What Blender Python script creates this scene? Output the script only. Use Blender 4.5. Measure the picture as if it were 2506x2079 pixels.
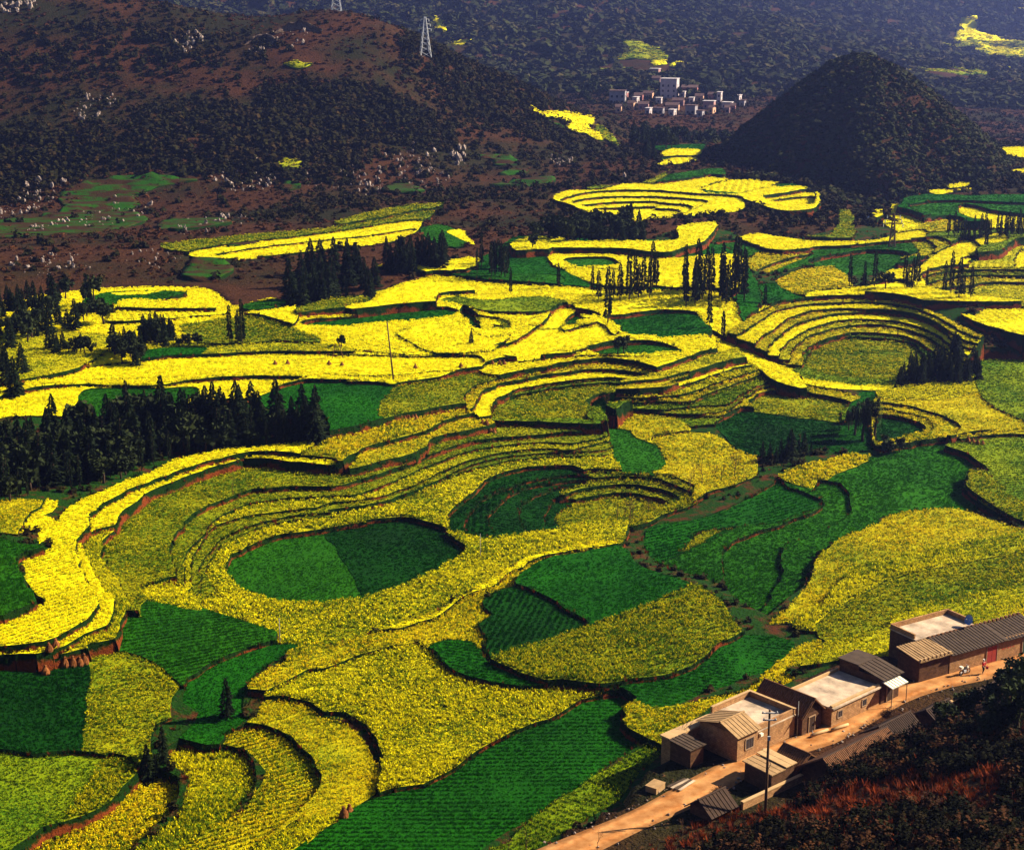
import bpy, bmesh, math, random, os
import numpy as np
from mathutils import Vector, Matrix
from mathutils.geometry import delaunay_2d_cdt
from mathutils.bvhtree import BVHTree

for o in list(bpy.data.objects):
    bpy.data.objects.remove(o)
scene = bpy.context.scene
COL = scene.collection
R = math.radians

# ------------------------------------------------------------ camera, sky, sun, exposure
cam_data = bpy.data.cameras.new("camera")
cam_data.sensor_fit = 'HORIZONTAL'
cam_data.angle = R(35)
cam_data.clip_start = 0.5
cam_data.clip_end = 20000
cam = bpy.data.objects.new("camera", cam_data)
COL.objects.link(cam)
cam.location = (0, 0, 72)
cam.rotation_euler = (R(90 - 15), 0, 0)
scene.camera = cam

SUN_EL, SUN_AZ = 33.0, 14.0            # azimuth measured from +X towards +Y
world = bpy.data.worlds.new("World")
scene.world = world
world.use_nodes = True
wn = world.node_tree
wn.nodes.clear()
sky = wn.nodes.new('ShaderNodeTexSky')
sky.sky_type = 'NISHITA'
sky.sun_disc = False
sky.sun_elevation = R(SUN_EL)
sky.sun_rotation = R(90 - SUN_AZ)
sky.altitude = 2000.0
sky.air_density = 0.6
sky.dust_density = 0.5
bg = wn.nodes.new('ShaderNodeBackground')
bg.inputs[1].default_value = 0.05
wo = wn.nodes.new('ShaderNodeOutputWorld')
wn.links.new(sky.outputs[0], bg.inputs[0])
wn.links.new(bg.outputs[0], wo.inputs[0])

sun_data = bpy.data.lights.new("sun", 'SUN')
sun_data.energy = 5.0
sun_data.angle = R(0.5)
sun_data.color = (1.0, 0.91, 0.70)
sun = bpy.data.objects.new("sun", sun_data)
COL.objects.link(sun)
sd = Vector((math.cos(R(SUN_EL)) * math.cos(R(SUN_AZ)), math.cos(R(SUN_EL)) * math.sin(R(SUN_AZ)), math.sin(R(SUN_EL))))
sun.rotation_euler = sd.to_track_quat('Z', 'Y').to_euler()
sun.location = (200, 100, 300)

scene.view_settings.view_transform = 'Standard'
scene.view_settings.look = 'None'
scene.view_settings.gamma = 1.0
scene.view_settings.use_curve_mapping = False
scene.view_settings.exposure = 1.65
scene.render.engine = 'CYCLES'
scene.cycles.max_bounces = 3
scene.cycles.diffuse_bounces = 1
scene.cycles.glossy_bounces = 1
scene.cycles.transmission_bounces = 2
scene.cycles.volume_bounces = 0
scene.cycles.transparent_max_bounces = 4
scene.cycles.use_denoising = True
scene.cycles.denoiser = 'OPENIMAGEDENOISE'
scene.cycles.denoising_input_passes = 'RGB_ALBEDO_NORMAL'

FIELDS = [  # kind, level, outline in metres, label
 (5,-2.00,[-115.2,331.7,-95.6,346.3,-64.6,351.5,-39.4,367.8,-17.9,392.0,0.0,426.8,26.4,434.5,55.6,459.3,75.1,450.7,99.1,468.1,117.6,486.8,145.2,507.0,180.3,507.0,67.4,177.1,65.0,176.8,56.9,180.2,46.1,180.2,42.1,174.7,38.1,173.1,34.9,170.5,31.6,166.4,28.5,163.5,26.3,162.4,21.2,159.6,16.0,153.0,15.5,150.3,13.9,147.0,11.2,141.3,9.9,138.4,5.6,133.6,3.1,130.9,-0.2,126.3,-3.3,123.6,-43.9,123.6],'weedy green ground between the terraced fields'),
 (1,-3.35,[69.7,310.3,76.0,315.5,81.8,317.7,92.2,330.4,99.5,337.1,90.1,303.1,85.6,300.4,73.6,297.7,69.0,299.0],'flat ground carrying the round black conifer clump'),
 (13,-4.40,[54.3,268.7,59.5,286.2,64.0,299.1,68.1,307.4,71.2,307.4,63.3,269.8],'weedy green hollow under the weeping trees'),
 (0,1.90,[100.5,357.6,103.2,354.6,111.0,372.4,114.1,374.6,124.5,370.2,112.3,332.0,103.2,344.8],'bright yellow shelf right of the round bowl'),
 (0,2.05,[40.0,332.2,43.8,346.0,50.1,362.0,56.6,373.8,62.6,378.3,66.6,374.9,60.9,365.1,53.7,353.8,46.2,337.6,42.3,326.9],'yellow shelf on the left shoulder of the round bowl'),
 (13,2.50,[57.7,381.6,64.3,386.2,69.4,377.0,77.2,379.3,78.4,372.5,67.6,369.2,60.1,364.9,56.1,370.3],'scrubby green strip behind the round bowl'),
 (3,8.50,[42.5,546.8,53.6,578.7,76.0,599.1,74.7,578.7,61.2,557.0,47.7,539.3],'green strip at the left foot of the conical hill'),
 (3,9.25,[58.7,684.4,81.1,688.4,75.4,660.1,61.4,657.9],'small green plot between hill foot and dark wood'),
 (0,9.10,[58.8,648.6,65.3,669.1,76.2,664.6,72.8,643.0,59.9,641.6],'short bright yellow plot nearest the far village'),
 (3,8.50,[57.8,640.8,72.6,644.3,71.1,637.4,63.2,639.4,58.2,637.4],'thin green strip between two short yellow plots'),
 (0,8.20,[56.0,623.8,63.6,643.8,72.0,641.8,69.7,629.0,56.4,617.4],'short bright yellow plot, second from the far village'),
 (2,8.20,[85.8,672.6,95.7,704.0,103.1,713.9,94.6,668.9,86.3,654.3],'yellow green plot tucked against the conical hill'),
 (2,7.90,[26.1,549.4,43.4,559.7,52.8,584.2,57.3,598.7,55.0,577.4,40.8,539.5,28.9,534.7],'yellow green tongue at the foot of the brown hill'),
 (0,7.30,[13.1,523.3,18.8,542.1,29.4,544.6,38.8,562.3,50.7,559.7,49.5,559.7,58.2,568.6,71.5,582.9,77.7,572.9,84.3,567.6,93.0,564.9,99.2,548.0,100.6,533.5,92.8,499.4,81.4,495.3,73.4,523.3,61.2,505.7,50.9,479.4,42.0,471.9,37.3,464.6,37.8,477.5,23.3,488.4,18.7,504.9],'large bright yellow field in front of the conical hill'),
 (3,6.85,[63.1,546.9,68.0,548.4,78.2,541.0,72.4,532.5,64.7,535.3],'green lens inside the large yellow field by the conical hill'),
 (0,6.85,[63.9,550.8,69.8,563.6,80.1,576.9,94.0,567.3,86.8,551.8,76.9,540.1,67.7,545.9],'raised yellow plot inside the field before the conical hill'),
 (3,6.40,[87.4,555.6,94.5,570.1,101.5,564.9,101.0,554.6,90.4,552.1],'small green wedge touching the conical hill foot'),
 (0,6.40,[15.3,519.3,25.7,540.0,37.7,545.7,49.3,543.8,48.2,544.8,61.8,535.2,74.1,528.3,70.3,500.1,51.4,484.2,42.4,476.6,37.4,472.9,18.8,508.5],'first yellow terrace step below the field by the conical hill'),
 (0,5.50,[19.3,522.0,28.3,532.3,37.1,535.5,48.6,535.5,47.5,535.5,61.4,526.4,62.1,517.6,52.1,490.8,43.0,483.1,37.8,477.5,22.9,500.8],'second yellow terrace step below the field by the conical hill'),
 (0,4.60,[21.4,518.1,30.8,525.9,39.5,529.0,48.0,529.0,46.8,526.8,57.2,518.1,52.8,497.5,43.6,489.6,38.3,483.9,24.3,507.6],'third yellow terrace step below the field by the conical hill'),
 (0,3.70,[24.6,515.6,36.0,519.8,47.5,522.8,46.1,518.6,52.9,514.4,50.1,502.1,44.1,496.2,38.8,490.4],'lowest yellow terrace step below the field by the conical hill'),
 (0,5.95,[81.7,529.6,90.7,538.9,100.5,548.5,100.5,538.9,94.7,509.8,86.5,506.9,81.7,518.4],'small stepped yellow patch beside the brown scrub island'),
 (0,5.05,[82.9,525.5,92.7,536.8,100.3,539.2,96.1,518.9,87.7,513.8],'lower step of the yellow patch beside the brown scrub island'),
 (3,7.90,[116.5,492.7,125.2,518.5,134.9,528.5,148.3,525.3,173.7,525.3,150.1,451.5,127.9,469.4,120.1,478.8],'long green terrace right of the stream'),
 (3,7.00,[122.9,503.8,133.8,512.4,149.7,510.2,166.9,503.8,152.2,457.8,129.7,476.0,121.7,485.6],'second green terrace right of the stream'),
 (0,7.90,[138.1,539.0,147.2,542.9,153.9,545.9,151.6,539.5,145.0,534.2,137.8,528.5],'narrow yellow plot at the right foot of the conical hill'),
 (0,8.80,[144.6,543.2,152.9,555.4,156.7,555.4,153.3,546.2,144.8,538.2],'small yellow plot above the right foot terraces'),
 (0,10.00,[181.0,639.3,193.9,659.5,204.6,667.0,218.9,667.0,207.4,631.1,180.2,630.4],'yellow strip at the right edge below the wooded foothill'),
 (0,9.25,[179.7,587.9,196.9,598.0,188.5,571.9,177.6,577.5],'small yellow plot cut by the right edge under the foothill'),
 (0,5.80,[137.0,499.8,142.3,511.0,148.4,495.7,159.4,480.2,153.6,462.0,137.1,465.5,135.2,486.7],'yellow field beyond the row of dark right hand poplars'),
 (1,5.50,[117.4,470.2,123.9,481.2,131.3,485.8,133.9,478.6,128.7,464.1,118.8,460.6],'pale yellow plot between stream and poplars'),
 (2,5.20,[116.1,456.5,130.0,465.2,153.0,459.9,123.6,368.2,120.8,407.8,124.3,437.0,119.1,437.0,117.7,448.2],'green field under the row of dark poplars'),
 (2,6.10,[80.3,448.7,89.2,452.1,96.4,478.8,102.5,504.5,104.6,504.5,101.8,482.5,94.9,448.7,90.9,440.5,82.7,443.1],'light green tongue left of the stream'),
 (0,6.10,[112.8,504.5,115.5,504.5,111.1,488.3,108.7,484.5],'tiny yellow plot right of the stream head'),
 (0,5.50,[116.5,502.8,122.2,522.0,125.0,522.0,121.6,507.0,118.4,496.8,121.8,481.2,117.6,470.2,117.4,457.9,108.3,437.6,109.8,456.2,109.1,477.5,110.6,482.4,114.5,476.4,114.7,488.9],'zigzag of bright yellow plots right of the stream'),
 (0,4.90,[63.8,455.2,68.8,459.3,71.1,461.3,79.4,451.2,88.1,446.0,100.9,449.2,110.8,460.3,118.4,464.8,112.7,443.7,101.6,441.5,90.8,435.3,81.0,433.4,77.8,428.3,69.9,422.4,65.9,439.0],'long curved bright yellow field below the stream'),
 (3,4.00,[55.7,444.9,63.3,451.3,66.8,438.6,70.1,426.6,78.6,432.5,81.7,437.1,91.9,440.2,102.8,446.5,114.0,448.7,112.7,435.5,106.3,420.8,99.5,415.2,76.4,412.4,66.2,399.1,58.4,399.1],'green band under the long curved yellow field'),
 (1,3.40,[62.5,424.5,67.0,433.3,71.9,428.9,80.4,434.8,79.1,427.4,68.1,410.6,60.3,400.1,60.0,410.6],'yellow stepped patch beside the tall dark conifers'),
 (1,2.50,[61.1,405.3,69.9,421.5,80.2,433.0,78.1,424.3,66.8,405.3,63.9,400.2],'lower yellow step beside the tall dark conifers'),
 (3,2.80,[76.6,418.3,84.9,428.2,96.1,437.1,105.0,434.7,105.5,426.8,99.8,416.4,92.3,404.8,80.7,406.2],'smooth green pond shaped field behind small conifers'),
 (1,4.30,[115.4,452.6,119.3,454.2,120.7,444.5,112.8,430.6,112.9,436.7],'curved yellow terrace near the right pylon, upper'),
 (1,3.40,[111.4,452.0,116.2,453.6,116.0,440.9,110.7,427.4,102.9,426.0,109.3,433.3],'curved yellow terrace near the right pylon, lower'),
 (0,3.70,[102.9,408.8,113.5,431.4,122.3,446.8,128.5,457.3,130.2,443.0,124.2,430.8,118.1,422.1,139.4,417.0,123.5,367.5,83.3,367.5,88.9,393.3,96.1,406.1],'broad bright yellow slope at the right edge'),
 (0,4.60,[129.5,450.6,135.3,460.6,139.8,462.3,138.3,448.9,132.1,440.9,128.3,442.5],'small yellow knoll right of the poplars'),
 (1,2.80,[120.5,422.5,129.1,428.2,140.6,449.5,150.9,452.7,125.2,372.4,116.1,406.2],'yellow rings at the right edge, outermost'),
 (0,2.05,[133.0,427.1,140.2,444.9,150.5,451.2,134.1,400.2,129.0,410.6],'yellow rings at the right edge, innermost'),
 (1,2.50,[103.1,403.6,110.7,412.8,120.9,415.5,138.6,414.2,122.5,363.8,112.6,367.0,108.8,369.2,102.8,372.5,99.4,381.6],'uppermost of the straight terraces behind the right hand conifers'),
 (2,1.60,[101.7,401.1,110.4,411.4,120.7,414.6,137.8,411.4,124.0,368.5,114.1,371.8,110.2,374.0,104.2,377.3,100.7,386.5],'second of the straight terraces behind the right hand conifers'),
 (1,0.70,[104.4,401.2,112.2,407.5,120.0,411.9,136.6,407.5,125.6,373.3,115.6,376.5,111.6,378.8,105.5,382.1,101.9,391.4],'third of the straight terraces behind the right hand conifers'),
 (1,-0.20,[115.3,402.5,119.0,406.2,125.6,407.5,135.6,404.2,127.2,378.0,117.0,381.3,113.0,383.5,106.8,387.0,103.2,396.4],'lowest of the straight terraces behind the right hand conifers'),
 (1,3.10,[64.2,391.3,69.5,402.7,75.2,410.6,82.3,414.6,83.9,400.1,81.2,380.6,77.0,378.3,68.9,374.2,64.4,381.7],'pale field between pond shaped green field and round bowl'),
 (0,2.80,[69.9,379.9,77.9,382.7,88.1,389.4,95.6,394.3,96.7,384.6,90.9,377.6,76.2,374.2,68.9,372.0],'thin bright yellow ledge over the round bowl'),
 (2,8.50,[-50.0,461.8,-36.7,489.7,-21.7,500.1,-27.2,481.9,-38.0,468.0,-48.1,456.8],'thin yellow green terrace highest on the brown hill foot'),
 (2,7.75,[-91.5,421.0,-74.9,435.7,-55.5,449.5,-40.5,464.2,-26.4,488.7,-23.5,488.7,-26.4,467.3,-39.7,455.3,-58.9,433.9,-74.4,417.7,-82.8,408.8],'long thin green terrace above the slanting yellow strip'),
 (0,7.15,[-82.0,409.4,-74.4,422.4,-62.0,432.7,-49.6,447.1,-39.9,456.6,-29.7,468.6,-26.4,468.6,-26.9,446.2,-33.9,428.3,-44.4,419.9,-56.1,412.6,-67.5,405.5,-75.2,400.9],'long slanting bright yellow strip at the hill foot, upper half'),
 (0,6.55,[-75.4,408.5,-66.1,420.5,-53.4,431.4,-38.7,442.9,-27.4,454.1,-27.5,446.6,-34.1,430.6,-44.6,422.1,-56.3,414.0,-69.7,403.9],'long slanting bright yellow strip at the hill foot, lower half'),
 (13,7.00,[-25.7,454.8,-21.0,464.6,-15.1,454.8,-11.8,436.3,-15.5,427.6,-22.4,436.3],'green plot between grove and scrub'),
 (10,6.85,[-18.3,451.1,-14.4,455.8,-12.0,441.8,-9.8,431.2,-13.1,435.6],'tiny yellow plot in brown scrub'),
 (13,5.50,[-2.6,433.2,4.0,446.4,54.1,437.5,58.9,405.0,56.5,364.2,46.8,341.1,31.1,352.3,21.1,364.2,5.7,373.7,-10.3,376.9,-15.4,390.5,-11.0,405.0],'green ground under the tall conifer row'),
 (0,7.60,[-0.4,423.7,2.0,434.1,6.7,437.6,11.9,436.7,18.1,429.7,29.9,430.5,43.9,430.5,46.8,457.4,58.1,464.3,55.3,445.9,50.2,426.2,44.2,417.8,38.4,409.7,27.8,417.8,16.3,416.2,8.8,416.2,1.3,413.7],'bright yellow field behind the tall conifer row'),
 (0,5.80,[10.1,418.8,25.2,417.2,38.5,410.8,56.8,417.2,58.1,399.5,49.6,362.6,39.2,368.8,28.5,375.2,17.7,388.7,10.9,399.5],'mottled yellow field among the tall conifers'),
 (3,5.20,[13.7,412.2,24.5,414.6,26.6,402.4,15.7,399.4],'green patch among the tall conifers'),
 (0,5.50,[13.3,397.6,25.2,396.2,32.6,383.6,32.8,371.7,21.6,373.7,15.3,387.0],'bright yellow patch between conifer trunks'),
 (0,6.10,[-33.7,397.0,-20.6,399.9,-11.2,410.5,-8.2,409.0,-9.0,397.7,-14.0,385.6,-16.8,381.5,-22.5,391.2],'thin yellow strip behind the dark grove'),
 (3,5.20,[-14.8,390.8,-5.9,392.3,10.7,390.1,11.5,378.6,-5.7,376.0,-11.6,380.6],'green strip below the tall conifers'),
 (10,3.70,[-118.7,350.3,-99.0,374.1,-71.7,374.1,-61.9,356.0,-54.9,367.8,-47.9,354.8,-32.7,370.3,-19.4,390.5,-5.8,384.4,18.3,375.3,31.6,370.3,50.2,366.6,42.9,310.5,-4.5,293.7,-64.6,278.5,-92.2,268.1],'broad yellow valley shelf across the middle distance'),
 (3,5.80,[-94.3,351.9,-91.6,362.6,-78.7,364.4,-73.9,362.6,-77.9,355.4,-85.2,349.6,-90.9,346.7],'dark green plot by the left wood'),
 (0,5.80,[-90.7,361.3,-79.7,363.8,-82.2,360.1,-88.5,358.9],'thin yellow edge by the left wood'),
 (0,5.80,[-84.8,339.6,-86.0,353.0,-80.8,353.6,-67.1,349.6,-63.8,342.8,-78.4,342.8],'yellow plot right of the left wood, upper'),
 (0,4.90,[-85.0,336.1,-85.5,345.8,-79.0,345.3,-64.3,345.3,-61.5,347.5,-61.8,343.1,-67.7,340.9,-72.2,337.7,-82.0,335.6],'yellow plot right of the left wood, lower'),
 (0,5.20,[-57.5,342.6,-51.7,345.9,-47.5,350.4,-45.6,337.3,-45.4,330.0,-50.0,334.1,-55.0,339.9],'yellow tongue below the small hill foot grove'),
 (3,5.35,[-59.3,350.2,-53.6,359.0,-49.0,357.8,-52.1,348.5,-56.9,345.2],'dark green bank below the small grove'),
 (2,5.80,[-46.0,339.6,-46.3,345.0,-40.0,355.4,-33.8,357.7,-31.2,353.0,-36.9,346.2,-42.7,341.7],'green shelf in front of the dark grove'),
 (0,5.50,[-37.1,347.7,-31.3,354.6,-26.6,371.7,-18.9,378.9,-12.6,376.3,-8.4,367.9,-16.6,364.2,-17.1,351.1,-24.4,347.7,-34.8,345.5],'bright yellow field in front of the dark grove'),
 (2,4.30,[-16.5,360.7,-11.9,366.1,-9.0,362.2,-3.8,361.1,1.7,365.0,7.7,365.0,12.3,359.6,12.5,352.4,5.4,347.3,-2.2,346.3,-6.0,347.9,-9.9,353.4],'oval yellow green field with dark rim'),
 (3,3.40,[-45.2,336.3,-43.7,339.9,-32.3,346.4,-25.2,350.8,-14.0,354.1,-10.9,350.2,-13.7,345.3,-24.4,339.9,-35.7,333.8,-43.9,333.8],'dark green sunken strip under a dark bank'),
 (0,3.70,[-39.2,318.4,-34.0,322.6,-23.6,327.0,-13.5,345.1,-11.3,345.5,-10.3,337.8,-7.1,327.0,-4.2,323.5,-0.6,327.3,0.8,333.8,9.3,351.0,13.3,355.1,14.1,349.0,11.2,336.0,10.5,327.0,18.3,337.5,19.9,334.1,21.7,327.0,21.4,321.8,8.2,306.8,1.8,301.3,-0.6,306.8,-4.4,310.6,-15.5,308.2,-22.3,308.2,-31.1,311.0,-38.4,311.8],'broad brilliant yellow field right of the leaning wooden pole'),
 (0,4.15,[-23.1,325.2,-13.4,342.8,-11.2,343.2,-10.2,335.6,-7.0,324.8,-4.1,321.4,-0.6,325.2,-2.0,316.3,-4.3,309.5,-9.4,309.0,-14.8,307.9],'brilliant yellow wedge between two dark field lines'),
 (0,2.80,[-3.7,315.6,-0.2,320.6,5.3,334.5,9.0,351.0,9.5,355.6,13.5,359.7,14.3,353.6,11.3,340.4,10.7,331.3,18.5,341.9,20.2,338.5,22.0,331.3,21.6,326.0,8.3,310.8,1.8,305.2,-0.6,310.8],'brilliant yellow fan right of the curved field line'),
 (3,2.50,[-11.6,349.6,-11.2,355.5,-9.2,352.5,-6.7,343.8,-6.7,333.6,-4.4,330.6,-7.6,332.3,-10.0,341.9],'dark hollow with a hedge in the yellow fields'),
 (2,3.10,[-8.3,346.5,-4.0,344.6,-0.6,339.9,0.4,335.2,-0.8,331.3,-4.1,332.0,-4.0,336.7,-2.1,336.1,-3.6,339.9,-7.0,341.7],'small crescent terrace beside the dark hollow'),
 (3,1.90,[10.9,338.9,11.9,346.7,14.2,356.2,16.5,354.6,19.4,348.3,14.3,340.7,11.5,335.2],'green triangle plot among yellow fields'),
 (0,3.40,[15.0,347.4,18.1,349.0,20.3,341.2,22.8,332.3,21.0,328.0,19.7,337.1,16.8,344.6],'narrow yellow ledge beside the square green field'),
 (3,2.50,[19.5,345.7,21.5,348.6,24.7,349.6,30.8,354.5,40.6,355.1,41.2,349.6,42.5,341.5,40.3,331.8,29.6,326.6,33.6,327.4,23.2,328.3,22.8,336.0],'square dark green field left of the round bowl'),
 (3,2.20,[14.7,314.6,19.2,320.0,26.5,323.4,30.0,322.7,34.5,316.7,27.4,313.0,22.2,312.3,17.3,311.5],'small dark green plot with two bushy trees'),
 (2,4.30,[-69.1,332.1,-64.0,338.2,-57.2,342.0,-53.1,340.1,-44.7,329.4,-38.2,316.9,-46.1,316.4,-56.2,314.3,-61.6,315.3],'pale green field with two thin conifers'),
 (1,3.85,[-73.4,312.0,-67.3,317.4,-56.6,316.4,-46.5,318.9,-35.4,314.1,-30.8,309.3,-44.9,307.5,-54.8,306.0,-64.5,303.6,-71.4,304.4],'thin mottled band above the long yellow field'),
 (3,3.85,[-72.9,310.4,-66.6,314.1,-60.5,314.7,-61.4,306.7,-67.9,304.0,-71.1,304.0],'green end of the band above the long yellow field'),
 (0,3.03,[-85.2,290.9,-82.7,296.3,-74.3,302.1,-65.3,307.3,-55.5,309.7,-45.5,311.2,-28.0,308.3,-36.0,308.3,-18.9,307.5,-7.4,308.3,-5.5,302.1,-8.5,299.2,-15.0,297.3,-22.9,293.0,-34.5,294.8,-40.3,298.0,-47.0,298.7,-53.5,298.0,-65.5,292.3,-79.4,289.5,-83.8,287.0],'long brilliant yellow field running behind the big conifer grove'),
 (1,4.00,[-111.3,323.8,-102.1,329.1,-96.2,327.3,-83.0,324.7,-80.4,317.0,-78.8,307.3,-81.4,293.8,-86.5,286.7,-88.4,285.4,-96.6,278.7],'yellow plot dotted with trees at the left edge'),
 (0,2.12,[-94.3,271.1,-90.0,276.7,-85.6,283.1,-77.2,287.1,-64.5,287.5,-58.9,291.2,-51.3,293.9,-43.1,293.9,-38.1,293.2,-42.3,287.7,-45.0,280.5,-50.4,279.2,-55.4,272.9,-60.2,266.9,-72.0,266.4,-85.0,265.2,-90.2,258.4],'bright yellow field behind the big conifer grove'),
 (3,1.90,[-76.6,286.0,-64.5,287.3,-58.1,288.7,-56.4,281.4,-63.3,262.0,-73.0,267.8,-75.9,273.8],'green patch behind the big conifer grove'),
 (3,1.97,[-45.0,280.7,-42.2,287.3,-38.0,291.8,-26.6,290.8,-30.8,290.4,-21.7,288.4,-22.8,266.3,-19.4,264.6,-24.6,256.7,-29.8,252.2,-29.8,252.7,-31.7,267.5,-40.0,271.1,-43.7,276.0],'green field right of the big conifer grove'),
 (2,1.75,[-21.7,288.6,-14.9,294.1,-9.2,299.8,-5.2,301.7,0.8,300.3,1.1,294.1,-6.6,289.3,-8.2,282.0,-7.9,274.4,-16.6,267.2,-22.9,267.2],'yellow green field below the leaning wooden pole'),
 (0,2.35,[-5.2,299.2,0.8,297.3,4.8,301.2,11.6,305.7,18.4,306.9,23.4,304.9,26.9,299.2,28.2,302.4,36.1,314.0,41.3,316.4,40.3,331.6,29.7,327.3,34.7,316.4,27.3,311.6,15.2,311.3,1.8,306.9,-1.9,307.2,-5.3,303.6],'yellow shelf above the middle bowl'),
 (1,0.40,[-30.6,257.1,-30.4,256.5,-25.0,261.4,-19.7,269.1,-15.7,272.7,-8.3,278.1,-5.7,272.9,-10.5,262.5,-15.6,249.7,-20.6,241.9,-25.0,240.0,-26.7,243.8,-34.6,247.7,-36.4,252.8],'yellow strip sweeping down from the straw stacks, upper'),
 (0,0.70,[-30.0,256.5,-34.9,254.4,-40.2,252.3,-46.5,250.7,-53.0,245.2,-54.1,241.3,-58.6,233.9,-61.4,226.0,-63.1,221.0,-63.4,216.6,-63.1,212.8,-62.4,208.3,-60.6,202.9,-63.2,201.1,-62.7,196.2,-60.2,189.6,-56.1,183.1,-58.2,180.4,-62.2,174.7,-59.6,166.8,-46.0,172.5,-20.9,245.1,-25.6,240.8,-28.1,244.2,-34.0,247.7],'outermost yellow band curving round the left bowl'),
 (0,0.70,[-65.4,211.3,-66.4,208.3,-68.0,212.8,-67.8,218.2,-66.9,223.9,-65.2,223.1,-65.1,219.0,-65.9,217.4,-62.6,212.8,-62.5,206.9,-62.8,204.7],'bright yellow plot by the red bank at left'),
 (1,1.30,[-71.9,209.5,-74.9,218.8,-72.1,222.8,-68.6,222.8,-67.0,221.6,-67.5,217.2,-67.1,211.0,-66.4,206.9,-69.1,208.0],'grey green flowered plot at the left edge under the grove'),
 (3,1.90,[-71.8,205.0,-65.0,201.7,-61.2,200.2,-63.0,198.1,-63.2,194.9,-61.1,190.3,-59.0,185.8,-56.6,181.2,-57.8,179.4,-59.5,176.5,-62.2,175.1],'small dark green field at the left edge with red banks'),
 (0,-0.20,[-26.0,242.4,-28.3,246.3,-34.1,248.3,-39.9,250.0,-43.9,248.6,-48.6,243.7,-51.8,239.0,-55.7,232.3,-57.3,228.0,-59.3,221.4,-59.4,216.6,-58.5,212.4,-58.5,210.3,-58.0,204.4,-56.0,197.3,-53.0,190.7,-49.9,183.6,-50.1,182.1,-50.5,176.4,-52.3,173.0,-54.8,170.8,-60.5,169.1,-60.1,167.4,-42.8,167.4,-20.5,240.4,-25.8,242.9],'second yellow band curving round the left bowl'),
 (1,-0.95,[-58.0,214.1,-58.4,210.2,-57.2,205.0,-54.4,197.3,-51.3,191.4,-48.9,187.0,-48.1,182.8,-47.9,178.5,-49.3,176.0,-51.2,172.6,-53.6,170.1,-60.1,167.8,-60.1,167.4,-42.8,167.4,-49.2,218.0],'third narrow band on the left flank of the bowl'),
 (2,-1.85,[-26.6,245.1,-31.1,245.6,-35.4,247.0,-39.9,249.0,-42.7,249.0,-45.0,246.5,-47.3,243.7,-50.5,239.0,-53.4,233.6,-54.8,228.1,-55.9,221.6,-55.8,215.4,-56.2,212.8,-55.8,209.0,-54.5,203.2,-50.6,195.6,-47.8,189.3,-44.8,183.6,-46.8,183.4,-45.9,177.6,-46.3,173.8,-49.3,173.0,-53.8,170.5,-60.3,168.1,-60.3,168.0,-43.0,168.0,-41.9,193.4,-36.8,191.2,-29.7,186.4,-27.4,180.1,-22.2,181.2,-18.0,183.8,-15.3,185.8,-10.4,191.2,-6.5,197.6,-1.6,205.8,3.0,213.1,12.7,219.3,15.3,218.9,18.3,232.5,25.2,241.0,24.5,258.0,18.0,276.8,15.7,279.2,12.1,276.9,4.4,277.8,-3.0,277.2,-6.1,275.4,-10.8,270.8,-14.2,265.1,-14.0,261.8,-16.4,257.6,-21.5,253.0,-25.9,248.0],'wide mustard coloured band round the left bowl'),
 (1,-0.50,[-25.4,243.9,-24.5,249.8,-22.8,255.0,-17.7,259.7,-14.6,263.4,-10.8,272.2,-6.1,276.6,-2.9,272.5,-10.6,265.3,-13.8,261.4,-13.9,257.6,-16.1,253.4,-21.1,248.6],'yellow strip sweeping down from the straw stacks, lower'),
 (13,-2.60,[-45.9,190.9,-43.2,192.2,-40.4,192.2,-36.5,189.7,-29.0,185.1,-27.6,181.1,-26.7,178.0,-30.7,174.7,-33.2,170.6,-35.2,167.1,-36.9,168.5,-40.0,171.6,-43.0,173.7,-46.1,174.5,-46.4,179.4,-47.2,185.3,-45.3,185.4],'green field left of the wooden pole above the gully'),
 (2,-2.68,[15.4,274.4,12.9,272.1,7.4,270.9,1.3,269.2,-4.7,267.0,-10.5,261.5,-15.9,253.7,-21.0,246.4,-24.7,241.2,-28.4,238.0,-26.2,238.0,-30.4,239.4,-35.7,238.9,-39.6,238.0,-41.8,234.9,-44.6,231.1,-46.5,226.1,-47.2,218.2,-47.2,213.7,-47.6,214.4,-45.8,205.5,-43.9,200.6,-42.5,195.3,-41.9,193.4,-36.8,191.2,-29.7,186.4,-27.4,180.1,-22.2,181.2,-18.0,183.8,-15.3,185.8,-10.4,191.2,-6.5,197.6,-1.6,205.8,3.0,213.1,12.7,219.3,15.3,218.9,18.3,232.5,25.2,241.0,24.5,258.0,18.0,276.8,15.7,279.2],'first green terrace inside the mustard band of the left bowl'),
 (1,-3.20,[16.5,271.7,10.3,267.2,5.8,268.3,1.3,267.5,-4.7,264.2,-8.9,259.7,-13.1,254.0,-17.7,246.7,-23.1,238.4,-28.3,236.6,-30.1,236.6,-35.2,235.3,-39.0,233.7,-41.6,230.1,-43.1,225.6,-44.1,218.5,-44.7,214.4,-44.8,213.2,-44.4,207.7,-42.6,198.0,-41.9,193.4,-36.8,191.2,-29.7,186.4,-27.4,180.1,-22.2,181.2,-18.0,183.8,-15.3,185.8,-10.4,191.2,-6.5,197.6,-1.6,205.8,3.0,213.1,12.7,219.3,15.3,218.9,18.3,232.5,25.2,241.0,24.5,258.0,18.0,276.8,15.7,279.2],'thin flowered step between the first two terraces of the left bowl'),
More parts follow.
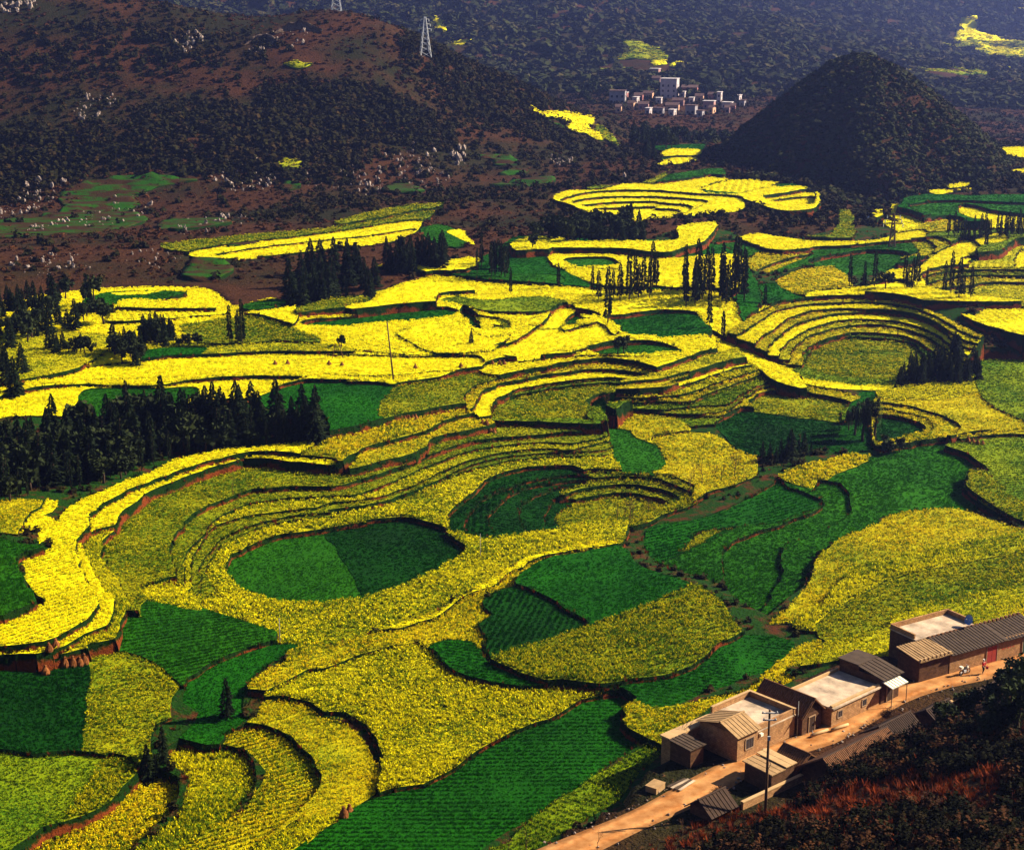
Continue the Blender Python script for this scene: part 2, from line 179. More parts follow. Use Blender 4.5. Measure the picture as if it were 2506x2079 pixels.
 (2,-3.65,[17.7,271.6,13.3,267.7,9.0,264.4,7.2,266.0,1.3,264.9,-4.6,260.7,-10.2,254.0,-15.4,244.6,-21.7,237.4,-28.1,234.8,-29.6,232.8,-34.7,231.1,-39.5,228.6,-42.7,224.5,-43.6,221.4,-44.0,218.0,-44.1,216.8,-43.9,211.1,-42.9,203.9,-41.8,197.8,-41.9,193.4,-36.8,191.2,-29.7,186.4,-27.4,180.1,-22.2,181.2,-18.0,183.8,-15.3,185.8,-10.4,191.2,-6.5,197.6,-1.6,205.8,3.0,213.1,12.7,219.3,15.3,218.9,18.3,232.5,25.2,241.0,24.5,258.0,18.0,276.8,15.7,279.2],'second terrace stepping down into the left bowl'),
 (2,-4.10,[17.5,268.2,14.7,265.9,8.7,264.9,1.3,263.3,-4.6,259.5,-10.1,251.6,-15.3,242.6,-20.3,237.0,-28.0,233.7,-26.9,232.0,-32.0,230.4,-36.8,227.5,-40.0,223.7,-41.4,219.9,-42.2,216.3,-42.4,215.0,-42.7,210.5,-41.8,204.4,-40.7,198.3,-41.9,193.4,-36.8,191.2,-29.7,186.4,-27.4,180.1,-22.2,181.2,-18.0,183.8,-15.3,185.8,-10.4,191.2,-6.5,197.6,-1.6,205.8,3.0,213.1,12.7,219.3,15.3,218.9,18.3,232.5,25.2,241.0,24.5,258.0,18.0,276.8,15.7,279.2],'thin green step above the lowest terrace of the left bowl'),
 (1,-4.55,[17.5,267.0,14.6,264.3,8.7,264.3,1.3,262.2,-3.1,259.1,-7.4,255.0,-12.7,247.3,-17.8,239.9,-22.8,235.0,-27.9,233.0,-26.9,231.3,-31.9,229.7,-36.6,226.4,-39.7,221.7,-41.6,217.9,-41.9,216.0,-41.9,214.0,-42.0,210.3,-40.9,205.3,-38.9,199.5,-39.8,197.2,-41.9,193.4,-36.8,191.2,-29.7,186.4,-27.4,180.1,-22.2,181.2,-18.0,183.8,-15.3,185.8,-10.4,191.2,-6.5,197.6,-1.6,205.8,3.0,213.1,12.7,219.3,15.3,218.9,18.3,232.5,25.2,241.0,24.5,258.0,18.0,276.8,15.7,279.2],'lowest yellow terrace wrapping the dark green floor'),
 (4,-5.30,[-21.5,229.7,-26.4,227.3,-31.3,224.9,-34.8,222.6,-37.5,218.8,-36.8,220.5,-39.2,215.4,-39.7,210.4,-38.4,207.5,-36.2,203.4,-33.5,199.3,-30.2,197.4,-26.1,196.9,-22.6,197.8,-18.8,198.6,-24.0,197.5,-19.4,199.1,-14.9,203.2,-10.3,209.1,-7.5,213.5,-6.5,218.6,-9.7,225.0,-9.2,226.2,-10.5,227.8,-13.0,230.3,-16.5,232.5,-19.1,231.7,-22.4,230.7],'dark green round floor of the left bowl, right half'),
 (3,-5.38,[-21.5,229.9,-26.5,227.5,-31.3,225.1,-34.8,222.8,-37.5,219.0,-36.8,220.7,-39.2,215.6,-39.7,210.6,-38.4,207.7,-36.3,203.6,-33.6,199.5,-30.2,197.6,-26.1,197.1,-22.6,198.0,-19.1,198.6,-19.8,201.7,-22.9,212.9,-27.0,226.7],'dark green round floor of the left bowl, left half'),
 (2,-5.30,[10.8,257.0,12.9,258.0,23.3,257.5,27.1,255.5,29.4,251.1,29.0,242.7,24.9,238.3,18.1,230.7,9.0,230.7],'yellow green ledge behind the small round field'),
 (4,-5.30,[-9.1,225.0,-9.7,229.9,-9.4,234.4,-7.6,240.9,-5.8,246.4,-3.6,252.9,0.7,257.8,5.6,259.9,10.0,259.9,12.5,256.5,14.3,253.1,13.8,242.0,10.2,228.6,8.9,227.8,1.1,223.9,-4.0,222.4,-7.1,223.9],'dark green fan shaped field, outermost terrace'),
 (4,-5.82,[-6.6,227.4,-6.9,232.2,-6.1,239.0,-4.3,243.9,-1.6,248.5,1.2,252.1,7.0,256.6,11.4,257.3,14.4,254.3,13.8,242.0,10.2,228.6,8.9,227.8,1.1,224.3,-4.0,225.5],'dark green fan shaped field, second terrace'),
 (4,-6.43,[-1.5,225.9,-3.3,231.6,-4.0,235.3,-2.8,240.4,-0.1,248.3,2.6,252.1,7.9,255.3,11.4,256.3,14.4,253.8,13.8,242.0,10.2,228.6,8.9,227.8,2.4,225.5],'dark green fan shaped field, third terrace'),
 (4,-6.95,[2.4,230.2,1.2,237.3,1.3,242.9,2.7,247.2,4.9,250.9,8.1,254.5,11.3,255.3,14.4,253.6,13.8,242.5,10.2,229.0,7.9,228.1],'dark green fan shaped field, fourth terrace'),
 (2,-6.05,[7.8,248.8,12.1,254.5,18.6,256.7,24.2,254.7,28.3,248.3,28.9,245.1,25.4,243.4,18.5,234.8,9.1,233.9,6.6,240.7],'outer yellow green ring above the small round field'),
 (2,-6.80,[7.6,247.0,12.1,252.9,18.5,254.4,24.0,252.1,27.4,246.7,25.4,242.9,18.5,234.8,9.1,233.9,6.9,239.9],'inner yellow green ring above the small round field'),
 (4,-7.40,[5.3,230.8,4.8,235.7,5.5,243.0,7.1,248.0,9.7,248.9,12.2,243.9,10.3,230.4],'dark green crescent left of the small round field'),
 (2,-7.70,[8.2,230.4,7.2,237.8,7.4,243.5,9.6,248.0,14.0,251.2,18.3,252.2,22.4,250.3,25.8,245.3,23.1,241.3,18.6,237.0,11.7,231.6],'small round yellow green field with bare poplars'),
 (11,-3.20,[-47.0,196.0,-43.5,200.0,-42.2,197.0,-39.3,193.3,-38.9,190.3,-41.2,190.3,-42.9,190.9,-45.9,190.9],'yellow green tip where the left bowl terraces run out'),
 (1,1.00,[-7.9,276.1,-8.6,283.7,-6.7,291.7,-1.9,298.0,1.1,300.6,6.5,304.1,11.7,308.6,18.7,311.0,23.6,308.6,27.6,303.5,28.4,294.6,20.5,286.7,13.8,280.4,15.3,272.0,4.4,274.4,-3.0,275.5,-6.1,279.8],'outer terrace of the middle bowl'),
 (0,0.10,[-5.9,274.3,-6.4,282.1,-5.9,288.6,-1.9,296.8,1.4,298.9,6.5,302.9,15.0,306.7,21.8,305.8,25.9,302.3,27.4,296.6,28.5,293.3,20.5,286.7,13.8,280.4,14.7,273.2,-3.0,276.1],'second terrace of the middle bowl'),
 (2,-0.65,[-3.6,275.1,-3.5,285.1,-1.8,290.3,1.4,295.7,4.1,297.8,8.1,300.3,14.9,303.2,21.6,303.2,26.2,297.5,28.4,292.6,20.5,286.7,14.7,273.2,-3.0,276.1],'third terrace of the middle bowl'),
 (2,-1.40,[-2.9,276.6,-3.2,286.7,-0.6,292.3,6.4,298.3,13.2,301.7,19.9,302.5,24.7,299.7,28.0,292.9,20.6,288.0,14.6,282.9,12.8,278.0,14.7,273.2,12.1,275.2,4.4,276.4],'mottled floor of the middle bowl with a bare tree'),
 (1,1.15,[27.6,302.8,32.2,308.8,36.2,314.1,35.5,314.1,41.9,321.0,45.7,325.2,49.1,303.1,67.1,302.6,64.2,298.5,59.7,285.6,47.6,279.6,36.3,284.4,29.1,282.0,27.1,288.1,15.1,291.9],'first from the top of the slanting strips below the round bowl'),
 (1,0.37,[27.5,298.0,31.5,301.6,35.5,307.5,33.8,303.8,42.4,313.3,44.0,314.9,49.8,307.2,67.1,302.6,64.2,298.5,59.7,285.6,47.6,279.6,36.3,284.4,29.1,282.0,27.1,288.1,15.1,291.9],'second from the top of the slanting strips below the round bowl'),
 (0,-0.41,[28.6,294.7,32.9,299.0,28.4,296.2,34.6,304.6,43.2,314.4,47.5,317.2,50.3,310.6,67.1,302.6,64.2,298.5,59.7,285.6,47.6,279.6,36.3,284.4,29.1,282.0,27.1,288.1,15.1,291.9],'third from the top of the slanting strips below the round bowl'),
 (1,-1.19,[28.8,293.8,33.0,296.6,28.9,294.5,40.1,308.6,47.5,317.0,50.7,313.1,67.1,302.6,64.2,298.5,59.7,285.6,47.6,279.6,36.3,284.4,29.1,282.0,27.1,288.1,15.1,291.9],'fourth from the top of the slanting strips below the round bowl'),
 (1,-1.97,[24.2,292.9,26.8,292.9,33.0,296.2,42.5,308.1,50.8,318.0,51.9,315.7,67.1,302.6,64.2,298.5,59.7,285.6,47.6,279.6,36.3,284.4,29.1,282.0,27.1,288.1,15.1,291.9],'fifth from the top of the slanting strips below the round bowl'),
 (2,-2.68,[20.9,291.9,27.5,293.0,26.8,292.7,32.7,292.7,37.4,299.3,42.1,305.1,51.6,318.3,53.5,317.2,67.1,302.6,64.2,298.5,59.7,285.6,47.6,279.6,36.3,284.4,29.1,282.0,27.1,288.1,15.1,291.9],'sixth from the top of the slanting strips below the round bowl'),
 (2,-3.20,[14.9,288.6,20.9,292.0,26.6,289.4,33.3,292.0,40.0,293.3,43.5,300.1,48.9,309.4,56.3,316.8,67.1,302.6,64.2,298.5,59.7,285.6,47.6,279.6,36.3,284.4,29.1,282.0,27.1,288.1,15.1,291.9],'seventh from the top of the slanting strips below the round bowl'),
 (1,-3.65,[26.3,286.5,32.8,287.4,40.0,291.2,43.2,297.8,48.7,308.3,56.5,313.6,61.2,311.2,64.6,305.5,67.1,302.6,64.2,298.5,59.7,285.6,47.6,279.6,36.3,284.4,29.1,282.0,27.1,288.1,15.1,291.9],'eighth from the top of the slanting strips below the round bowl'),
 (2,-4.10,[36.1,288.2,42.9,292.9,43.9,297.9,50.4,307.9,55.8,309.6,60.4,306.4,65.0,299.0,67.1,302.6,64.2,298.5,59.7,285.6,47.6,279.6,36.3,284.4,29.1,282.0,27.1,288.1,15.1,291.9],'ninth from the top of the slanting strips below the round bowl'),
 (11,-3.95,[19.0,280.3,20.1,285.1,23.9,288.2,30.2,287.0,32.1,283.9,31.3,279.1,26.1,277.3,24.3,272.1,21.7,275.5],'small hooked yellow terrace by the red bank'),
 (13,-4.55,[13.5,289.5,15.4,295.0,21.4,299.7,28.2,301.0,21.3,297.3,17.8,288.6,17.1,284.9,18.6,282.5,21.0,281.3,21.6,276.6,24.8,272.0,25.0,265.4,25.7,260.1,23.2,255.3,22.6,256.7,18.6,257.6,16.6,273.7,15.9,283.7],'green tongue winding between the middle bowls'),
 (1,-4.85,[24.4,275.3,25.7,278.8,29.6,281.2,25.6,277.6,30.6,281.2,35.3,280.6,37.7,275.3,38.8,267.5,41.4,266.4,40.6,257.0,36.9,251.1,31.2,246.4,28.0,241.8,29.1,249.7,25.7,255.5,23.3,256.3,25.8,261.1,25.5,268.6],'bright mustard field left of the thin roadside trees'),
 (2,-4.55,[44.9,299.0,47.7,305.6,52.3,309.0,56.6,308.3,61.7,304.1,64.6,300.0,61.4,292.4,59.5,286.1,52.5,289.8,45.5,294.9],'yellow green half of the lower round floor'),
 (4,-4.70,[36.5,285.5,39.6,290.3,44.2,295.5,52.6,290.3,59.5,286.1,58.2,279.4,54.9,271.4,45.5,265.9,41.0,265.9,38.3,270.3,37.6,279.4],'dark green half of the lower round floor'),
 (1,1.60,[42.6,329.6,46.5,340.3,54.2,357.1,60.5,367.5,68.4,373.5,79.1,375.8,86.9,374.0,91.6,369.6,96.2,356.1,97.5,340.7,100.0,333.4,111.7,329.9,113.0,332.9,100.2,332.9,85.3,317.7,74.8,310.3,66.1,309.6,58.9,315.5,54.2,321.6,50.9,328.0],'first ring from the outside of the round stepped bowl'),
 (0,0.82,[46.1,328.0,46.4,333.2,50.8,343.5,57.6,358.6,63.7,366.9,72.3,372.0,82.7,373.1,90.6,368.8,94.8,356.4,96.2,339.8,99.3,331.0,111.1,328.0,113.0,332.9,100.2,332.9,85.3,317.7,74.8,310.3,66.1,309.6,58.9,315.5,54.2,321.6,50.9,328.0],'second ring from the outside of the round stepped bowl'),
 (1,0.04,[50.2,326.5,51.8,334.6,57.7,348.8,61.9,358.3,69.3,366.5,77.9,369.6,89.4,366.5,93.4,350.5,94.8,341.2,97.5,330.8,110.5,325.7,113.0,332.9,100.2,332.9,85.3,317.7,74.8,310.3,66.1,309.6,58.9,315.5,54.2,321.6,50.9,328.0],'third ring from the outside of the round stepped bowl'),
 (0,-0.74,[52.6,325.1,53.8,333.0,58.9,346.9,65.1,358.2,73.3,366.3,82.0,369.4,89.4,366.3,93.4,358.2,94.4,346.7,95.0,330.9,110.6,325.9,113.0,332.9,100.2,332.9,85.3,317.7,74.8,310.3,66.1,309.6,58.9,315.5,54.2,321.6,50.9,328.0],'fourth ring from the outside of the round stepped bowl'),
 (1,-1.52,[54.4,324.8,56.1,333.1,61.6,346.9,66.0,354.2,72.5,362.0,81.1,365.1,88.4,362.0,92.0,352.3,93.5,336.0,93.1,322.4,85.3,317.7,74.8,310.3,66.1,309.6,58.9,315.5,54.2,321.6,50.9,328.0],'fifth ring from the outside of the round stepped bowl'),
 (1,-2.30,[56.9,326.6,58.6,334.8,64.2,348.6,71.8,358.0,80.7,362.9,87.8,359.0,90.1,352.3,91.7,343.1,91.7,333.2,85.3,317.7,74.8,310.3,66.1,309.6,58.9,315.5,54.2,321.6,50.9,328.0],'sixth ring from the outside of the round stepped bowl'),
 (2,-3.08,[59.6,325.2,60.3,331.5,64.1,343.2,70.9,353.2,78.9,357.9,86.7,354.1,89.1,344.9,89.3,335.9,85.3,317.7,74.8,310.3,66.1,309.6,58.9,315.5,54.2,321.6,50.9,328.0],'seventh ring from the outside of the round stepped bowl'),
 (2,-3.80,[60.8,329.6,62.3,336.0,66.0,346.4,71.1,353.7,77.5,356.5,84.7,353.7,88.1,348.2,87.6,336.0,85.2,327.8,82.0,321.5,76.5,317.4,70.9,316.1,64.4,318.9,61.3,324.9],'round yellow green floor of the stepped bowl'),
 (0,-3.20,[50.4,329.7,54.5,323.3,59.0,316.3,63.4,313.8,69.8,311.1,75.4,312.9,74.3,309.4,72.5,307.5,65.8,308.2,60.9,309.7,58.4,312.6,53.8,318.9],'bright yellow lip on the near side of the stepped bowl'),
 (10,-0.80,[41.9,346.6,44.2,342.1,47.3,337.3,51.0,331.5,52.9,326.0,54.1,321.6,55.8,318.9,57.1,305.8,52.1,308.5,49.2,316.9,46.0,324.9,44.2,329.0,42.7,337.6],'bright yellow lip running down the left side of the stepped bowl'),
 (1,-3.50,[69.5,301.7,74.1,299.9,81.0,300.7,86.3,303.1,90.9,307.3,98.4,334.4,112.5,331.1,95.7,278.6,84.8,278.6,77.6,275.1,72.2,270.7,70.1,270.7,73.9,277.4,79.0,276.2,79.7,283.7,77.0,289.7,73.0,294.9,68.7,296.2],'mustard field right of the black conifer clump'),
 (2,-3.20,[98.0,332.2,111.8,328.9,96.4,281.1,91.2,289.8,90.3,304.6],'yellow green slope at the right edge behind the black clump'),
 (1,-4.10,[68.6,298.6,73.6,297.3,77.6,292.0,80.3,285.7,79.6,278.4,77.8,276.1,72.8,272.9,62.9,269.5],'outer step of the hook shaped hollow by the weeping trees'),
 (1,-4.55,[68.6,296.3,72.8,293.7,76.3,289.3,75.9,282.5,71.9,275.4,63.3,271.1],'middle step of the hook shaped hollow by the weeping trees'),
 (4,-5.30,[68.1,293.1,72.2,291.1,74.7,287.8,75.0,283.4,71.8,278.7,68.9,276.6,63.6,273.7],'dark green bottom of the hook shaped hollow'),
 (1,-3.50,[51.7,262.8,61.6,266.3,73.7,271.8,84.2,276.5,96.6,281.6,93.3,271.1,83.6,274.3,74.1,268.6,66.0,264.7,59.1,260.2,57.7,263.1,53.2,259.6],'bright yellow ridge line running to the right edge'),
 (3,-5.30,[20.1,213.1,21.4,229.0,25.7,233.2,32.9,237.4,40.3,247.3,43.1,254.5,51.2,258.0,52.6,256.0,60.3,265.3,67.6,271.3,75.9,275.2,79.0,270.7,79.5,259.6,76.6,259.6,73.3,251.6,72.5,245.9,73.4,237.9,79.7,228.2,78.7,225.0,72.0,233.2,68.1,238.3,62.5,237.4,56.5,234.9,54.0,230.7,45.8,220.4,42.5,215.7,41.0,208.7,37.5,199.8,31.8,190.3,30.5,192.2,28.9,195.3,27.9,200.5,25.5,205.2],'large green field in front of the yellow ridge'),
 (11,-4.70,[42.2,253.5,47.3,259.1,52.3,262.7,58.5,267.0,60.3,263.2,56.0,259.1,52.3,254.5,49.6,249.7,47.9,249.2,44.2,252.6],'yellow crest above the dark gully trees'),
 (3,-5.75,[41.4,250.7,43.4,255.0,44.6,249.7,47.0,246.9,48.6,242.8,47.7,239.7,45.8,237.5,40.2,232.4,34.8,231.2,31.7,227.9,20.2,214.3,20.2,230.4,30.2,237.1],'first green step left of the dark curved bank'),
 (3,-5.90,[51.7,253.3,53.7,252.1,53.6,244.6,52.0,236.8,49.4,231.8,43.7,225.4,39.5,222.1,37.0,208.2,33.3,198.7,31.2,194.3,30.0,196.8,28.2,202.7,31.0,222.1,45.7,236.7,48.8,243.0,48.3,248.3,50.1,253.3],'second green step between two dark curved banks'),
 (2,-6.05,[24.5,220.3,26.4,226.4,28.3,230.0,34.9,231.9,35.1,231.1,30.6,229.2,27.3,223.3,25.3,218.8],'yellow green smear on the green steps'),
 (2,-4.10,[74.8,270.4,80.4,273.8,84.0,275.7,94.0,273.2,78.5,224.7,72.4,234.8,71.7,242.3,72.3,247.7,75.3,254.5,78.0,255.0,77.8,266.0],'yellow green field at the right edge with a dark crack'),
 (2,-3.50,[74.6,253.2,76.8,253.5,76.8,245.5,77.3,238.2,80.7,231.9,78.1,223.7,74.5,228.7,72.1,238.2,72.0,244.8],'yellow green tongue with a red rim at the right edge'),
 (1,-4.10,[31.3,187.4,36.9,196.7,40.4,205.5,41.9,212.4,46.8,220.5,53.2,227.1,55.7,231.2,61.5,233.7,67.0,234.6,70.9,229.5,77.5,221.6,80.5,223.3,66.4,180.7,58.2,184.1,57.9,190.1,53.5,190.1,47.6,186.5,47.3,183.0,45.0,178.0,39.1,177.4,33.3,175.8,37.7,181.3,39.2,185.0,37.2,187.4,34.4,188.0],'broad yellow field above the hamlet, uppermost strip'),
 (1,-3.35,[34.2,186.1,40.5,194.8,43.2,201.4,48.1,208.1,58.2,213.7,79.8,221.5,65.8,179.0,57.3,188.2,47.2,184.6,44.6,176.2,32.9,174.1,38.8,182.9],'broad yellow field above the hamlet, second strip'),
 (2,-3.50,[47.3,199.4,50.8,203.5,59.3,208.1,77.4,214.1,72.8,200.1,64.0,198.9,58.4,195.6,50.3,191.2,47.2,187.5,44.1,183.8,38.3,181.0,37.2,185.6,41.5,192.9],'greenish middle strip of the broad field above the hamlet'),
 (1,-2.60,[43.5,181.2,47.8,187.5,52.4,190.7,57.6,193.0,66.5,198.2,73.1,201.4,64.8,176.1,56.7,186.3,46.6,182.5,44.2,174.5,37.7,173.9,33.2,172.4,38.0,177.7],'yellow strip right behind the hamlet roofs'),
 (1,-2.00,[55.8,183.7,60.6,187.4,69.7,191.3,65.0,176.8,56.6,179.1],'yellow corner field behind the dish roof'),
 (1,-3.80,[-27.2,180.9,-22.1,180.6,-18.0,183.1,-15.3,185.2,-10.4,190.6,-6.4,196.9,-1.5,205.0,3.0,212.3,12.6,218.6,15.5,218.3,12.4,214.9,4.7,211.2,1.6,205.4,0.2,199.9,-3.1,197.2,-3.8,194.6,-2.2,190.2,-3.9,186.6,-2.7,182.0,-4.0,180.6,-3.1,176.5,-0.3,172.3,1.8,167.8,-6.7,171.8,-9.9,179.7,-10.8,181.4,-12.2,179.7,-21.2,172.5,-19.2,175.4,-23.1,172.3,-26.9,166.8,-29.3,167.8,-28.6,171.3,-26.4,175.4],'yellow crest strip between left bowl and mustard plateau'),
 (0,-3.35,[-15.9,184.3,-10.3,189.1,-6.4,195.7,-1.5,203.8,2.9,211.0,12.6,217.1,15.1,216.8,9.9,214.4,4.2,211.0,-0.3,203.8,-2.7,199.0,-6.0,196.4,-7.3,193.2,-10.3,188.2,-13.6,184.6],'bright yellow lip along the crest strip'),
 (3,-2.75,[0.2,197.8,1.6,202.5,4.6,208.2,9.7,211.2,15.1,214.3,16.9,206.1,20.2,201.8,23.7,197.8,20.7,195.1,16.4,190.7,12.3,187.0,9.2,184.0,6.5,189.4,3.2,195.1],'smooth green plot beside the dark ditch'),
 (4,-3.20,[-3.8,193.7,-0.1,198.3,3.2,196.0,6.6,190.6,9.2,185.4,4.1,181.1,-2.4,175.6,-3.2,178.3,-2.6,180.5,-3.6,185.2,-2.1,188.7],'dark green plot with a jagged red edge'),
 (2,-2.90,[-3.0,174.4,4.1,180.4,9.3,184.4,16.4,191.1,23.7,198.2,21.7,197.5,24.2,198.2,25.5,195.5,26.6,191.1,27.3,185.6,27.9,183.2,24.6,178.7,20.8,173.3,18.2,170.2,14.1,168.2,7.9,167.6,3.8,167.6,1.8,169.2,-1.3,171.8],'large mustard plot left of the dark ditch'),
 (3,-3.50,[-10.2,178.8,-8.0,182.0,-5.1,181.4,-3.1,175.8,-0.3,171.6,3.8,168.7,10.0,168.2,18.5,171.6,20.9,173.7,27.9,183.6,34.0,181.3,30.1,173.7,24.5,169.1,20.0,165.6,15.7,162.8,11.9,166.1,9.9,166.1,5.8,167.1,1.8,166.6,-0.3,167.6,-4.4,170.6,-6.7,171.1],'dark green curved bank under the large mustard plot'),
 (1,-4.25,[-27.1,167.8,-23.2,173.3,-21.4,173.6,-17.5,178.1,-11.3,181.5,-10.2,180.3,-6.8,172.8,-3.4,169.8,0.8,168.3,5.9,168.8,10.4,167.8,7.4,165.8,3.7,160.7,-2.2,155.0,-5.8,149.7,-8.9,146.2,-11.0,144.7,-12.6,144.3,-13.0,144.3,-13.2,150.9,-12.9,152.5,-14.2,156.8,-15.8,159.8,-18.1,163.0,-20.3,163.5,-18.0,163.0,-20.4,163.3,-22.3,165.8,-25.3,167.1,-27.7,166.7],'broad mustard plateau in the lower middle'),
 (3,-4.70,[-20.9,137.8,-17.5,138.0,-14.8,142.9,-12.6,144.8,-9.0,146.9,-5.8,150.6,-2.2,155.8,3.7,161.5,7.9,166.8,12.1,168.5,13.9,165.6,11.9,162.6,13.7,157.3,15.7,156.4,13.1,155.5,10.6,152.2,5.2,144.8,3.1,142.2,1.3,139.4,-2.8,134.6,-3.5,130.9,-20.0,130.9],'long dark green field beside the road'),
 (2,-4.25,[-3.2,133.0,-0.2,135.8,3.1,141.4,5.1,143.9,7.0,147.0,10.6,151.3,13.5,155.5,16.0,155.5,16.9,154.8,14.5,151.7,11.5,145.8,10.4,142.8,5.8,137.8,3.2,135.1,-0.2,130.1],'yellow green strip along the road edge'),
 (1,-3.50,[11.6,160.1,14.9,162.8,15.7,162.8,19.9,164.7,26.4,168.1,30.2,174.2,35.2,181.3,37.1,181.8,37.5,179.9,31.2,172.4,32.4,170.3,29.0,166.6,26.9,165.6,21.7,162.8,19.3,159.6,16.3,155.9,15.4,153.7,13.5,156.1],'yellow flowered strip behind the window house'),
 (12,-3.50,[-48.7,174.5,-46.6,176.0,-43.4,175.4,-40.3,172.6,-37.1,169.1,-37.4,166.4,-37.1,161.9,-38.2,160.7,-37.6,152.5,-40.9,150.6,-44.5,150.8,-45.7,157.6,-46.3,163.0,-47.7,170.8],'yellow green field left of the gully'),
 (14,-3.35,[-60.5,168.2,-53.8,170.0,-48.6,173.3,-47.7,170.7,-46.2,163.0,-44.4,150.7,-48.0,149.6,-54.1,148.5],'dark green field at the lower left edge'),
 (13,-4.85,[-35.0,160.2,-34.1,163.8,-36.3,165.7,-36.9,171.1,-36.0,171.9,-34.2,175.6,-31.6,179.5,-27.4,182.2,-24.3,182.2,-26.8,177.8,-29.0,173.6,-29.7,170.1,-29.9,166.2,-29.3,162.5,-30.8,158.4,-31.5,155.0,-35.1,155.8],'green gully floor between two fields'),
 (12,-5.30,[-55.5,152.4,-49.2,153.4,-45.5,154.4,-41.9,154.4,-38.6,152.2,-39.7,146.7,-40.4,143.7,-39.6,141.9,-43.8,137.3,-46.1,133.5,-48.5,130.4],'mottled field in the lower left corner'),
 (12,-5.60,[-43.0,138.7,-43.5,142.4,-43.1,147.2,-42.9,150.7,-41.7,154.8,-38.7,152.8,-39.9,147.2,-40.6,144.2,-39.8,142.4],'slim mottled field right of the dark crack in the corner'),
 (1,-4.85,[-27.7,166.2,-25.3,166.9,-22.5,165.5,-21.4,163.1,-19.0,162.6,-17.9,161.8,-20.2,162.7,-18.0,161.2,-15.8,157.7,-14.3,153.9,-13.4,151.5,-13.4,145.4,-14.8,143.2,-17.5,138.1,-18.9,135.7,-19.2,139.8,-20.7,140.5,-22.4,137.7,-25.1,133.1,-20.0,143.8,-19.3,147.5,-19.7,151.1,-21.2,155.2,-23.2,157.8,-26.0,160.0,-29.3,161.3,-28.0,163.4],'outermost of the curved lobes at the bottom'),
 (1,-4.70,[-24.7,130.9,-23.7,135.1,-21.2,138.8,-18.6,140.4,-16.7,139.5,-18.8,136.8,-20.2,134.1,-21.4,130.9],'bright yellow lower tip of the curved lobes'),
 (1,-5.60,[-30.7,159.8,-29.2,161.8,-26.7,161.0,-23.4,158.4,-21.5,155.8,-20.2,152.6,-19.8,149.6,-20.3,145.7,-20.9,142.1,-22.7,139.4,-25.2,133.4,-35.2,133.4,-29.6,139.4,-26.1,143.0,-25.3,147.0,-25.5,152.2,-26.7,155.0,-28.4,157.1,-30.6,158.4],'second of the curved lobes at the bottom'),
 (1,-6.50,[-36.6,156.4,-35.2,158.5,-32.6,157.3,-30.2,157.9,-28.4,157.3,-26.9,154.1,-25.9,150.3,-26.2,146.1,-27.3,142.8,-31.0,137.3,-35.4,134.0,-34.8,138.8,-33.1,143.7,-32.9,148.8,-33.8,151.9,-35.7,154.3],'third of the curved lobes at the bottom'),
 (1,-7.10,[-38.8,151.1,-38.3,153.8,-36.0,153.0,-34.2,151.0,-33.4,148.0,-33.8,144.6,-35.2,140.4,-36.5,135.0,-46.7,135.0,-44.8,140.4,-40.7,145.0,-39.0,149.5],'innermost of the curved lobes at the bottom'),
 (4,-7.85,[-41.5,147.9,-40.8,150.5,-39.4,154.5,-39.2,152.1,-40.1,149.4,-40.8,146.4],'dark green trench beside the innermost lobe'),
]
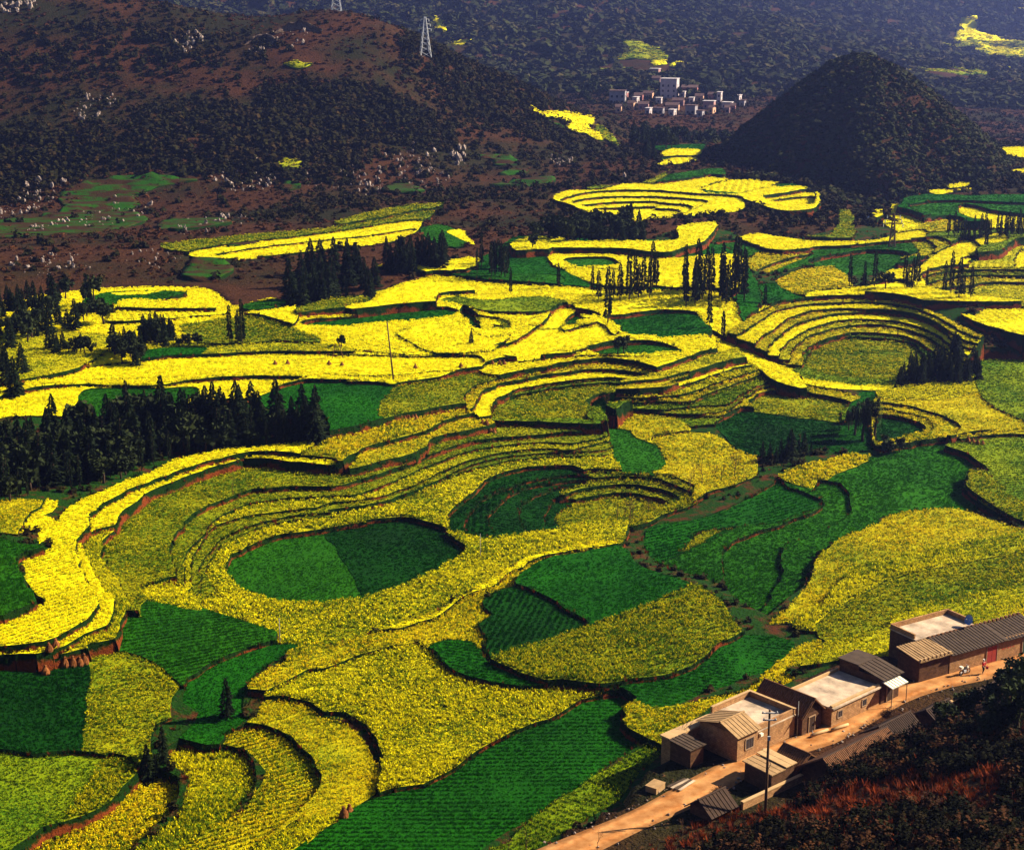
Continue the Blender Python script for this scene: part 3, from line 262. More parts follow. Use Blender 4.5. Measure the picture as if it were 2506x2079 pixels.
HILLS = [(-138.4,348.8,4.0),(-102.3,252.4,2.0),(-79.3,191.1,0.0),(-62.3,145.0,-3.0),(153.8,388.8,1.0),(122.9,305.8,-3.0),(90.0,218.6,-3.0),(175.6,447.4,4.0),(-119.1,373.2,5.0),(-111.7,387.6,6.0),(-98.1,380.2,5.5),(-88.2,387.6,6.0),(-76.6,388.7,5.8),(-78.2,397.1,6.2),(-65.8,394.6,6.0),(-58.4,393.4,5.6),(-49.9,412.3,6.2),(-50.0,474.8,7.0),(-38.5,474.8,7.0),(-21.6,478.5,6.5),(-15.4,423.8,5.0),(-6.9,455.6,5.5),(0.0,482.1,6.0),(13.0,541.4,6.0),(25.4,566.3,5.5),(51.2,613.3,6.0),(-138.9,381.7,7.0),(-165.3,375.8,8.0),(69.1,662.7,5.0),(61.9,515.4,3.0),(88.3,496.8,1.0),(103.5,483.3,0.0),(130.6,544.5,4.0),(160.7,577.9,5.0),(200.3,652.9,6.0),(226.3,633.1,8.0),(115.9,528.1,0.5),(113.0,507.3,-0.5),(66.9,726.3,5.0),(66.6,901.4,6.0),(93.3,901.4,6.0),(125.3,901.4,6.0),(52.3,883.8,6.0),(-220.7,545.0,2.3),(-168.5,535.0,3.6),(-136.4,535.0,3.6),(-104.3,535.0,3.6),(-73.5,545.0,5.6),(-41.9,560.0,5.4),(-8.6,575.0,5.3),(17.9,600.0,6.0),(-244.8,610.0,15.7),(-187.2,600.0,16.7),(-131.5,590.0,17.6),(-80.2,600.0,16.7),(-27.9,625.0,14.3),(9.7,650.0,12.0),(41.0,690.0,7.3),(-273.7,690.0,38.4),(-209.8,680.0,38.9),(-146.7,665.0,37.8),(-95.7,665.0,39.7),(-57.1,670.0,39.4),(-20.4,690.0,25.5),(-327.1,780.0,80.4),(-278.4,770.0,80.3),(-231.1,760.0,76.0),(-197.2,755.0,70.7),(-161.3,740.0,65.9),(-139.1,735.0,61.4),(-121.3,730.0,57.7),(-104.9,735.0,59.3),(-77.5,740.0,63.8),(-56.7,720.0,57.5),(-39.0,700.0,46.0),(-18.9,715.0,36.8),(10.8,735.0,26.3),(33.3,750.0,16.4),(49.9,765.0,8.2),(63.3,745.0,-4.4),(-420.0,950.0,25.0),(-250.0,930.0,20.0),(-120.0,930.0,15.0),(-60.0,900.0,12.0),(0.0,900.0,10.0),(60.0,860.0,8.0),(-420.0,1150.0,40.0),(-200.0,1150.0,30.0),(0.0,1100.0,20.0),(33.8,1150.0,16.1),(54.9,1250.0,29.1),(60.7,1030.0,13.0),(111.2,1080.0,14.8),(131.1,1280.0,28.1),(161.7,1100.0,15.3),(240.6,1500.0,41.9),(238.4,1250.0,18.4),(-19.7,1350.0,41.1),(-24.6,1700.0,80.9),(109.9,1900.0,92.5),(260.3,2000.0,93.6),(394.8,2100.0,94.7),(567.1,2300.0,71.2),(-172.1,1700.0,90.4),(-347.1,1600.0,89.3),(-240.5,1450.0,55.2),(-515.5,1700.0,99.8),(-661.8,1700.0,109.3),(-37.1,2600.0,235.8),(440.1,2800.0,225.6),(-555.6,2600.0,242.8),(-1148.3,2600.0,242.8),(266.5,900.0,2.2),(265.8,1000.0,4.6),(316.3,1020.0,3.2),(338.7,1150.0,6.1),(312.4,1250.0,7.6),(416.5,1350.0,6.4),(445.3,1600.0,12.5),(507.3,1650.0,13.0),(437.7,1700.0,16.1),(554.5,2000.0,26.2),(628.2,2050.0,25.0),(763.8,2500.0,43.0),(649.9,2400.0,37.4),(1097.6,3300.0,107.7),(857.0,3300.0,135.2),(788.0,2000.0,26.2),(438.0,1100.0,2.6),(1341.9,3200.0,106.6),(341.1,850.0,-6.4),(0.0,0.0,70.0),(-60.0,0.0,66.0),(60.0,0.0,72.0),(120.0,0.0,80.0),(30.0,60.0,38.0),(60.0,60.0,46.0),(100.0,60.0,52.0),(0.0,60.0,26.0),(-40.0,60.0,14.0),(-90.0,60.0,6.0),(-150.0,60.0,2.0),(30.0,90.0,14.0),(55.0,95.0,20.0),(90.0,100.0,26.0),(0.0,90.0,8.0),(-30.0,95.0,2.0),(-90.0,100.0,-3.0),(5.0,115.0,-1.5),(-30.0,115.0,-3.5),(-90.0,120.0,-4.0),(90.0,105.0,40.0),(105.0,92.0,56.0),(130.0,110.0,62.0),(150.0,110.0,60.0),(140.0,160.0,14.0),(110.0,190.0,2.0),(16.8,112.0,8.2),(21.7,100.0,15.1),(24.4,86.0,23.0),(25.3,72.0,31.0),(22.7,124.0,4.2),(28.9,116.0,9.9),(35.1,112.0,14.1),(40.7,118.0,14.0),(49.0,120.0,15.1)]  # steep points right of the view: unseen hill, raised to shade the near slope
CONE = (137.0,650.0,49.1)
TREE_LABELS = [('dark conifer in the big black grove below the long yellow field', 'big conifer grove', 'tree'), ('tall conifer spiking above the roof of the big black grove', 'tall spikes of the big grove', 'tree'), ('low dark tree along the front edge of the big black grove', 'front edge of the big grove', 'tree'), ('black conifer of the grove between brown hill foot and yellow field', 'hill foot conifer grove', 'tree'), ('black conifer in the row right of the hill foot grove', 'conifer row behind the thin yellow strip', 'tree'), ('dark cypress in the short row behind the green strip', 'short cypress row', 'tree'), ('tall thin dark cypress standing in the middle distance row', 'tall thin cypresses', 'tree'), ('lone short cypress left of the green patch among conifers', None, 'tree'), ('lone cypress at the left end of the mottled yellow field', None, 'tree'), ('tallest cypress rising from the edge of the square green field', None, 'tree'), ('cypress on the right rim of the square green field, taller', None, 'tree'), ('cypress on the right rim of the square green field, shorter', None, 'tree'), ('lone cypress on the shelf left of the bowl', None, 'tree'), ('tall thin cypress in the loose row left of the conifer clump', 'loose row of thin cypresses', 'tree'), ('tall dark cypress in the tight clump behind the square green field', 'tight clump of tall cypresses', 'tree'), ('small dark cypress on the rim behind the round bowl', 'cypresses on the bowl rim', 'tree'), ('rounded dark tree among the bowl rim cypresses', None, 'tree'), ('dark poplar in the far right hand row', 'poplar row at the right', 'tree'), ('black conifer in the round clump beside the stepped bowl', 'round black conifer clump', 'tree'), ('loose dark weeping tree beside the hook shaped hollow', 'weeping trees by the hollow', 'tree'), ('small bushy dark tree on the yellow ridge line', 'two bushy trees on the ridge', 'tree'), ('small dark conifer in the gully behind the yellow crest', 'gully conifers', 'tree'), ('slim bare sapling along the gully', 'bare saplings along the gully', 'tree'), ('dark evergreen in the wood at the left edge under the brown hill', 'left edge wood', 'tree'), ('dark tree in the thicket by the left edge plots', 'thickets at left', 'tree'), ('small dark tree in the low hedge between left edge plots', 'low hedge at left', 'tree'), ('dark tree in the dense clump left of the pale green field', 'dense clump by the pale green field', 'tree'), ('tiny round bush in front of the pale green field', 'tiny bushes', 'tree'), ('slender conifer of the pair standing in the pale green field', 'pair of slender conifers', 'tree'), ('lone round dark tree on the edge of the brilliant yellow field', None, 'tree'), ('lone small conifer in the brilliant yellow field', None, 'tree'), ('bushy small tree of the couple on the small dark green plot', 'couple of bushy trees', 'tree'), ('dark tree in the scrubby wood behind the yellow field', 'scrubby wood at the hill foot', 'tree'), ('dark tree in the wood below the far village', 'wood below the far village', 'tree'), ('dark tree behind the far village roofs', 'trees behind the far village', 'tree'), ('dark conifer standing alone above the gully', None, 'tree'), ('dark conifer in the trio at the gully foot', 'three conifers at the gully foot', 'tree'), ('small bare tree on the mustard band of the left bowl', None, 'tree'), ('small bare tree on the middle bowl floor', None, 'tree'), ('tiny bare tree on the stepped rings of the round bowl', 'bare trees on the bowl rings', 'tree'), ('small round tree in front of the hill foot wood', None, 'tree'), ('leafless sapling on the dark slope beside the road', 'leafless saplings by the road', 'tree'), ('leafless pole thin tree behind the dark shed left of the window house', None, 'tree'), ('dark bushy tree crowding the lower right slope', 'dark trees on the lower right slope', 'tree')]
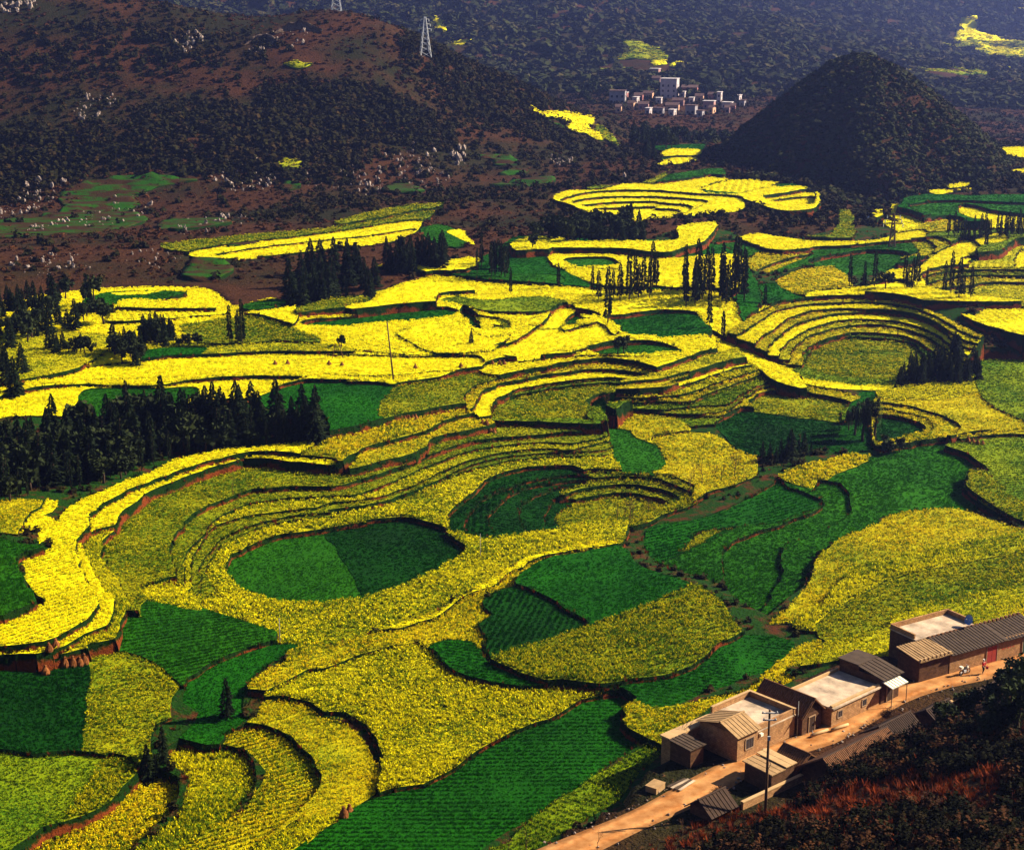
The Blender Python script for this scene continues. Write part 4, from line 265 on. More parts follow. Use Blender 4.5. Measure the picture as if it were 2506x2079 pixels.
TREES = [('round',-51.1,252.7,8.3,0),('fir',-45.1,260.4,8.0,0),('fir',-70.2,252.2,6.3,0),('fir',-75.8,247.3,5.9,0),('fir',-43.4,262.0,8.1,0),('fir',-55.4,249.9,6.0,0),('round',-66.0,255.9,5.5,0),('fir',-58.3,251.1,6.3,0),('fir',-34.9,261.5,8.0,0),('fir',-64.2,245.7,6.9,0),('round',-59.3,242.8,6.3,0),('fir',-59.3,246.1,8.1,0),('round',-78.3,235.5,6.6,0),('round',-75.3,232.7,7.1,0),('fir',-66.9,234.4,7.9,0),('round',-67.1,241.6,5.6,0),('fir',-52.6,256.3,7.5,0),('fir',-50.3,255.2,8.0,0),('fir',-39.4,262.7,8.4,0),('fir',-58.7,254.0,7.5,0),('round',-59.3,255.9,7.5,0),('round',-51.4,261.0,7.5,0),('round',-61.4,247.6,6.3,0),('fir',-73.7,251.7,8.4,0),('fir',-63.8,235.9,8.1,0),('round',-62.0,245.0,6.6,0),('fir',-67.9,254.4,5.5,0),('fir',-70.4,232.3,7.7,0),('fir',-38.8,258.6,5.5,0),('round',-65.0,250.1,5.9,0),('round',-52.5,250.4,7.4,0),('fir',-47.4,258.9,7.1,0),('fir',-65.9,239.3,8.5,0),('round',-53.5,252.7,5.9,0),('fir',-69.5,244.5,8.0,0),('fir',-41.6,257.9,7.7,0),('fir',-65.9,247.2,7.9,0),('fir',-63.6,251.8,7.4,0),('round',-58.9,259.0,8.3,0),('fir',-73.1,248.9,6.6,0),('fir',-68.2,231.0,8.2,0),('fir',-65.3,253.1,8.3,0),('round',-68.0,249.8,8.5,0),('fir',-73.5,236.4,7.7,0),('fir',-70.6,249.7,7.4,0),('round',-80.6,244.4,7.2,0),('round',-78.2,241.1,6.2,0),('fir',-80.3,237.9,5.6,0),('fir',-50.2,258.4,6.0,0),('fir',-43.4,256.0,5.9,0),('round',-47.3,255.1,7.5,0),('fir',-76.2,222.1,8.0,0),('fir',-76.3,236.2,8.3,0),('fir',-34.9,254.9,6.5,0),('fir',-74.7,241.2,7.3,0),('fir',-72.6,245.0,7.8,0),('fir',-70.7,237.2,6.0,0),('fir',-56.8,246.0,7.9,0),('fir',-72.3,233.1,5.8,0),('fir',-56.5,259.3,6.5,0),('fir',-77.8,233.5,7.9,0),('fir',-32.8,262.1,7.6,0),('fir',-60.3,241.1,8.4,0),('round',-71.9,238.9,6.7,0),('fir',-38.2,256.2,5.5,0),('fir',-43.6,253.3,5.7,0),('fir',-59.9,248.9,7.2,0),('round',-63.6,257.1,8.3,0),('round',-65.0,242.1,7.2,0),('fir',-54.0,259.5,7.2,0),('fir',-75.0,230.2,6.4,0),('round',-70.7,228.1,7.9,0),('round',-69.4,247.8,5.8,0),('round',-54.7,255.1,7.0,0),('round',-69.8,241.0,7.3,0),('fir',-47.4,252.1,6.8,0),('round',-74.3,228.2,6.2,0),('fir',-63.2,248.5,7.4,0),('round',-78.1,244.8,7.8,0),('fir',-78.4,230.3,5.6,0),('round',-61.3,255.7,8.2,0),('fir',-45.3,252.3,6.5,0),('fir',-55.6,256.9,7.4,0),('round',-46.9,261.5,5.5,0),('round',-67.3,236.5,8.3,0),('fir',-68.0,239.4,5.6,0),('fir',-36.9,254.2,5.8,0),('fir',-33.7,256.8,6.9,0),('fir',-61.3,250.2,11.4,1),('fir',-56.7,254.6,11.2,1),('fir',-59.8,256.0,8.3,1),('fir',-49.9,256.0,9.1,1),('fir',-48.4,254.6,10.3,1),('fir',-44.7,254.6,10.3,1),('fir',-48.0,259.1,8.0,1),('fir',-53.6,254.6,9.1,1),('fir',-63.7,248.8,8.9,1),('fir',-38.7,259.1,6.3,1),('fir',-35.9,256.0,7.5,1),('fir',-33.7,256.0,7.6,1),('fir',-32.1,254.6,7.9,1),('fir',-41.7,257.5,5.8,1),('fir',-67.2,247.4,7.6,1),('fir',-72.6,244.6,8.0,1),('fir',-76.4,241.9,7.5,1),('cyp',-56.6,245.4,4.9,2),('cyp',-73.7,221.6,4.5,2),('cyp',-58.1,245.3,5.3,2),('cyp',-70.6,236.7,5.5,2),('cyp',-39.9,254.3,4.4,2),('cyp',-77.9,229.0,4.3,2),('cyp',-74.1,228.0,4.2,2),('round',-54.2,248.7,5.3,2),('cyp',-48.0,254.7,6.0,2),('cyp',-52.8,249.2,3.7,2),('cyp',-58.6,240.7,4.5,2),('cyp',-45.9,255.9,3.9,2),('cyp',-72.8,222.8,6.0,2),('cyp',-36.6,255.5,4.5,2),('cyp',-56.2,244.2,4.5,2),('cyp',-68.4,234.7,4.6,2),('cyp',-72.4,230.8,6.3,2),('round',-59.3,238.9,4.9,2),('round',-68.7,237.6,3.7,2),('cyp',-37.7,255.2,4.0,2),('round',-52.5,252.3,6.3,2),('cyp',-75.9,229.4,4.6,2),('cyp',-65.0,238.8,4.5,2),('cyp',-51.4,247.9,4.5,2),('round',-60.8,240.6,6.4,2),('cyp',-65.4,230.3,4.5,2),('round',-71.6,226.2,4.8,2),('cyp',-42.3,254.9,6.2,2),('cyp',-39.6,252.4,4.6,2),('cyp',-50.2,251.9,5.0,2),('round',-59.6,236.9,4.5,2),('round',-62.1,244.0,3.6,2),('cyp',-75.8,221.5,3.7,2),('round',-56.0,248.0,4.6,2),('cyp',-68.2,232.2,5.8,2),('cyp',-66.6,232.7,4.9,2),('cyp',-61.2,237.0,6.1,2),('cyp',-44.3,255.1,3.9,2),('cyp',-70.7,235.4,5.0,2),('cyp',-33.9,255.6,4.4,2),('cyp',-35.1,254.9,5.5,2),('round',-73.5,231.8,5.6,2),('round',-62.4,235.3,5.2,2),('cyp',-70.3,225.0,3.7,2),('cyp',-52.2,250.9,4.8,2),('round',-61.5,233.8,4.8,2),('cyp',-75.5,226.7,4.6,2),('cyp',-76.3,231.5,4.2,2),('round',-65.4,236.9,5.8,2),('cyp',-63.0,242.7,3.9,2),('cyp',-54.7,252.4,5.7,2),('cyp',-51.4,253.5,3.5,2),('cyp',-57.1,250.5,4.7,2),('round',-47.9,250.6,6.3,2),('cyp',-63.7,235.5,4.0,2),('cyp',-66.0,239.4,5.6,2),('cyp',-71.3,231.4,3.9,2),('cyp',-75.5,220.1,5.7,2),('cyp',-58.1,243.8,5.3,2),('cyp',-75.2,228.6,5.8,2),('cyp',-70.9,229.8,6.2,2),('cyp',-37.0,253.2,5.7,2),('cyp',-47.0,252.5,6.4,2),('round',-69.5,235.5,4.0,2),('round',-63.2,236.9,4.1,2),('cyp',-77.2,225.8,4.0,2),('cyp',-46.0,251.6,6.3,2),('round',-62.7,239.9,4.0,2),('cyp',-67.3,236.2,5.3,2),('cyp',-55.5,250.2,5.3,2),('cyp',-36.2,256.8,5.6,2),('round',-60.6,245.4,5.3,2),('cyp',-57.1,247.6,5.9,2),('cyp',-74.1,226.1,4.9,2),('round',-61.5,242.6,6.4,2),('cyp',-76.3,222.8,6.5,2),('cyp',-74.0,219.5,3.7,2),('cyp',-43.1,253.3,5.7,2),('cyp',-57.4,246.3,5.1,2),('cyp',-72.6,225.7,4.3,2),('round',-42.0,253.3,4.0,2),('cyp',-68.5,230.8,4.6,2),('round',-58.9,246.3,3.7,2),('round',-39.0,256.8,4.6,2),('round',-49.2,250.6,6.3,2),('cyp',-73.6,234.4,4.0,2),('cyp',-54.3,250.8,4.9,2),('cyp',-75.2,219.0,5.9,2),('cyp',-37.3,256.6,4.5,2),('cyp',-57.5,241.5,5.0,2),('cyp',-67.1,234.1,3.9,2),('cyp',-78.1,230.9,6.3,2),('cyp',-69.7,228.6,4.1,2),('cyp',-71.2,222.7,3.7,2),('cyp',-74.8,224.8,6.1,2),('cyp',-72.8,224.2,6.2,2),('cyp',-54.2,246.6,4.9,2),('cyp',-38.1,253.4,4.3,2),('cyp',-64.4,231.5,5.0,2),('round',-75.9,233.0,4.8,2),('cyp',-70.2,233.0,5.4,2),('cyp',-70.0,234.3,5.3,2),('cyp',-34.0,257.4,5.6,2),('cyp',-71.4,224.8,4.2,2),('round',-71.9,221.7,4.6,2),('fir',-49.5,388.3,7.0,3),('fir',-37.6,360.9,6.3,3),('fir',-40.4,393.2,7.1,3),('fir',-49.6,378.2,8.9,3),('fir',-42.0,355.6,8.1,3),('fir',-49.1,358.9,7.6,3),('fir',-40.4,395.1,8.1,3),('fir',-48.8,390.6,9.0,3),('fir',-45.1,366.2,8.2,3),('fir',-36.7,385.0,7.4,3),('fir',-38.4,380.1,7.2,3),('fir',-45.0,362.2,9.4,3),('fir',-32.2,365.3,6.6,3),('fir',-38.0,390.5,7.9,3),('fir',-32.4,362.0,8.1,3),('fir',-47.3,367.4,7.7,3),('fir',-46.2,387.7,6.8,3),('fir',-43.2,358.0,7.2,3),('fir',-32.3,377.8,7.3,3),('fir',-45.9,352.9,8.7,3),('fir',-39.1,382.2,6.4,3),('fir',-41.2,359.3,9.4,3),('fir',-46.7,356.1,7.1,3),('fir',-48.1,388.8,7.1,3),('fir',-37.8,384.4,7.1,3),('fir',-40.6,365.8,7.6,3),('fir',-41.7,372.7,8.0,3),('fir',-39.6,384.7,8.5,3),('fir',-44.8,377.4,8.4,3),('fir',-36.6,383.0,8.2,3),('fir',-42.0,371.4,7.5,3),('fir',-48.5,352.2,7.8,3),('fir',-43.3,391.3,9.2,3),('fir',-49.6,357.3,9.4,3),('fir',-46.6,391.4,8.6,3),('fir',-37.1,389.4,6.7,3),('fir',-40.8,362.9,8.7,3),('fir',-34.5,375.2,7.8,3),('fir',-27.3,397.1,7.7,4),('fir',-26.8,394.7,7.6,4),('fir',-30.7,394.3,8.6,4),('fir',-23.9,391.4,6.1,4),('fir',-26.3,391.8,7.3,4),('fir',-22.1,398.1,7.6,4),('fir',-19.0,394.5,7.7,4),('fir',-25.6,393.2,7.3,4),('fir',-29.5,391.5,7.6,4),('fir',-28.1,391.7,7.7,4),('fir',-20.7,398.7,8.1,4),('fir',-24.9,396.2,7.7,4),('fir',-16.9,393.1,6.2,4),('fir',-17.1,397.0,8.9,4),('fir',-23.3,398.7,7.1,4),('fir',-20.2,394.1,6.3,4),('fir',-17.8,398.0,7.8,4),('cyp',-4.9,398.1,7.0,5),('cyp',-1.1,395.2,6.5,5),('cyp',-4.0,389.3,7.4,5),('cyp',-4.2,391.8,8.3,5),('cyp',-7.6,400.0,8.5,5),('cyp',-1.7,387.3,8.0,5),('cyp',-4.2,401.8,6.3,5),('cyp',-8.5,392.2,6.3,5),('cyp',-5.0,388.0,7.9,5),('cyp',-2.6,392.1,7.4,5),('cyp',-3.4,398.1,7.6,5),('cyp',-4.5,396.9,7.2,5),('cyp',-5.3,400.0,6.1,5),('cyp',-2.6,389.3,8.2,5),('cyp',-0.3,370.5,6.5,7),('cyp',10.9,376.9,6.0,8),('cyp',20.3,338.4,12.4,9),('cyp',42.1,340.0,9.2,10),('cyp',45.1,340.0,6.7,11),('cyp',57.4,363.0,5.5,12),('cyp',18.6,370.5,6.5,13),('cyp',19.7,364.2,6.9,13),('cyp',24.5,363.0,8.7,13),('cyp',26.4,361.8,11.7,13),('cyp',28.3,369.2,10.0,13),('cyp',30.3,369.2,9.4,13),('cyp',32.5,371.7,10.9,13),('cyp',33.4,371.7,8.5,13),('cyp',23.0,364.2,6.9,13),('cyp',28.8,364.2,8.1,13),('cyp',31.2,364.2,9.3,13),('cyp',43.0,361.9,10.2,14),('cyp',38.9,358.0,9.6,14),('cyp',50.8,362.3,10.7,14),('cyp',51.5,369.6,12.2,14),('cyp',42.6,364.5,12.2,14),('cyp',48.8,372.0,10.2,14),('cyp',41.3,361.9,9.3,14),('cyp',48.2,365.3,9.4,14),('cyp',48.9,361.6,9.9,14),('cyp',42.7,369.8,12.2,14),('cyp',41.1,358.8,10.5,14),('cyp',50.3,364.5,11.1,14),('cyp',53.0,366.8,11.1,14),('cyp',52.6,363.1,11.6,14),('cyp',44.9,369.4,10.6,14),('cyp',45.4,365.1,11.5,14),('cyp',47.4,361.8,10.9,14),('cyp',52.7,372.7,11.1,14),('cyp',48.1,359.6,9.5,14),('cyp',39.7,367.7,11.4,14),('cyp',81.2,385.8,8.0,15),('cyp',85.0,387.2,6.2,15),('cyp',87.5,387.2,8.9,15),('cyp',94.4,385.8,8.6,15),('cyp',95.0,380.6,7.3,15),('cyp',96.9,383.9,8.1,15),('cyp',98.4,380.6,5.1,15),('cyp',103.2,382.6,8.3,15),('cyp',102.2,373.1,10.0,15),('cyp',102.4,367.0,9.6,15),('cyp',105.5,368.2,7.3,15),('cyp',105.0,372.5,6.2,15),('cyp',94.3,381.9,6.1,15),('round',89.0,382.6,5.1,16),('cyp',136.8,453.3,5.2,17),('cyp',141.4,453.2,6.1,17),('cyp',139.6,452.5,5.1,17),('cyp',139.0,454.9,5.9,17),('cyp',144.6,454.2,4.1,17),('cyp',134.7,457.2,4.6,17),('cyp',126.3,451.9,6.2,17),('cyp',139.6,457.9,6.2,17),('cyp',141.9,452.0,5.8,17),('cyp',128.2,454.5,4.5,17),('cyp',130.8,452.1,5.8,17),('cyp',140.6,454.7,4.8,17),('cyp',126.1,454.1,5.3,17),('cyp',141.7,458.9,6.0,17),('cyp',133.8,455.0,4.1,17),('cyp',129.4,452.7,5.5,17),('cyp',122.9,455.6,6.3,17),('cyp',124.1,453.8,7.2,17),('cyp',125.5,455.6,5.2,17),('cyp',127.7,455.6,6.6,17),('cyp',128.3,453.8,5.7,17),('cyp',130.7,457.5,5.5,17),('cyp',132.1,455.6,6.9,17),('cyp',132.7,453.8,7.5,17),('cyp',134.6,455.6,5.2,17),('cyp',137.2,457.5,6.7,17),('cyp',137.6,455.6,6.3,17),('cyp',140.4,457.5,6.7,17),('cyp',141.2,455.6,6.3,17),('cyp',143.4,457.5,7.2,17),('cyp',126.9,432.3,7.4,17),('cyp',143.3,453.8,5.7,17),('fir',84.8,318.6,3.8,18),('fir',86.3,316.0,5.9,18),('fir',77.5,312.9,4.5,18),('fir',80.0,316.3,4.9,18),('fir',87.4,317.2,5.7,18),('fir',82.1,316.1,5.7,18),('fir',86.3,322.1,6.1,18),('fir',84.6,322.7,4.6,18),('fir',88.2,324.4,3.9,18),('fir',93.9,322.6,5.7,18),('fir',79.6,313.1,4.2,18),('fir',94.0,320.9,4.6,18),('fir',92.0,324.6,3.7,18),('fir',76.5,311.3,4.2,18),('fir',91.3,316.6,4.4,18),('fir',86.3,318.9,5.3,18),('fir',89.7,317.1,4.6,18),('fir',92.5,319.5,3.9,18),('fir',79.7,311.8,3.6,18),('fir',89.0,316.2,5.2,18),('fir',85.5,314.8,4.1,18),('fir',93.4,316.6,4.6,18),('fir',85.9,320.0,4.9,18),('fir',90.7,325.4,6.2,18),('fir',91.4,318.7,4.9,18),('fir',84.3,320.2,4.4,18),('fir',87.6,318.4,3.9,18),('fir',82.4,313.6,3.5,18),('fir',86.0,317.8,3.8,18),('fir',87.1,314.7,6.0,18),('fir',90.8,323.8,6.1,18),('fir',83.2,315.5,4.3,18),('fir',80.9,312.4,5.3,18),('fir',79.2,314.8,6.2,18),('fir',83.7,317.8,5.0,18),('fir',89.0,318.4,5.3,18),('fir',88.4,313.3,4.2,18),('fir',90.4,322.2,4.8,18),('fir',81.0,318.2,5.3,18),('fir',90.7,314.7,3.6,18),('weep',61.0,278.8,6.8,19),('weep',61.5,274.6,8.2,19),('weep',63.8,275.6,8.4,19),('weep',60.6,282.0,4.6,19),('weep',65.0,287.1,5.6,19),('round',64.8,268.3,4.2,20),('round',66.9,269.6,3.2,20),('fir',45.3,263.0,4.1,21),('fir',47.1,263.9,5.5,21),('fir',49.9,266.8,3.8,21),('fir',42.1,262.2,3.9,21),('fir',43.6,263.9,3.1,21),('fir',48.7,265.4,3.3,21),('fir',51.1,266.8,1.9,21),('fir',44.4,262.2,2.9,21),('fir',46.3,262.8,3.4,21),('bare',33.0,253.3,4.1,22),('bare',33.9,252.0,5.0,22),('bare',36.2,253.3,5.8,22),('bare',37.0,257.4,5.1,22),('bare',37.8,253.3,3.3,22),('bare',29.6,253.3,4.1,22),('bare',50.1,272.0,2.7,22),('bare',22.4,240.5,3.6,22),('bare',28.5,248.0,5.7,22),('bare',17.0,233.4,3.1,22),('bare',17.8,232.2,5.4,22),('bare',18.2,233.4,4.8,22),('bare',15.7,231.1,3.8,22),('bare',21.3,241.7,4.8,22),('bare',30.7,250.6,4.9,22),('round',-86.1,336.4,6.2,23),('fir',-92.3,330.8,4.6,23),('fir',-108.6,352.2,5.9,23),('round',-96.6,323.9,5.4,23),('round',-116.3,356.1,5.3,23),('fir',-107.0,327.2,4.5,23),('fir',-110.5,350.6,6.1,23),('round',-97.1,322.0,7.2,23),('round',-96.9,318.1,6.0,23),('fir',-104.1,361.3,6.7,23),('fir',-105.4,344.4,6.5,23),('round',-98.0,339.5,6.4,23),('round',-91.5,343.4,5.2,23),('fir',-109.9,343.5,5.5,23),('fir',-111.8,356.8,4.3,23),('round',-112.8,349.7,4.2,23),('round',-102.2,314.5,7.2,23),('fir',-95.5,336.0,5.2,23),('fir',-105.9,342.3,6.3,23),('fir',-94.5,325.4,5.7,23),('round',-101.7,328.9,5.8,23),('fir',-104.4,321.7,6.2,23),('round',-108.5,350.4,5.0,23),('round',-101.4,363.6,5.8,23),('fir',-90.1,328.9,7.1,23),('round',-109.5,337.1,4.8,23),('fir',-102.3,342.2,5.0,23),('round',-109.1,333.3,5.4,23),('fir',-98.5,312.6,6.0,23),('round',-91.5,340.7,4.8,23),('round',-94.5,356.0,5.8,23),('fir',-107.1,354.1,6.5,23),('fir',-102.5,358.0,6.7,23),('fir',-91.6,347.6,6.2,23),('round',-101.3,321.6,5.1,23),('fir',-102.4,361.3,4.5,23),('fir',-106.0,354.9,6.3,23),('round',-114.2,352.2,5.8,23),('round',-92.1,352.6,6.7,23),('fir',-101.5,325.0,4.6,23),('fir',-96.5,329.0,5.4,23),('round',-102.4,345.8,4.2,23),('round',-99.8,325.9,4.5,23),('fir',-100.7,342.6,7.4,23),('fir',-90.4,282.8,6.6,24),('fir',-88.0,279.1,7.5,24),('fir',-89.9,290.4,5.8,24),('fir',-93.9,292.4,5.6,24),('fir',-90.8,311.4,5.0,24),('fir',-96.5,323.0,4.1,24),('round',-83.7,308.2,3.6,25),('round',-85.9,307.4,3.7,25),('round',-82.6,306.8,3.7,25),('fir',-88.3,306.5,3.8,25),('fir',-88.3,308.2,3.5,25),('fir',-84.4,311.2,3.3,25),('fir',-88.9,310.7,3.3,25),('round',-81.2,306.6,3.1,25),('round',-89.7,311.7,3.6,25),('fir',-85.0,308.6,3.1,25),('round',-83.4,312.2,2.8,25),('fir',-87.7,310.4,3.8,25),('round',-73.3,304.4,5.9,26),('fir',-71.4,300.4,4.6,26),('round',-74.0,307.1,5.7,26),('round',-74.9,305.2,5.1,26),('round',-76.5,305.8,5.3,26),('round',-74.3,302.1,5.1,26),('fir',-75.4,309.3,5.3,26),('fir',-75.9,308.0,4.7,26),('fir',-77.8,310.0,6.2,26),('fir',-71.6,306.0,5.7,26),('round',-71.6,302.6,4.9,26),('fir',-69.1,321.5,4.5,26),('round',-71.9,316.3,6.0,26),('round',-74.1,322.3,4.3,26),('fir',-73.7,320.6,4.5,26),('fir',-71.0,319.5,5.6,26),('fir',-72.4,319.2,6.0,26),('fir',-73.5,317.8,6.1,26),('fir',-70.4,316.5,4.2,26),('fir',-68.7,314.8,5.0,26),('fir',-68.4,318.1,4.4,26),('fir',-71.7,320.7,6.0,26),('fir',-70.8,321.6,5.1,26),('fir',-68.3,319.6,4.4,26),('fir',-69.8,319.6,5.5,26),('round',-62.5,316.0,2.5,27),('round',-64.2,316.3,2.7,27),('round',-63.4,318.1,2.4,27),('round',-65.9,314.8,2.7,27),('round',-65.6,317.4,2.4,27),('cyp',-56.2,316.9,7.9,28),('cyp',-53.8,317.3,9.3,28),('cyp',-54.5,316.4,7.3,28),('round',-33.7,313.7,3.6,29),('fir',-8.1,316.0,3.2,30),('round',20.9,314.7,4.2,31),('round',22.2,315.6,4.4,31),('round',21.5,437.6,5.7,32),('round',29.0,457.9,6.1,32),('round',14.9,439.3,5.5,32),('round',32.4,460.4,6.9,32),('round',19.2,456.1,5.2,32),('fir',26.3,459.1,5.9,32),('fir',15.4,430.8,7.0,32),('fir',29.2,429.4,4.9,32),('round',33.3,440.7,5.4,32),('round',31.4,451.3,6.1,32),('fir',35.0,432.6,5.1,32),('round',14.9,429.7,6.2,32),('round',31.5,454.6,6.6,32),('round',30.4,445.1,6.1,32),('fir',25.1,453.6,5.3,32),('round',30.9,436.5,5.2,32),('round',22.4,447.5,4.6,32),('fir',20.4,447.0,4.7,32),('round',22.2,451.5,5.6,32),('round',19.3,460.1,5.9,32),('round',28.6,452.8,5.2,32),('round',10.4,442.6,6.4,32),('round',17.0,444.6,6.7,32),('round',5.9,430.6,6.0,32),('round',6.4,429.4,5.3,32),('round',18.5,441.1,6.4,32),('fir',22.3,432.6,5.7,32),('round',23.2,459.6,6.1,32),('round',13.8,434.0,6.7,32),('fir',23.3,431.6,7.1,32),('fir',33.7,459.5,7.1,32),('round',31.8,433.1,5.9,32),('fir',12.9,448.6,6.3,32),('round',32.1,435.0,7.1,32),('round',11.7,442.1,5.7,32),('round',22.8,446.3,4.9,32),('round',20.2,444.5,6.2,32),('round',23.5,436.4,6.2,32),('fir',30.9,455.7,5.7,32),('round',15.4,440.5,5.4,32),('round',28.8,449.3,6.0,32),('round',20.5,432.5,5.5,32),('round',12.4,440.8,7.4,32),('round',23.8,450.7,7.0,32),('round',6.1,434.5,5.1,32),('round',18.1,435.8,6.9,32),('round',21.7,449.1,6.2,32),('round',31.9,447.0,6.3,32),('fir',22.9,453.5,5.7,32),('round',10.0,443.7,6.5,32),('round',28.8,443.8,4.6,32),('fir',26.4,432.4,7.0,32),('round',23.3,437.6,4.8,32),('round',10.9,450.0,6.5,32),('fir',15.8,446.6,5.1,32),('round',34.4,442.4,6.5,32),('fir',35.6,454.3,5.7,32),('round',29.1,451.3,5.3,32),('round',35.1,435.1,5.5,32),('fir',11.2,435.2,6.9,32),('fir',55.5,693.9,6.5,33),('fir',67.8,716.0,9.7,33),('round',99.1,759.9,9.3,33),('round',86.4,751.6,9.0,33),('fir',76.4,717.6,7.1,33),('round',68.6,769.6,9.9,33),('fir',80.4,766.2,9.5,33),('fir',58.2,759.3,7.9,33),('fir',55.3,640.3,7.4,33),('round',92.0,772.0,10.0,33),('round',57.9,699.1,7.3,33),('fir',58.6,744.6,8.4,33),('fir',95.0,788.5,6.7,33),('fir',52.9,644.1,8.7,33),('fir',64.5,706.1,6.6,33),('fir',68.1,686.4,7.8,33),('fir',55.2,734.3,7.8,33),('fir',51.8,700.1,10.0,33),('round',63.1,670.7,9.3,33),('fir',61.5,769.6,6.8,33),('round',91.7,766.3,8.0,33),('fir',73.9,730.8,6.8,33),('fir',91.1,739.2,6.3,33),('round',88.4,721.7,9.4,33),('round',72.1,701.3,8.3,33),('round',67.1,702.2,8.3,33),('round',62.9,775.3,9.4,33),('round',80.3,729.4,6.5,33),('fir',61.6,717.7,7.5,33),('fir',61.4,692.7,7.6,33),('round',81.3,779.2,7.2,33),('fir',70.2,752.6,8.7,33),('fir',85.0,767.3,7.0,33),('round',97.2,762.4,7.0,33),('fir',90.1,758.0,7.5,33),('round',64.8,686.7,8.7,33),('fir',67.8,713.0,8.6,33),('round',72.5,772.9,8.5,33),('round',87.7,777.6,7.7,33),('fir',70.9,717.3,8.6,33),('fir',69.6,749.6,9.2,33),('fir',54.0,653.1,9.7,33),('round',83.4,773.4,6.6,33),('round',65.4,672.8,6.1,33),('round',69.1,733.0,6.7,33),('fir',82.7,722.8,8.0,33),('round',60.6,683.9,7.7,33),('round',92.0,743.5,6.4,33),('round',51.1,689.5,8.3,33),('round',77.0,779.6,7.2,33),('round',64.1,995.8,7.6,34),('round',122.1,990.5,8.3,34),('round',121.0,1020.7,9.7,34),('round',126.7,966.4,7.9,34),('round',125.3,969.1,8.8,34),('round',45.8,938.2,6.0,34),('round',120.8,978.3,6.2,34),('round',117.0,1002.4,6.6,34),('round',106.3,1024.8,7.4,34),('round',108.9,1048.2,9.0,34),('round',116.2,999.0,9.9,34),('round',51.2,1031.9,9.4,34),('round',44.2,975.0,9.7,34),('round',96.0,1001.7,9.1,34),('round',48.4,986.4,9.1,34),('round',55.0,978.5,6.8,34),('round',43.5,955.3,6.6,34),('round',100.6,991.9,7.2,34),('round',64.1,983.0,9.9,34),('round',68.5,1017.3,7.2,34),('round',111.6,1004.6,8.8,34),('round',106.6,1014.1,7.7,34),('round',124.6,1013.0,8.3,34),('round',127.7,958.0,6.2,34),('round',130.4,963.9,9.5,34),('round',91.8,1002.2,7.4,34),('round',103.6,1012.2,7.3,34),('round',41.8,965.7,8.5,34),('round',84.6,1019.9,8.6,34),('round',103.2,1030.2,7.4,34),('round',81.5,1012.1,9.3,34),('round',72.5,1028.3,9.8,34),('round',122.2,1003.4,9.0,34),('round',95.5,1015.2,7.4,34),('round',109.7,1038.5,8.9,34),('round',107.6,1057.9,10.0,34),('round',75.5,1000.1,8.5,34),('round',46.7,1006.4,7.0,34),('round',89.8,1013.4,6.9,34),('round',83.3,1015.0,6.7,34),('round',93.3,1021.6,6.9,34),('round',51.1,1006.3,6.8,34),('round',54.8,987.6,9.7,34),('round',105.8,1028.3,8.3,34),('round',94.4,1010.8,6.5,34),('fir',-31.1,163.0,4.8,35),('fir',-36.3,154.3,4.3,36),('fir',-37.6,152.6,4.4,36),('fir',-36.8,153.2,2.9,36),('bare',-42.3,235.0,3.9,37),('bare',17.7,291.7,4.0,38),('bare',60.0,361.1,3.9,39),('bare',66.6,359.5,3.7,39),('bare',81.2,367.8,3.5,39),('round',5.3,417.6,4.0,40),('bare',-0.4,132.6,2.9,41),('bare',1.3,132.9,3.6,41),('bare',15.4,131.8,2.8,41),('bare',7.6,130.0,2.6,41),('bare',28.9,135.3,4.3,41),('bare',31.2,136.7,4.8,41),('bare',27.2,135.3,3.8,41),('bare',32.4,139.2,2.9,41),('bare',17.0,150.3,4.7,42),('dark',46.0,139.2,4.3,43),('dark',48.9,143.5,4.9,43),('dark',44.2,139.2,3.9,43),('dark',42.5,139.2,2.9,43),('dark',42.5,125.1,5.2,43),('dark',40.8,125.3,3.9,43),('dark',39.7,137.2,2.9,43),('dark',45.4,130.9,5.9,43)]
VILLAGE = [(93.7,992.0,10.5,11.3,0),(90.1,1037.2,5.2,5.6,1),(60.4,950.5,9.5,7.4,2),(66.3,923.4,3.8,3.9,3),(93.8,1097.1,6.5,4.3,1),(108.2,1009.6,10.1,5.2,4),(118.3,1027.8,6.1,3.4,2),(96.9,897.8,5.8,4.9,2),(111.1,934.8,6.6,4.2,1),(119.4,954.5,2.5,6.3,0),(121.4,934.8,5.8,3.4,0),(132.7,975.0,2.9,2.6,0),(131.6,946.5,3.1,3.1,2),(73.9,966.7,5.1,2.9,4),(80.7,983.4,5.8,3.6,3),(89.5,923.4,7.6,3.1,3),(80.3,908.6,5.9,3.3,2),(94.7,942.6,6.7,2.8,1),(73.4,923.4,6.0,2.8,1),(119.1,983.4,5.8,3.0,4),(66.1,983.4,4.4,2.4,4),(110.4,975.0,4.9,2.6,3),(84.2,950.5,3.4,2.3,0),(70.5,950.5,2.8,2.0,0),(103.1,950.5,2.8,2.3,0),(109.8,912.3,2.7,2.2,3),(118.0,905.0,2.7,2.2,1),(101.9,992.0,3.5,2.1,0),(85.9,890.7,3.2,2.1,0),(101.2,890.7,3.2,2.1,2),(58.8,912.3,3.2,1.9,3),(73.6,897.8,2.7,1.9,0),(125.9,1018.6,3.0,2.1,2),(124.1,927.2,2.7,2.0,4)]
ROAD = [(-0.4,125.2),(6.6,131.2),(13.5,137.1),(18.1,141.5),(23.0,146.5),(27.6,149.9),(31.6,152.5),(35.2,156.3),(41.3,162.2),(47.4,166.5),(53.3,169.5),(59.2,172.8),(69.6,180.1)]
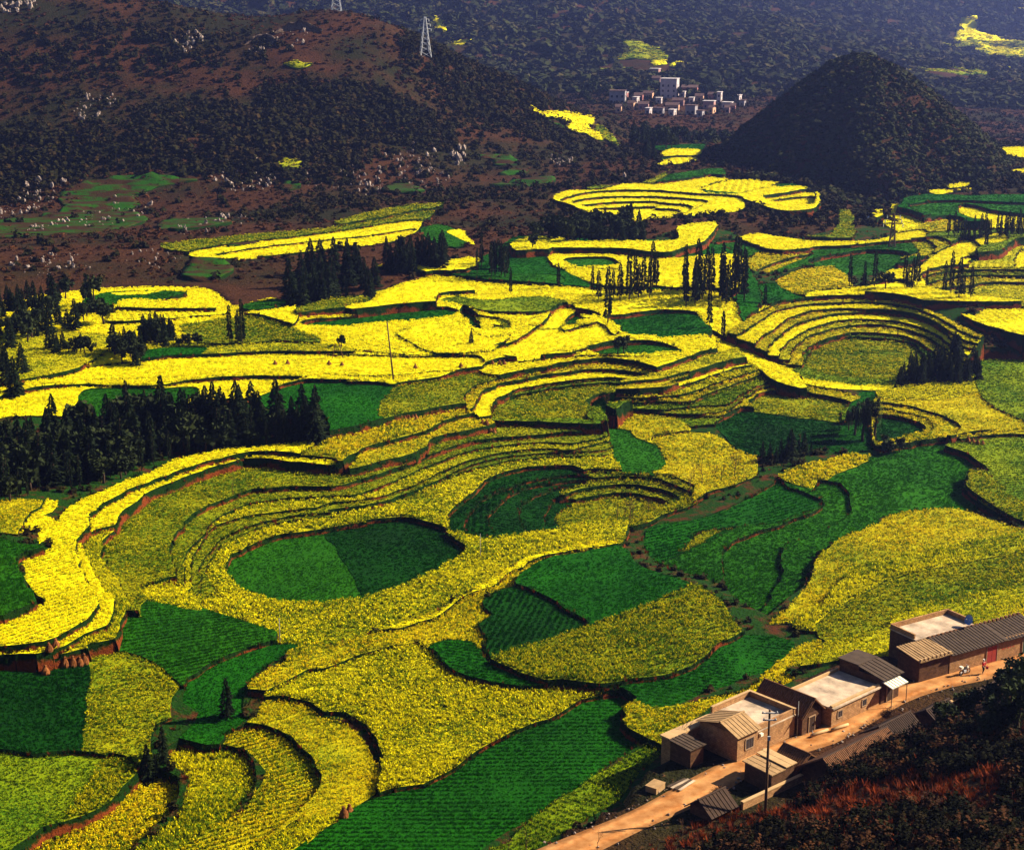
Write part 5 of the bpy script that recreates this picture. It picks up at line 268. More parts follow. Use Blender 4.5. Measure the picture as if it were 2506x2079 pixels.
STRAW = [(-45.2,302.3,0),(-42.8,302.3,0),(-34.8,301.5,0),(-32.2,300.2,0),(-18.2,298.2,0),(-9.7,300.2,0),(-19.0,269.6,1),(-18.4,269.9,1),(-17.7,270.2,1),(-17.1,270.6,1),(-16.6,270.9,1),(-5.1,271.3,2),(-4.4,271.3,2),(-3.7,270.9,2),(-3.1,270.6,2),(-52.6,169.7,3),(-52.4,171.0,3),(-51.9,172.0,3),(-50.9,171.7,3),(-50.1,172.0,3),(-49.4,172.3,3),(-49.0,172.8,3),(-16.1,140.6,4),(-15.7,141.8,4),(79.4,272.4,5),(80.1,271.8,5),(80.7,271.1,5),(81.5,270.8,5),(-3.8,304.8,6),(-2.4,304.8,6),(-1.5,304.8,6)]
PATCHES = [  # kind, spacing, outline, label
 (3,2.2,[-152.4,546.0,-148.3,558.0,-133.3,564.0,-108.8,562.0,-107.8,560.0,-120.5,554.0,-126.7,544.0,-123.1,538.0,-131.8,526.0,-144.2,530.0],'upper green rocky pasture on the lower brown hill'),
 (3,2.2,[-159.3,494.0,-148.4,514.0,-144.6,536.0,-126.6,528.0,-111.5,498.0,-113.0,470.0,-124.7,460.0,-146.7,454.0],'lower green rocky pasture on the lower brown hill'),
 (3,2.2,[-105.8,504.0,-84.2,480.0,-81.9,464.0,-94.1,452.0,-102.4,468.0],'thin green pasture under pale boulders'),
 (2,2.2,[-84.2,576.0,-80.1,588.0,-74.6,584.0,-74.8,580.0],'small olive patch on the brown hill'),
 (3,2.2,[-79.4,554.0,-78.0,566.0,-72.4,560.0,-73.1,556.0],'tiny green patch among pale rocks'),
 (3,2.2,[-78.9,384.0,-79.7,402.0,-70.6,400.0,-67.7,390.0,-71.5,380.0],'dark green steps beside the hill foot grove'),
 (2,2.2,[-92.1,670.0,-86.6,672.0,-80.8,670.0,-86.0,666.0],'green ledge below the quarry hollow'),
 (3,2.2,[-75.6,424.0,-70.7,428.0,-66.7,426.0,-74.0,420.0],'thin green sliver above the slanting yellow strip'),
 (0,2.2,[5.5,710.0,7.8,712.0,13.1,712.0,20.9,722.0,29.2,738.0,36.9,750.0,34.6,726.0,28.4,716.0,26.1,716.0,20.7,712.0,13.0,706.0],'upper bright yellow plot on the shoulder of the brown hill'),
 (0,2.2,[23.4,702.0,26.1,714.0,34.1,724.0,32.9,714.0,37.0,712.0,39.2,702.0,36.3,698.0,31.7,704.0,25.6,700.0],'lower bright yellow plot on the shoulder of the brown hill'),
 (3,2.2,[14.3,696.0,16.7,706.0,23.8,714.0,21.0,696.0],'green patch left of the yellow shoulder plots'),
 (2,2.2,[36.6,726.0,41.1,738.0,46.1,682.0,44.6,692.0,38.0,708.0],'yellow green tail right of the shoulder plots'),
 (3,2.2,[-14.4,622.0,-10.5,626.0,0.9,622.0,1.8,612.0,-6.3,610.0,-8.4,620.0],'upper green hillside step above the wood'),
 (3,2.2,[-4.9,596.0,-0.5,606.0,5.7,608.0,5.0,602.0],'middle green hillside step above the wood'),
 (3,2.2,[-7.8,570.0,-0.4,584.0,4.6,590.0,14.3,598.0,14.6,582.0,2.6,572.0],'lower green hillside step above the wood'),
 (3,2.2,[-44.7,556.0,-38.9,578.0,-29.6,554.0,-34.7,550.0],'green dell among brown rocks'),
 (0,9.0,[-68.9,1480.0,-62.7,1480.0,-56.3,1360.0,-50.5,1312.0,-56.7,1328.0,-61.6,1360.0],'far yellow plot high beside the pylon'),
 (0,4.5,[-53.0,1312.0,-45.9,1296.0,-31.4,1288.0,-35.6,1224.0,-48.6,1296.0],'thin far yellow plot curving below the first'),
 (2,4.5,[85.1,1280.0,98.6,1280.0,116.7,1256.0,111.1,1208.0,75.0,1200.0,85.9,1232.0],'pale green terraces behind the far village'),
 (0,4.5,[99.0,1184.0,109.6,1192.0,110.5,1184.0,100.8,1176.0],'left small yellow plot behind the far village'),
 (0,4.5,[111.5,1184.0,119.7,1192.0,133.4,1208.0,116.2,1168.0],'right small yellow plot behind the far village'),
 (2,4.5,[61.2,1176.0,79.2,1168.0,85.4,1168.0,66.9,1168.0],'pale strip left of the plots behind the village'),
 (2,9.0,[470.4,1832.0,531.2,1928.0,612.0,1896.0,528.3,1632.0,474.8,1656.0,477.7,1800.0],'pale green far valley floor at upper right'),
 (0,9.0,[492.5,1920.0,504.5,1904.0,558.2,2080.0,577.6,2080.0,567.6,2032.0,589.1,2024.0,575.0,1912.0,545.4,1920.0,502.7,1896.0],'largest far yellow field at upper right'),
 (0,9.0,[604.1,2032.0,647.4,2008.0,645.2,2000.0,608.3,2024.0],'far yellow strip at the upper right edge'),
 (0,9.0,[483.5,1752.0,555.1,1904.0,563.2,1832.0,541.3,1760.0,490.6,1744.0],'far yellow strip below the largest one'),
 (0,9.0,[481.1,1672.0,532.2,1760.0,510.4,1664.0,481.3,1648.0],'lowest far yellow strip in the hazy valley'),
 (0,9.0,[641.2,2128.0,714.2,2224.0,704.3,2192.0,645.9,2128.0],'highest far yellow plot at the right corner'),
 (2,4.5,[301.2,1256.0,329.8,1264.0,381.1,1336.0,356.7,1264.0,296.2,1208.0],'pale green far terrace right of the conical hill'),
 (0,9.0,[419.3,1408.0,464.1,1432.0,464.3,1432.0,422.4,1408.0],'far yellow ledge above the wooded foothill'),
]
ROCKS = [(-161.9, 536.0, 9.8, 25.0, 110, 1.3), (-138.3, 481.0, 5.1, 18.0, 60, 1.2), (-128.0, 513.0, 12.0, 40.0, 120, 1.2), (-90.1, 474.0, 12.0, 33.0, 60, 1.3), (-93.1, 567.0, 11.6, 18.0, 110, 1.3), (-161.3, 638.0, 7.6, 15.0, 60, 1.3), (-135.5, 698.0, 5.4, 11.0, 35, 1.8), (-103.7, 690.0, 5.3, 11.0, 26, 1.5), (-93.8, 697.0, 10.1, 12.0, 26, 1.4), (-216.5, 734.0, 8.5, 7.0, 40, 2.2), (-35.3, 588.0, 13.4, 35.0, 140, 1.3), (-20.2, 616.0, 3.6, 15.0, 14, 2.6), (-49.2, 564.0, 4.5, 17.0, 40, 1.3), (-63.2, 575.0, 10.0, 22.0, 70, 1.2), (-159.2, 556.0, 7.0, 7.0, 30, 1.8), (-113.0, 398.0, 11.1, 13.0, 50, 1.0), (-88.9, 404.0, 7.6, 13.0, 40, 1.0), (38.2, 574.0, 2.4, 5.0, 5, 2.2), (311.8, 1468.0, 32.4, 61.0, 60, 2.2), (443.1, 1972.0, 33.6, 29.0, 40, 2.5), (19.1, 631.0, 5.1, 12.0, 20, 1.5), (-79.0, 1136.0, 7.6, 409.0, 24, 2.4)]


# ------------------------------------------------------------ helpers
rng = np.random.default_rng(11)
rnd = random.Random(3)

def _hash(ix, iy, s):
    n = (ix * 374761393 + iy * 668265263 + s * 1274126177) & 0x7fffffff
    n = ((n ^ (n >> 13)) * 1274126177) & 0x7fffffff
    return ((n ^ (n >> 16)) & 0xffff) / 65535.0

def vnoise(x, y, s=0):
    x = np.asarray(x, float); y = np.asarray(y, float)
    ix = np.floor(x).astype(np.int64); iy = np.floor(y).astype(np.int64)
    fx = x - ix; fy = y - iy
    u = fx * fx * (3 - 2 * fx); v = fy * fy * (3 - 2 * fy)
    a = _hash(ix, iy, s); b = _hash(ix + 1, iy, s); c = _hash(ix, iy + 1, s); d = _hash(ix + 1, iy + 1, s)
    return (a * (1 - u) + b * u) * (1 - v) + (c * (1 - u) + d * u) * v

def fbm(x, y, s=0, o=4):
    t = 0; a = 0.5; f = 1.0
    for i in range(o):
        t = t + a * vnoise(x * f, y * f, s + i * 17); a *= 0.5; f *= 2.03
    return t / (1 - 0.5 ** o)

def tag(o, label=None, cat=None, group=None, kind=None):
    if label: o["label"] = label
    if cat: o["category"] = cat
    if group: o["group"] = group
    if kind: o["kind"] = kind
    return o

def new_obj(name, data, parent=None):
    o = bpy.data.objects.new(name, data)
    COL.objects.link(o)
    if parent: o.parent = parent
    return o

def empty(name, loc, rz=0.0, parent=None):
    o = bpy.data.objects.new(name, None)
    o.empty_display_size = 0.2
    COL.objects.link(o)
    o.location = loc
    o.rotation_euler = (0, 0, rz)
    if parent: o.parent = parent
    return o

def np_mesh(name, verts, tris, mats=(), mat_idx=None, smooth=False):
    verts = np.asarray(verts, np.float32).reshape(-1, 3)
    tris = np.asarray(tris, np.int32).reshape(-1, 3)
    me = bpy.data.meshes.new(name)
    me.vertices.add(len(verts)); me.vertices.foreach_set('co', verts.ravel())
    me.loops.add(len(tris) * 3); me.loops.foreach_set('vertex_index', tris.ravel())
    me.polygons.add(len(tris))
    me.polygons.foreach_set('loop_start', np.arange(0, len(tris) * 3, 3, dtype=np.int32))
    me.polygons.foreach_set('loop_total', np.full(len(tris), 3, np.int32))
    for m in mats: me.materials.append(m)
    if mat_idx is not None: me.polygons.foreach_set('material_index', np.asarray(mat_idx, np.int32))
    me.update(calc_edges=True)
    if smooth: me.polygons.foreach_set('use_smooth', np.ones(len(tris), bool))
    return me

class NT:
    """small node-tree writer"""
    def __init__(self, name):
        self.m = bpy.data.materials.new(name); self.m.use_nodes = True
        self.t = self.m.node_tree; self.t.nodes.clear()
        self.out = self.n('ShaderNodeOutputMaterial')
        self.pos = None
    def n(self, t, **kw):
        x = self.t.nodes.new(t)
        for k, v in kw.items(): setattr(x, k, v)
        return x
    def l(self, a, b): self.t.links.new(a, b)
    def P(self):
        if not self.pos: self.pos = self.n('ShaderNodeNewGeometry')
        return self.pos.outputs['Position']
    def noise(self, scale, detail=3, rough=0.6, stretch=None, coord=None):
        c = coord or self.P()
        if stretch:
            mp = self.n('ShaderNodeMapping'); mp.inputs['Scale'].default_value = stretch
            self.l(c, mp.inputs['Vector']); c = mp.outputs[0]
        x = self.n('ShaderNodeTexNoise'); x.inputs['Scale'].default_value = scale
        x.inputs['Detail'].default_value = detail; x.inputs['Roughness'].default_value = rough
        self.l(c, x.inputs['Vector']); return x.outputs[0]
    def ramp(self, fac, stops, interp='LINEAR'):
        r = self.n('ShaderNodeValToRGB'); r.color_ramp.interpolation = interp
        e = r.color_ramp.elements
        while len(e) < len(stops): e.new(0.5)
        for i, (p, c) in enumerate(stops):
            e[i].position = p
            e[i].color = (c[0], c[1], c[2], 1) if hasattr(c, '__len__') else (c, c, c, 1)
        self.l(fac, r.inputs[0]); return r.outputs[0]
    def mix(self, fac, a, b, mode='MIX'):
        x = self.n('ShaderNodeMix', data_type='RGBA', blend_type=mode)
        for s, v in ((x.inputs[0], fac), (x.inputs[6], a), (x.inputs[7], b)):
            if hasattr(v, 'node'): self.l(v, s)
            elif hasattr(v, '__len__'): s.default_value = (v[0], v[1], v[2], 1)
            else: s.default_value = v
        return x.outputs[2]
    def math(self, op, a, b=0.0):
        x = self.n('ShaderNodeMath', operation=op)
        for s, v in ((x.inputs[0], a), (x.inputs[1], b)):
            if hasattr(v, 'node'): self.l(v, s)
            else: s.default_value = v
        return x.outputs[0]
    def bsdf(self, col, rough=0.9, spec=0.15, bump=None, bstr=0.4, bdist=0.1, transl=0.0, metal=0.0):
        p = self.n('ShaderNodeBsdfPrincipled')
        if hasattr(col, 'node'): self.l(col, p.inputs['Base Color'])
        else: p.inputs['Base Color'].default_value = (col[0], col[1], col[2], 1)
        p.inputs['Roughness'].default_value = rough
        p.inputs['Specular IOR Level'].default_value = spec
        p.inputs['Metallic'].default_value = metal
        if bump is not None:
            b = self.n('ShaderNodeBump'); b.inputs['Strength'].default_value = bstr; b.inputs['Distance'].default_value = bdist
            self.l(bump, b.inputs['Height']); self.l(b.outputs[0], p.inputs['Normal'])
        sh = p.outputs[0]
        if transl > 0:
            tr = self.n('ShaderNodeBsdfTranslucent')
            if hasattr(col, 'node'): self.l(col, tr.inputs[0])
            else: tr.inputs[0].default_value = (col[0], col[1], col[2], 1)
            mx = self.n('ShaderNodeMixShader'); mx.inputs[0].default_value = transl
            self.l(sh, mx.inputs[1]); self.l(tr.outputs[0], mx.inputs[2]); sh = mx.outputs[0]
        self.l(sh, self.out.inputs['Surface'])
        return self.m

def simple(name, col, rough=0.9, spec=0.15, var=0.35, scale=3.0, bstr=0.3, bdist=0.02, metal=0.0):
    t = NT(name); nz = t.noise(scale, 4, 0.65)
    c = t.mix(1.0, t.ramp(nz, [(0.25, 1 - var), (0.75, 1 + var * 0.4)]), col, 'MULTIPLY')
    return t.bsdf(c, rough, spec, nz, bstr, bdist, metal=metal)

MAT = {}
# canopy colours of the crop
YEL = (0.80, 0.60, 0.002); YGR = (0.18, 0.20, 0.004); GRN = (0.010, 0.085, 0.004); DKG = (0.005, 0.045, 0.006)
def canopy(name, hi, lo, bias, fine, wild=False):
    t = NT(name)
    big = t.noise(0.09, 3, 0.6); fn = t.noise(fine, 3, 0.75)
    s = t.math('ADD', t.math('MULTIPLY', big, 0.55), t.math('MULTIPLY', fn, 0.75))
    c = t.mix(t.ramp(s, [(bias - 0.14, 0.0), (bias + 0.14, 1.0)]), lo, hi)
    c = t.mix(1.0, c, t.ramp(t.noise(0.035, 3, 0.65), [(0.30, (0.60, 0.66, 0.7)), (0.5, (1, 1, 1)), (0.72, (1.6, 1.25, 1.0))]), 'MULTIPLY') if wild else c
    return t.bsdf(c, 0.95, 0.05, fn, 0.9, 0.25, 0.0)
CANOPY = [canopy("rape_full_bloom", (0.78, 0.68, 0.001), (0.46, 0.46, 0.002), 0.52, 3.5),
          canopy("rape_bloom", (0.52, 0.41, 0.001), (0.09, 0.14, 0.001), 0.62, 4.5),
          canopy("rape_early", (0.30, 0.28, 0.001), (0.05, 0.11, 0.001), 0.66, 4.5),
          canopy("green_crop", (0.008, 0.088, 0.0004), (0.002, 0.036, 0.0002), 0.64, 3.5, True),
          canopy("dark_green_crop", (0.003, 0.044, 0.0003), (0.001, 0.017, 0.0002), 0.64, 3.5, True)]
CANOPY_B = [CANOPY[0], canopy("rape_bloom_lime", (0.52, 0.43, 0.001), (0.09, 0.16, 0.001), 0.60, 4.0),
          canopy("rape_early_lime", (0.20, 0.24, 0.001), (0.03, 0.10, 0.001), 0.64, 4.0),
          canopy("fresh_green_crop", (0.018, 0.105, 0.0004), (0.004, 0.045, 0.0002), 0.62, 3.5, True), CANOPY[4]]
t = NT("weedy_verge"); n1 = t.noise(.35, 4, .7); n2 = t.noise(2.0, 3, .7)
CANOPY.append(t.bsdf(t.mix(t.ramp(n1, [(.50, 0.), (.62, 1.)]), t.mix(n2, (.003, .014, .001), (.012, .05, .002)), t.mix(n2, (.02, .008, .003), (.10, .028, .008))), .95, .05, n2, 1.0, .3))
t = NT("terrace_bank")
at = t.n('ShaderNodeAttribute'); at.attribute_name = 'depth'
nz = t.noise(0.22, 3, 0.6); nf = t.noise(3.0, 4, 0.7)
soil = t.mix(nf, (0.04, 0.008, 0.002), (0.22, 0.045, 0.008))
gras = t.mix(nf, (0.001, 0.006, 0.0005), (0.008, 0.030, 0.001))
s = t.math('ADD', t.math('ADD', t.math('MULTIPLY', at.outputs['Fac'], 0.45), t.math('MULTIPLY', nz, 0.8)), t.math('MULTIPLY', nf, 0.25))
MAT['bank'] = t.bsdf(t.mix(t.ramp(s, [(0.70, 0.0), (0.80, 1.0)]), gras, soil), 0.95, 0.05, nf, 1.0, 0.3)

t = NT("hill_ground")
n1 = t.noise(0.02, 4, 0.6); n2 = t.noise(0.25, 4, 0.7); n3 = t.noise(1.2, 3, 0.7)
brown = t.mix(n2, (0.012, 0.005, 0.002), (0.070, 0.025, 0.008))
green = t.mix(n2, (0.006, 0.006, 0.002), (0.020, 0.019, 0.004))
c = t.mix(t.ramp(n1, [(0.45, 0.0), (0.6, 1.0)]), brown, green)
c = t.mix(t.ramp(n3, [(0.60, 0.0), (0.72, 0.7)]), c, (0.12, 0.05, 0.02))
MAT['hill'] = t.bsdf(c, 0.95, 0.05, n3, 1.0, 0.6)

# ------------------------------------------------------------ fields: planar partition of the traced outlines
def smooth_poly(p, step):
    n = len(p); out = []
    for i in range(n):
        a, b, c, d = (p[(i - 1) % n], p[i], p[(i + 1) % n], p[(i + 2) % n])
        L = math.hypot(c[0] - b[0], c[1] - b[1]); k = max(1, int(L / step))
        for j in range(k):
            u = j / k
            q = []
            for e in (0, 1):
                m0 = (c[e] - a[e]) * 0.42; m1 = (d[e] - b[e]) * 0.42
                lim = L * 0.9
                m0 = max(-lim, min(lim, m0)); m1 = max(-lim, min(lim, m1))
                q.append((2*u**3 - 3*u*u + 1) * b[e] + (u**3 - 2*u*u + u) * m0 + (-2*u**3 + 3*u*u) * c[e] + (u**3 - u*u) * m1)
            out.append(q)
    q = np.array(out)
    q[:, 0] += (vnoise(q[:, 0] * 0.45, q[:, 1] * 0.45, 5) - 0.5) * 0.9
    q[:, 1] += (vnoise(q[:, 0] * 0.45, q[:, 1] * 0.45, 9) - 0.5) * 0.9
    return q

def in_poly(px, py, poly):
    x0, y0 = poly[:, 0], poly[:, 1]; x1, y1 = np.roll(x0, -1), np.roll(y0, -1)
    res = np.zeros(len(px), bool)
    idx = np.nonzero((px > x0.min()) & (px < x0.max()) & (py > y0.min()) & (py < y0.max()))[0]
    for s in range(0, len(idx), 4000):
        k = idx[s:s + 4000]; X = px[k][:, None]; Y = py[k][:, None]
        with np.errstate(divide='ignore', invalid='ignore'):
            cr = ((y0 > Y) != (y1 > Y)) & (X < (x1 - x0) * (Y - y0) / (y1 - y0) + x0)
        res[k] = (cr.sum(1) % 2) == 1
    return res

polys = []
for kind, z, flat, label in FIELDS:
    p = np.array(flat).reshape(-1, 2)
    polys.append(smooth_poly(p, 1.6 if p[:, 1].mean() < 330 else 2.6))
pv, pe = [], []
for q in polys:
    b = len(pv)
    pv += [Vector((float(x), float(y))) for x, y in q]
    pe += [(b + i, b + (i + 1) % len(q)) for i in range(len(q))]
gx, gy = np.meshgrid(np.arange(-150, 260, 7.0), np.arange(118, 560, 7.0))
gx = gx.ravel() + rng.uniform(-2, 2, gx.size); gy = gy.ravel() + rng.uniform(-2, 2, gy.size)
keep = np.zeros(len(gx), bool)
for q in polys: keep |= in_poly(gx, gy, q)
pv += [Vector((float(a), float(b))) for a, b in zip(gx[keep], gy[keep])]
cv, ce, cf, _, _, _ = delaunay_2d_cdt(pv, pe, [], 0, 0.05, False)
cv = np.array([(v.x, v.y) for v in cv]); cf = np.array([f for f in cf if len(f) == 3], np.int64)
cen = cv[cf].mean(1)
fid = np.full(len(cf), -1)
for i, q in enumerate(polys):
    fid[in_poly(cen[:, 0], cen[:, 1], q)] = i
a_ = cv[cf[:, 1]] - cv[cf[:, 0]]; b_ = cv[cf[:, 2]] - cv[cf[:, 0]]
area = 0.5 * (a_[:, 0] * b_[:, 1] - a_[:, 1] * b_[:, 0])
flip = area < 0
cf[flip] = cf[flip][:, ::-1]; area = np.abs(area)
# neighbours and connected pieces
edge = {}
for ti, f in enumerate(cf):
    for k in range(3):
        a, b = int(f[k]), int(f[(k + 1) % 3])
        edge.setdefault((min(a, b), max(a, b)), []).append(ti)
adj = [[] for _ in range(len(cf))]
for k, v in edge.items():
    if len(v) == 2: adj[v[0]].append(v[1]); adj[v[1]].append(v[0])
def components():
    comp = np.full(len(cf), -1); n = 0; lists = []
    for s in range(len(cf)):
        if comp[s] >= 0: continue
        st = [s]; comp[s] = n; cur = [s]
        while st:
            q = st.pop()
            for r in adj[q]:
                if comp[r] < 0 and fid[r] == fid[s]: comp[r] = n; st.append(r); cur.append(r)
        lists.append(cur); n += 1
    return comp, lists
for _ in range(3):                                     # slivers join the neighbour they touch most
    comp, lists = components()
    for cur in lists:
        A = area[cur].sum()
        if A < 7.0:
            cnt = {}
            for q in cur:
                for r in adj[q]:
                    if comp[r] != comp[q]: cnt[fid[r]] = cnt.get(fid[r], 0) + 1
            if cnt: fid[cur] = max(cnt, key=cnt.get)
comp, lists = components()
LEVEL = np.array([f[1] for f in FIELDS] + [0.0])

def undulate(x, y):
    return (fbm(x * 0.035, y * 0.035, 3, 2) - 0.5) * 0.9

# ------------------------------------------------------------ road line
ROAD_Z = -2.0
STREAM = [(103.5, 478), (106, 488), (108.5, 498), (110.5, 508), (113, 516)]
HAZE = 0.00011
def smooth_line(p, step):
    out = []
    for i in range(len(p) - 1):
        a, b, c, d = p[max(i-1, 0)], p[i], p[i+1], p[min(i+2, len(p)-1)]
        k = max(1, int(math.hypot(c[0]-b[0], c[1]-b[1]) / step))
        for j in range(k):
            u = j / k
            out.append(tuple((2*u**3-3*u*u+1)*b[e] + (u**3-2*u*u+u)*(c[e]-a[e])*.5 + (-2*u**3+3*u*u)*c[e] + (u**3-u*u)*(d[e]-b[e])*.5 for e in (0, 1)))
    return out + [p[-1]]
RP = np.array(smooth_line(ROAD, 2.0))
def road_near(x, y):
    x = np.asarray(x, float); y = np.asarray(y, float)
    d = np.hypot(x[:, None] - RP[:, 0], y[:, None] - RP[:, 1]); k = d.argmin(1)
    return d[np.arange(len(x)), k], k
def road_dist(x, y): return road_near(x, y)[0]
def side_of_road(x, y):
    d, k = road_near(x, y); k = np.minimum(k, len(RP) - 2); t = RP[k + 1] - RP[k]
    return -(t[:, 0] * (y - RP[k, 1]) - t[:, 1] * (x - RP[k, 0]))

# ------------------------------------------------------------ terrain height: fields + hills
cp = list(HILLS)
seen = set()
for ti in rng.permutation(len(cf)):
    if fid[ti] < 0 or FIELDS[fid[ti]][0] == 5: continue
    k = (int(cen[ti, 0] // 14), int(cen[ti, 1] // 14))
    if k in seen: continue
    seen.add(k); cp.append((cen[ti, 0], cen[ti, 1], LEVEL[fid[ti]]))
cp = np.array(cp, float)
def rbf(d2): return np.sqrt(d2 + 64.0)
D2 = ((cp[:, None, :2] - cp[None, :, :2]) ** 2).sum(2)
Mx = np.zeros((len(cp) + 1,) * 2); Mx[:-1, :-1] = rbf(D2) - np.eye(len(cp)) * 4.0; Mx[-1, :-1] = 1; Mx[:-1, -1] = 1
wgt = np.linalg.solve(Mx, np.append(cp[:, 2], 0))
def base_h(x, y):
    x = np.asarray(x, float).ravel(); y = np.asarray(y, float).ravel(); out = np.empty(len(x))
    for s in range(0, len(x), 20000):
        d2 = (x[s:s+20000, None] - cp[:, 0]) ** 2 + (y[s:s+20000, None] - cp[:, 1]) ** 2
        out[s:s+20000] = rbf(d2) @ wgt[:-1] + wgt[-1]
    return out
CONE_B = float(base_h([CONE[0]], [CONE[1]])[0])
def height(x, y):
    x = np.asarray(x, float).ravel(); y = np.asarray(y, float).ravel()
    h = base_h(x, y)
    dx = (x - CONE[0]) / 50.0; dy = (y - CONE[1]) / np.where(y < CONE[1], 105.0, 75.0)
    ang = np.arctan2(dy, dx)
    r = np.sqrt(dx * dx + dy * dy) * (1 + 0.22 * (vnoise(ang * 2.2 + 9, y * 0 + 2, 4) - 0.5))
    c = np.clip(1.06 - np.sqrt(r * r + 0.045), 0, None); c = np.where(r < 1.1, c, 0)
    foot = np.clip(c / 0.12, 0, 1)
    hc = (CONE[2] - 1.5 - CONE_B) * c / (1.06 - 0.212) * (0.35 + 0.65 * foot)
    h = h + hc
    wild = np.clip((y - 430) / 120, 0, 1)
    amp = wild * (2.2 + np.clip((y - 900) / 500, 0, 1) * 14)
    h = h + (fbm(x * 0.022, y * 0.022, 21, 4) - 0.5) * amp * 1.6 + (fbm(x * 0.09, y * 0.09, 33, 3) - 0.5) * wild * 2.2
    h = h + np.clip((y - 1100) / 500, 0, 1) * (fbm(x * 0.004, y * 0.004, 71, 3) - 0.5) * 50
    near = np.clip((125 - y) / 20, 0, 1)
    k = np.nonzero((y > 90) & (y < 230) & (x > -30) & (x < 120))[0]
    if len(k):
        d, sd_ = road_dist(x[k], y[k]), side_of_road(x[k], y[k])
        w = np.clip(((np.where(sd_ > 0, 14.0, 12.0)) - d) / 5.0, 0, 1); h[k] = h[k] * (1 - w) + (ROAD_Z - 0.02) * w
    return h + near * (fbm(x * 0.15, y * 0.15, 41, 3) - 0.5) * 1.5

# mask of ground covered by fields (world raster, 1 m)
MX0, MY0, MS = -160.0, 110.0, 1.0
mw, mh = 440, 680
mask = np.zeros((mh, mw), bool)
mxx, myy = np.meshgrid(MX0 + (np.arange(mw) + 0.5) * MS, MY0 + (np.arange(mh) + 0.5) * MS)
mm = np.zeros(mw * mh, bool)
for q in polys: mm |= in_poly(mxx.ravel(), myy.ravel(), q)
mask = mm.reshape(mh, mw)
def in_fields(x, y):
    i = np.floor((np.asarray(x) - MX0) / MS).astype(int); j = np.floor((np.asarray(y) - MY0) / MS).astype(int)
    ok = (i >= 0) & (i < mw) & (j >= 0) & (j < mh)
    r = np.zeros(len(i), bool); r[ok] = mask[j[ok], i[ok]]; return r

def grid_mesh(name, x0, x1, y0, y1, s, drop=0.0):
    nx = int((x1 - x0) / s) + 1; ny = int((y1 - y0) / s) + 1
    X, Y = np.meshgrid(np.linspace(x0, x1, nx), np.linspace(y0, y1, ny))
    x, y = X.ravel(), Y.ravel()
    z = height(x, y) - drop
    inside = in_fields(x, y)
    z = np.where(inside, z - 3.0, z)
    i = np.arange(nx * ny).reshape(ny, nx)
    a, b, c, d = i[:-1, :-1].ravel(), i[:-1, 1:].ravel(), i[1:, 1:].ravel(), i[1:, :-1].ravel()
    return np_mesh(name, np.stack([x, y, z], 1), np.concatenate([np.stack([a, b, c], 1), np.stack([a, c, d], 1)]), [MAT['hill']], smooth=True)
for nm, a in (("ground", (-200, 260, -20, 470, 1.6)), ("hillside", (-420, 420, 468, 1010, 3.0)), ("mountain", (-2200, 2600, 1006, 5000, 13.0))):
    o = new_obj(nm, grid_mesh(nm, *a), None)
    tag(o, {"ground": "rough brown grassy ground around the terraced fields", "hillside": "brown scrub covered hillside and conical hill behind the fields",
            "mountain": "far hazy blue mountains behind the village"}[nm], {"ground": "ground", "hillside": "hill", "mountain": "mountain"}[nm], kind="structure")

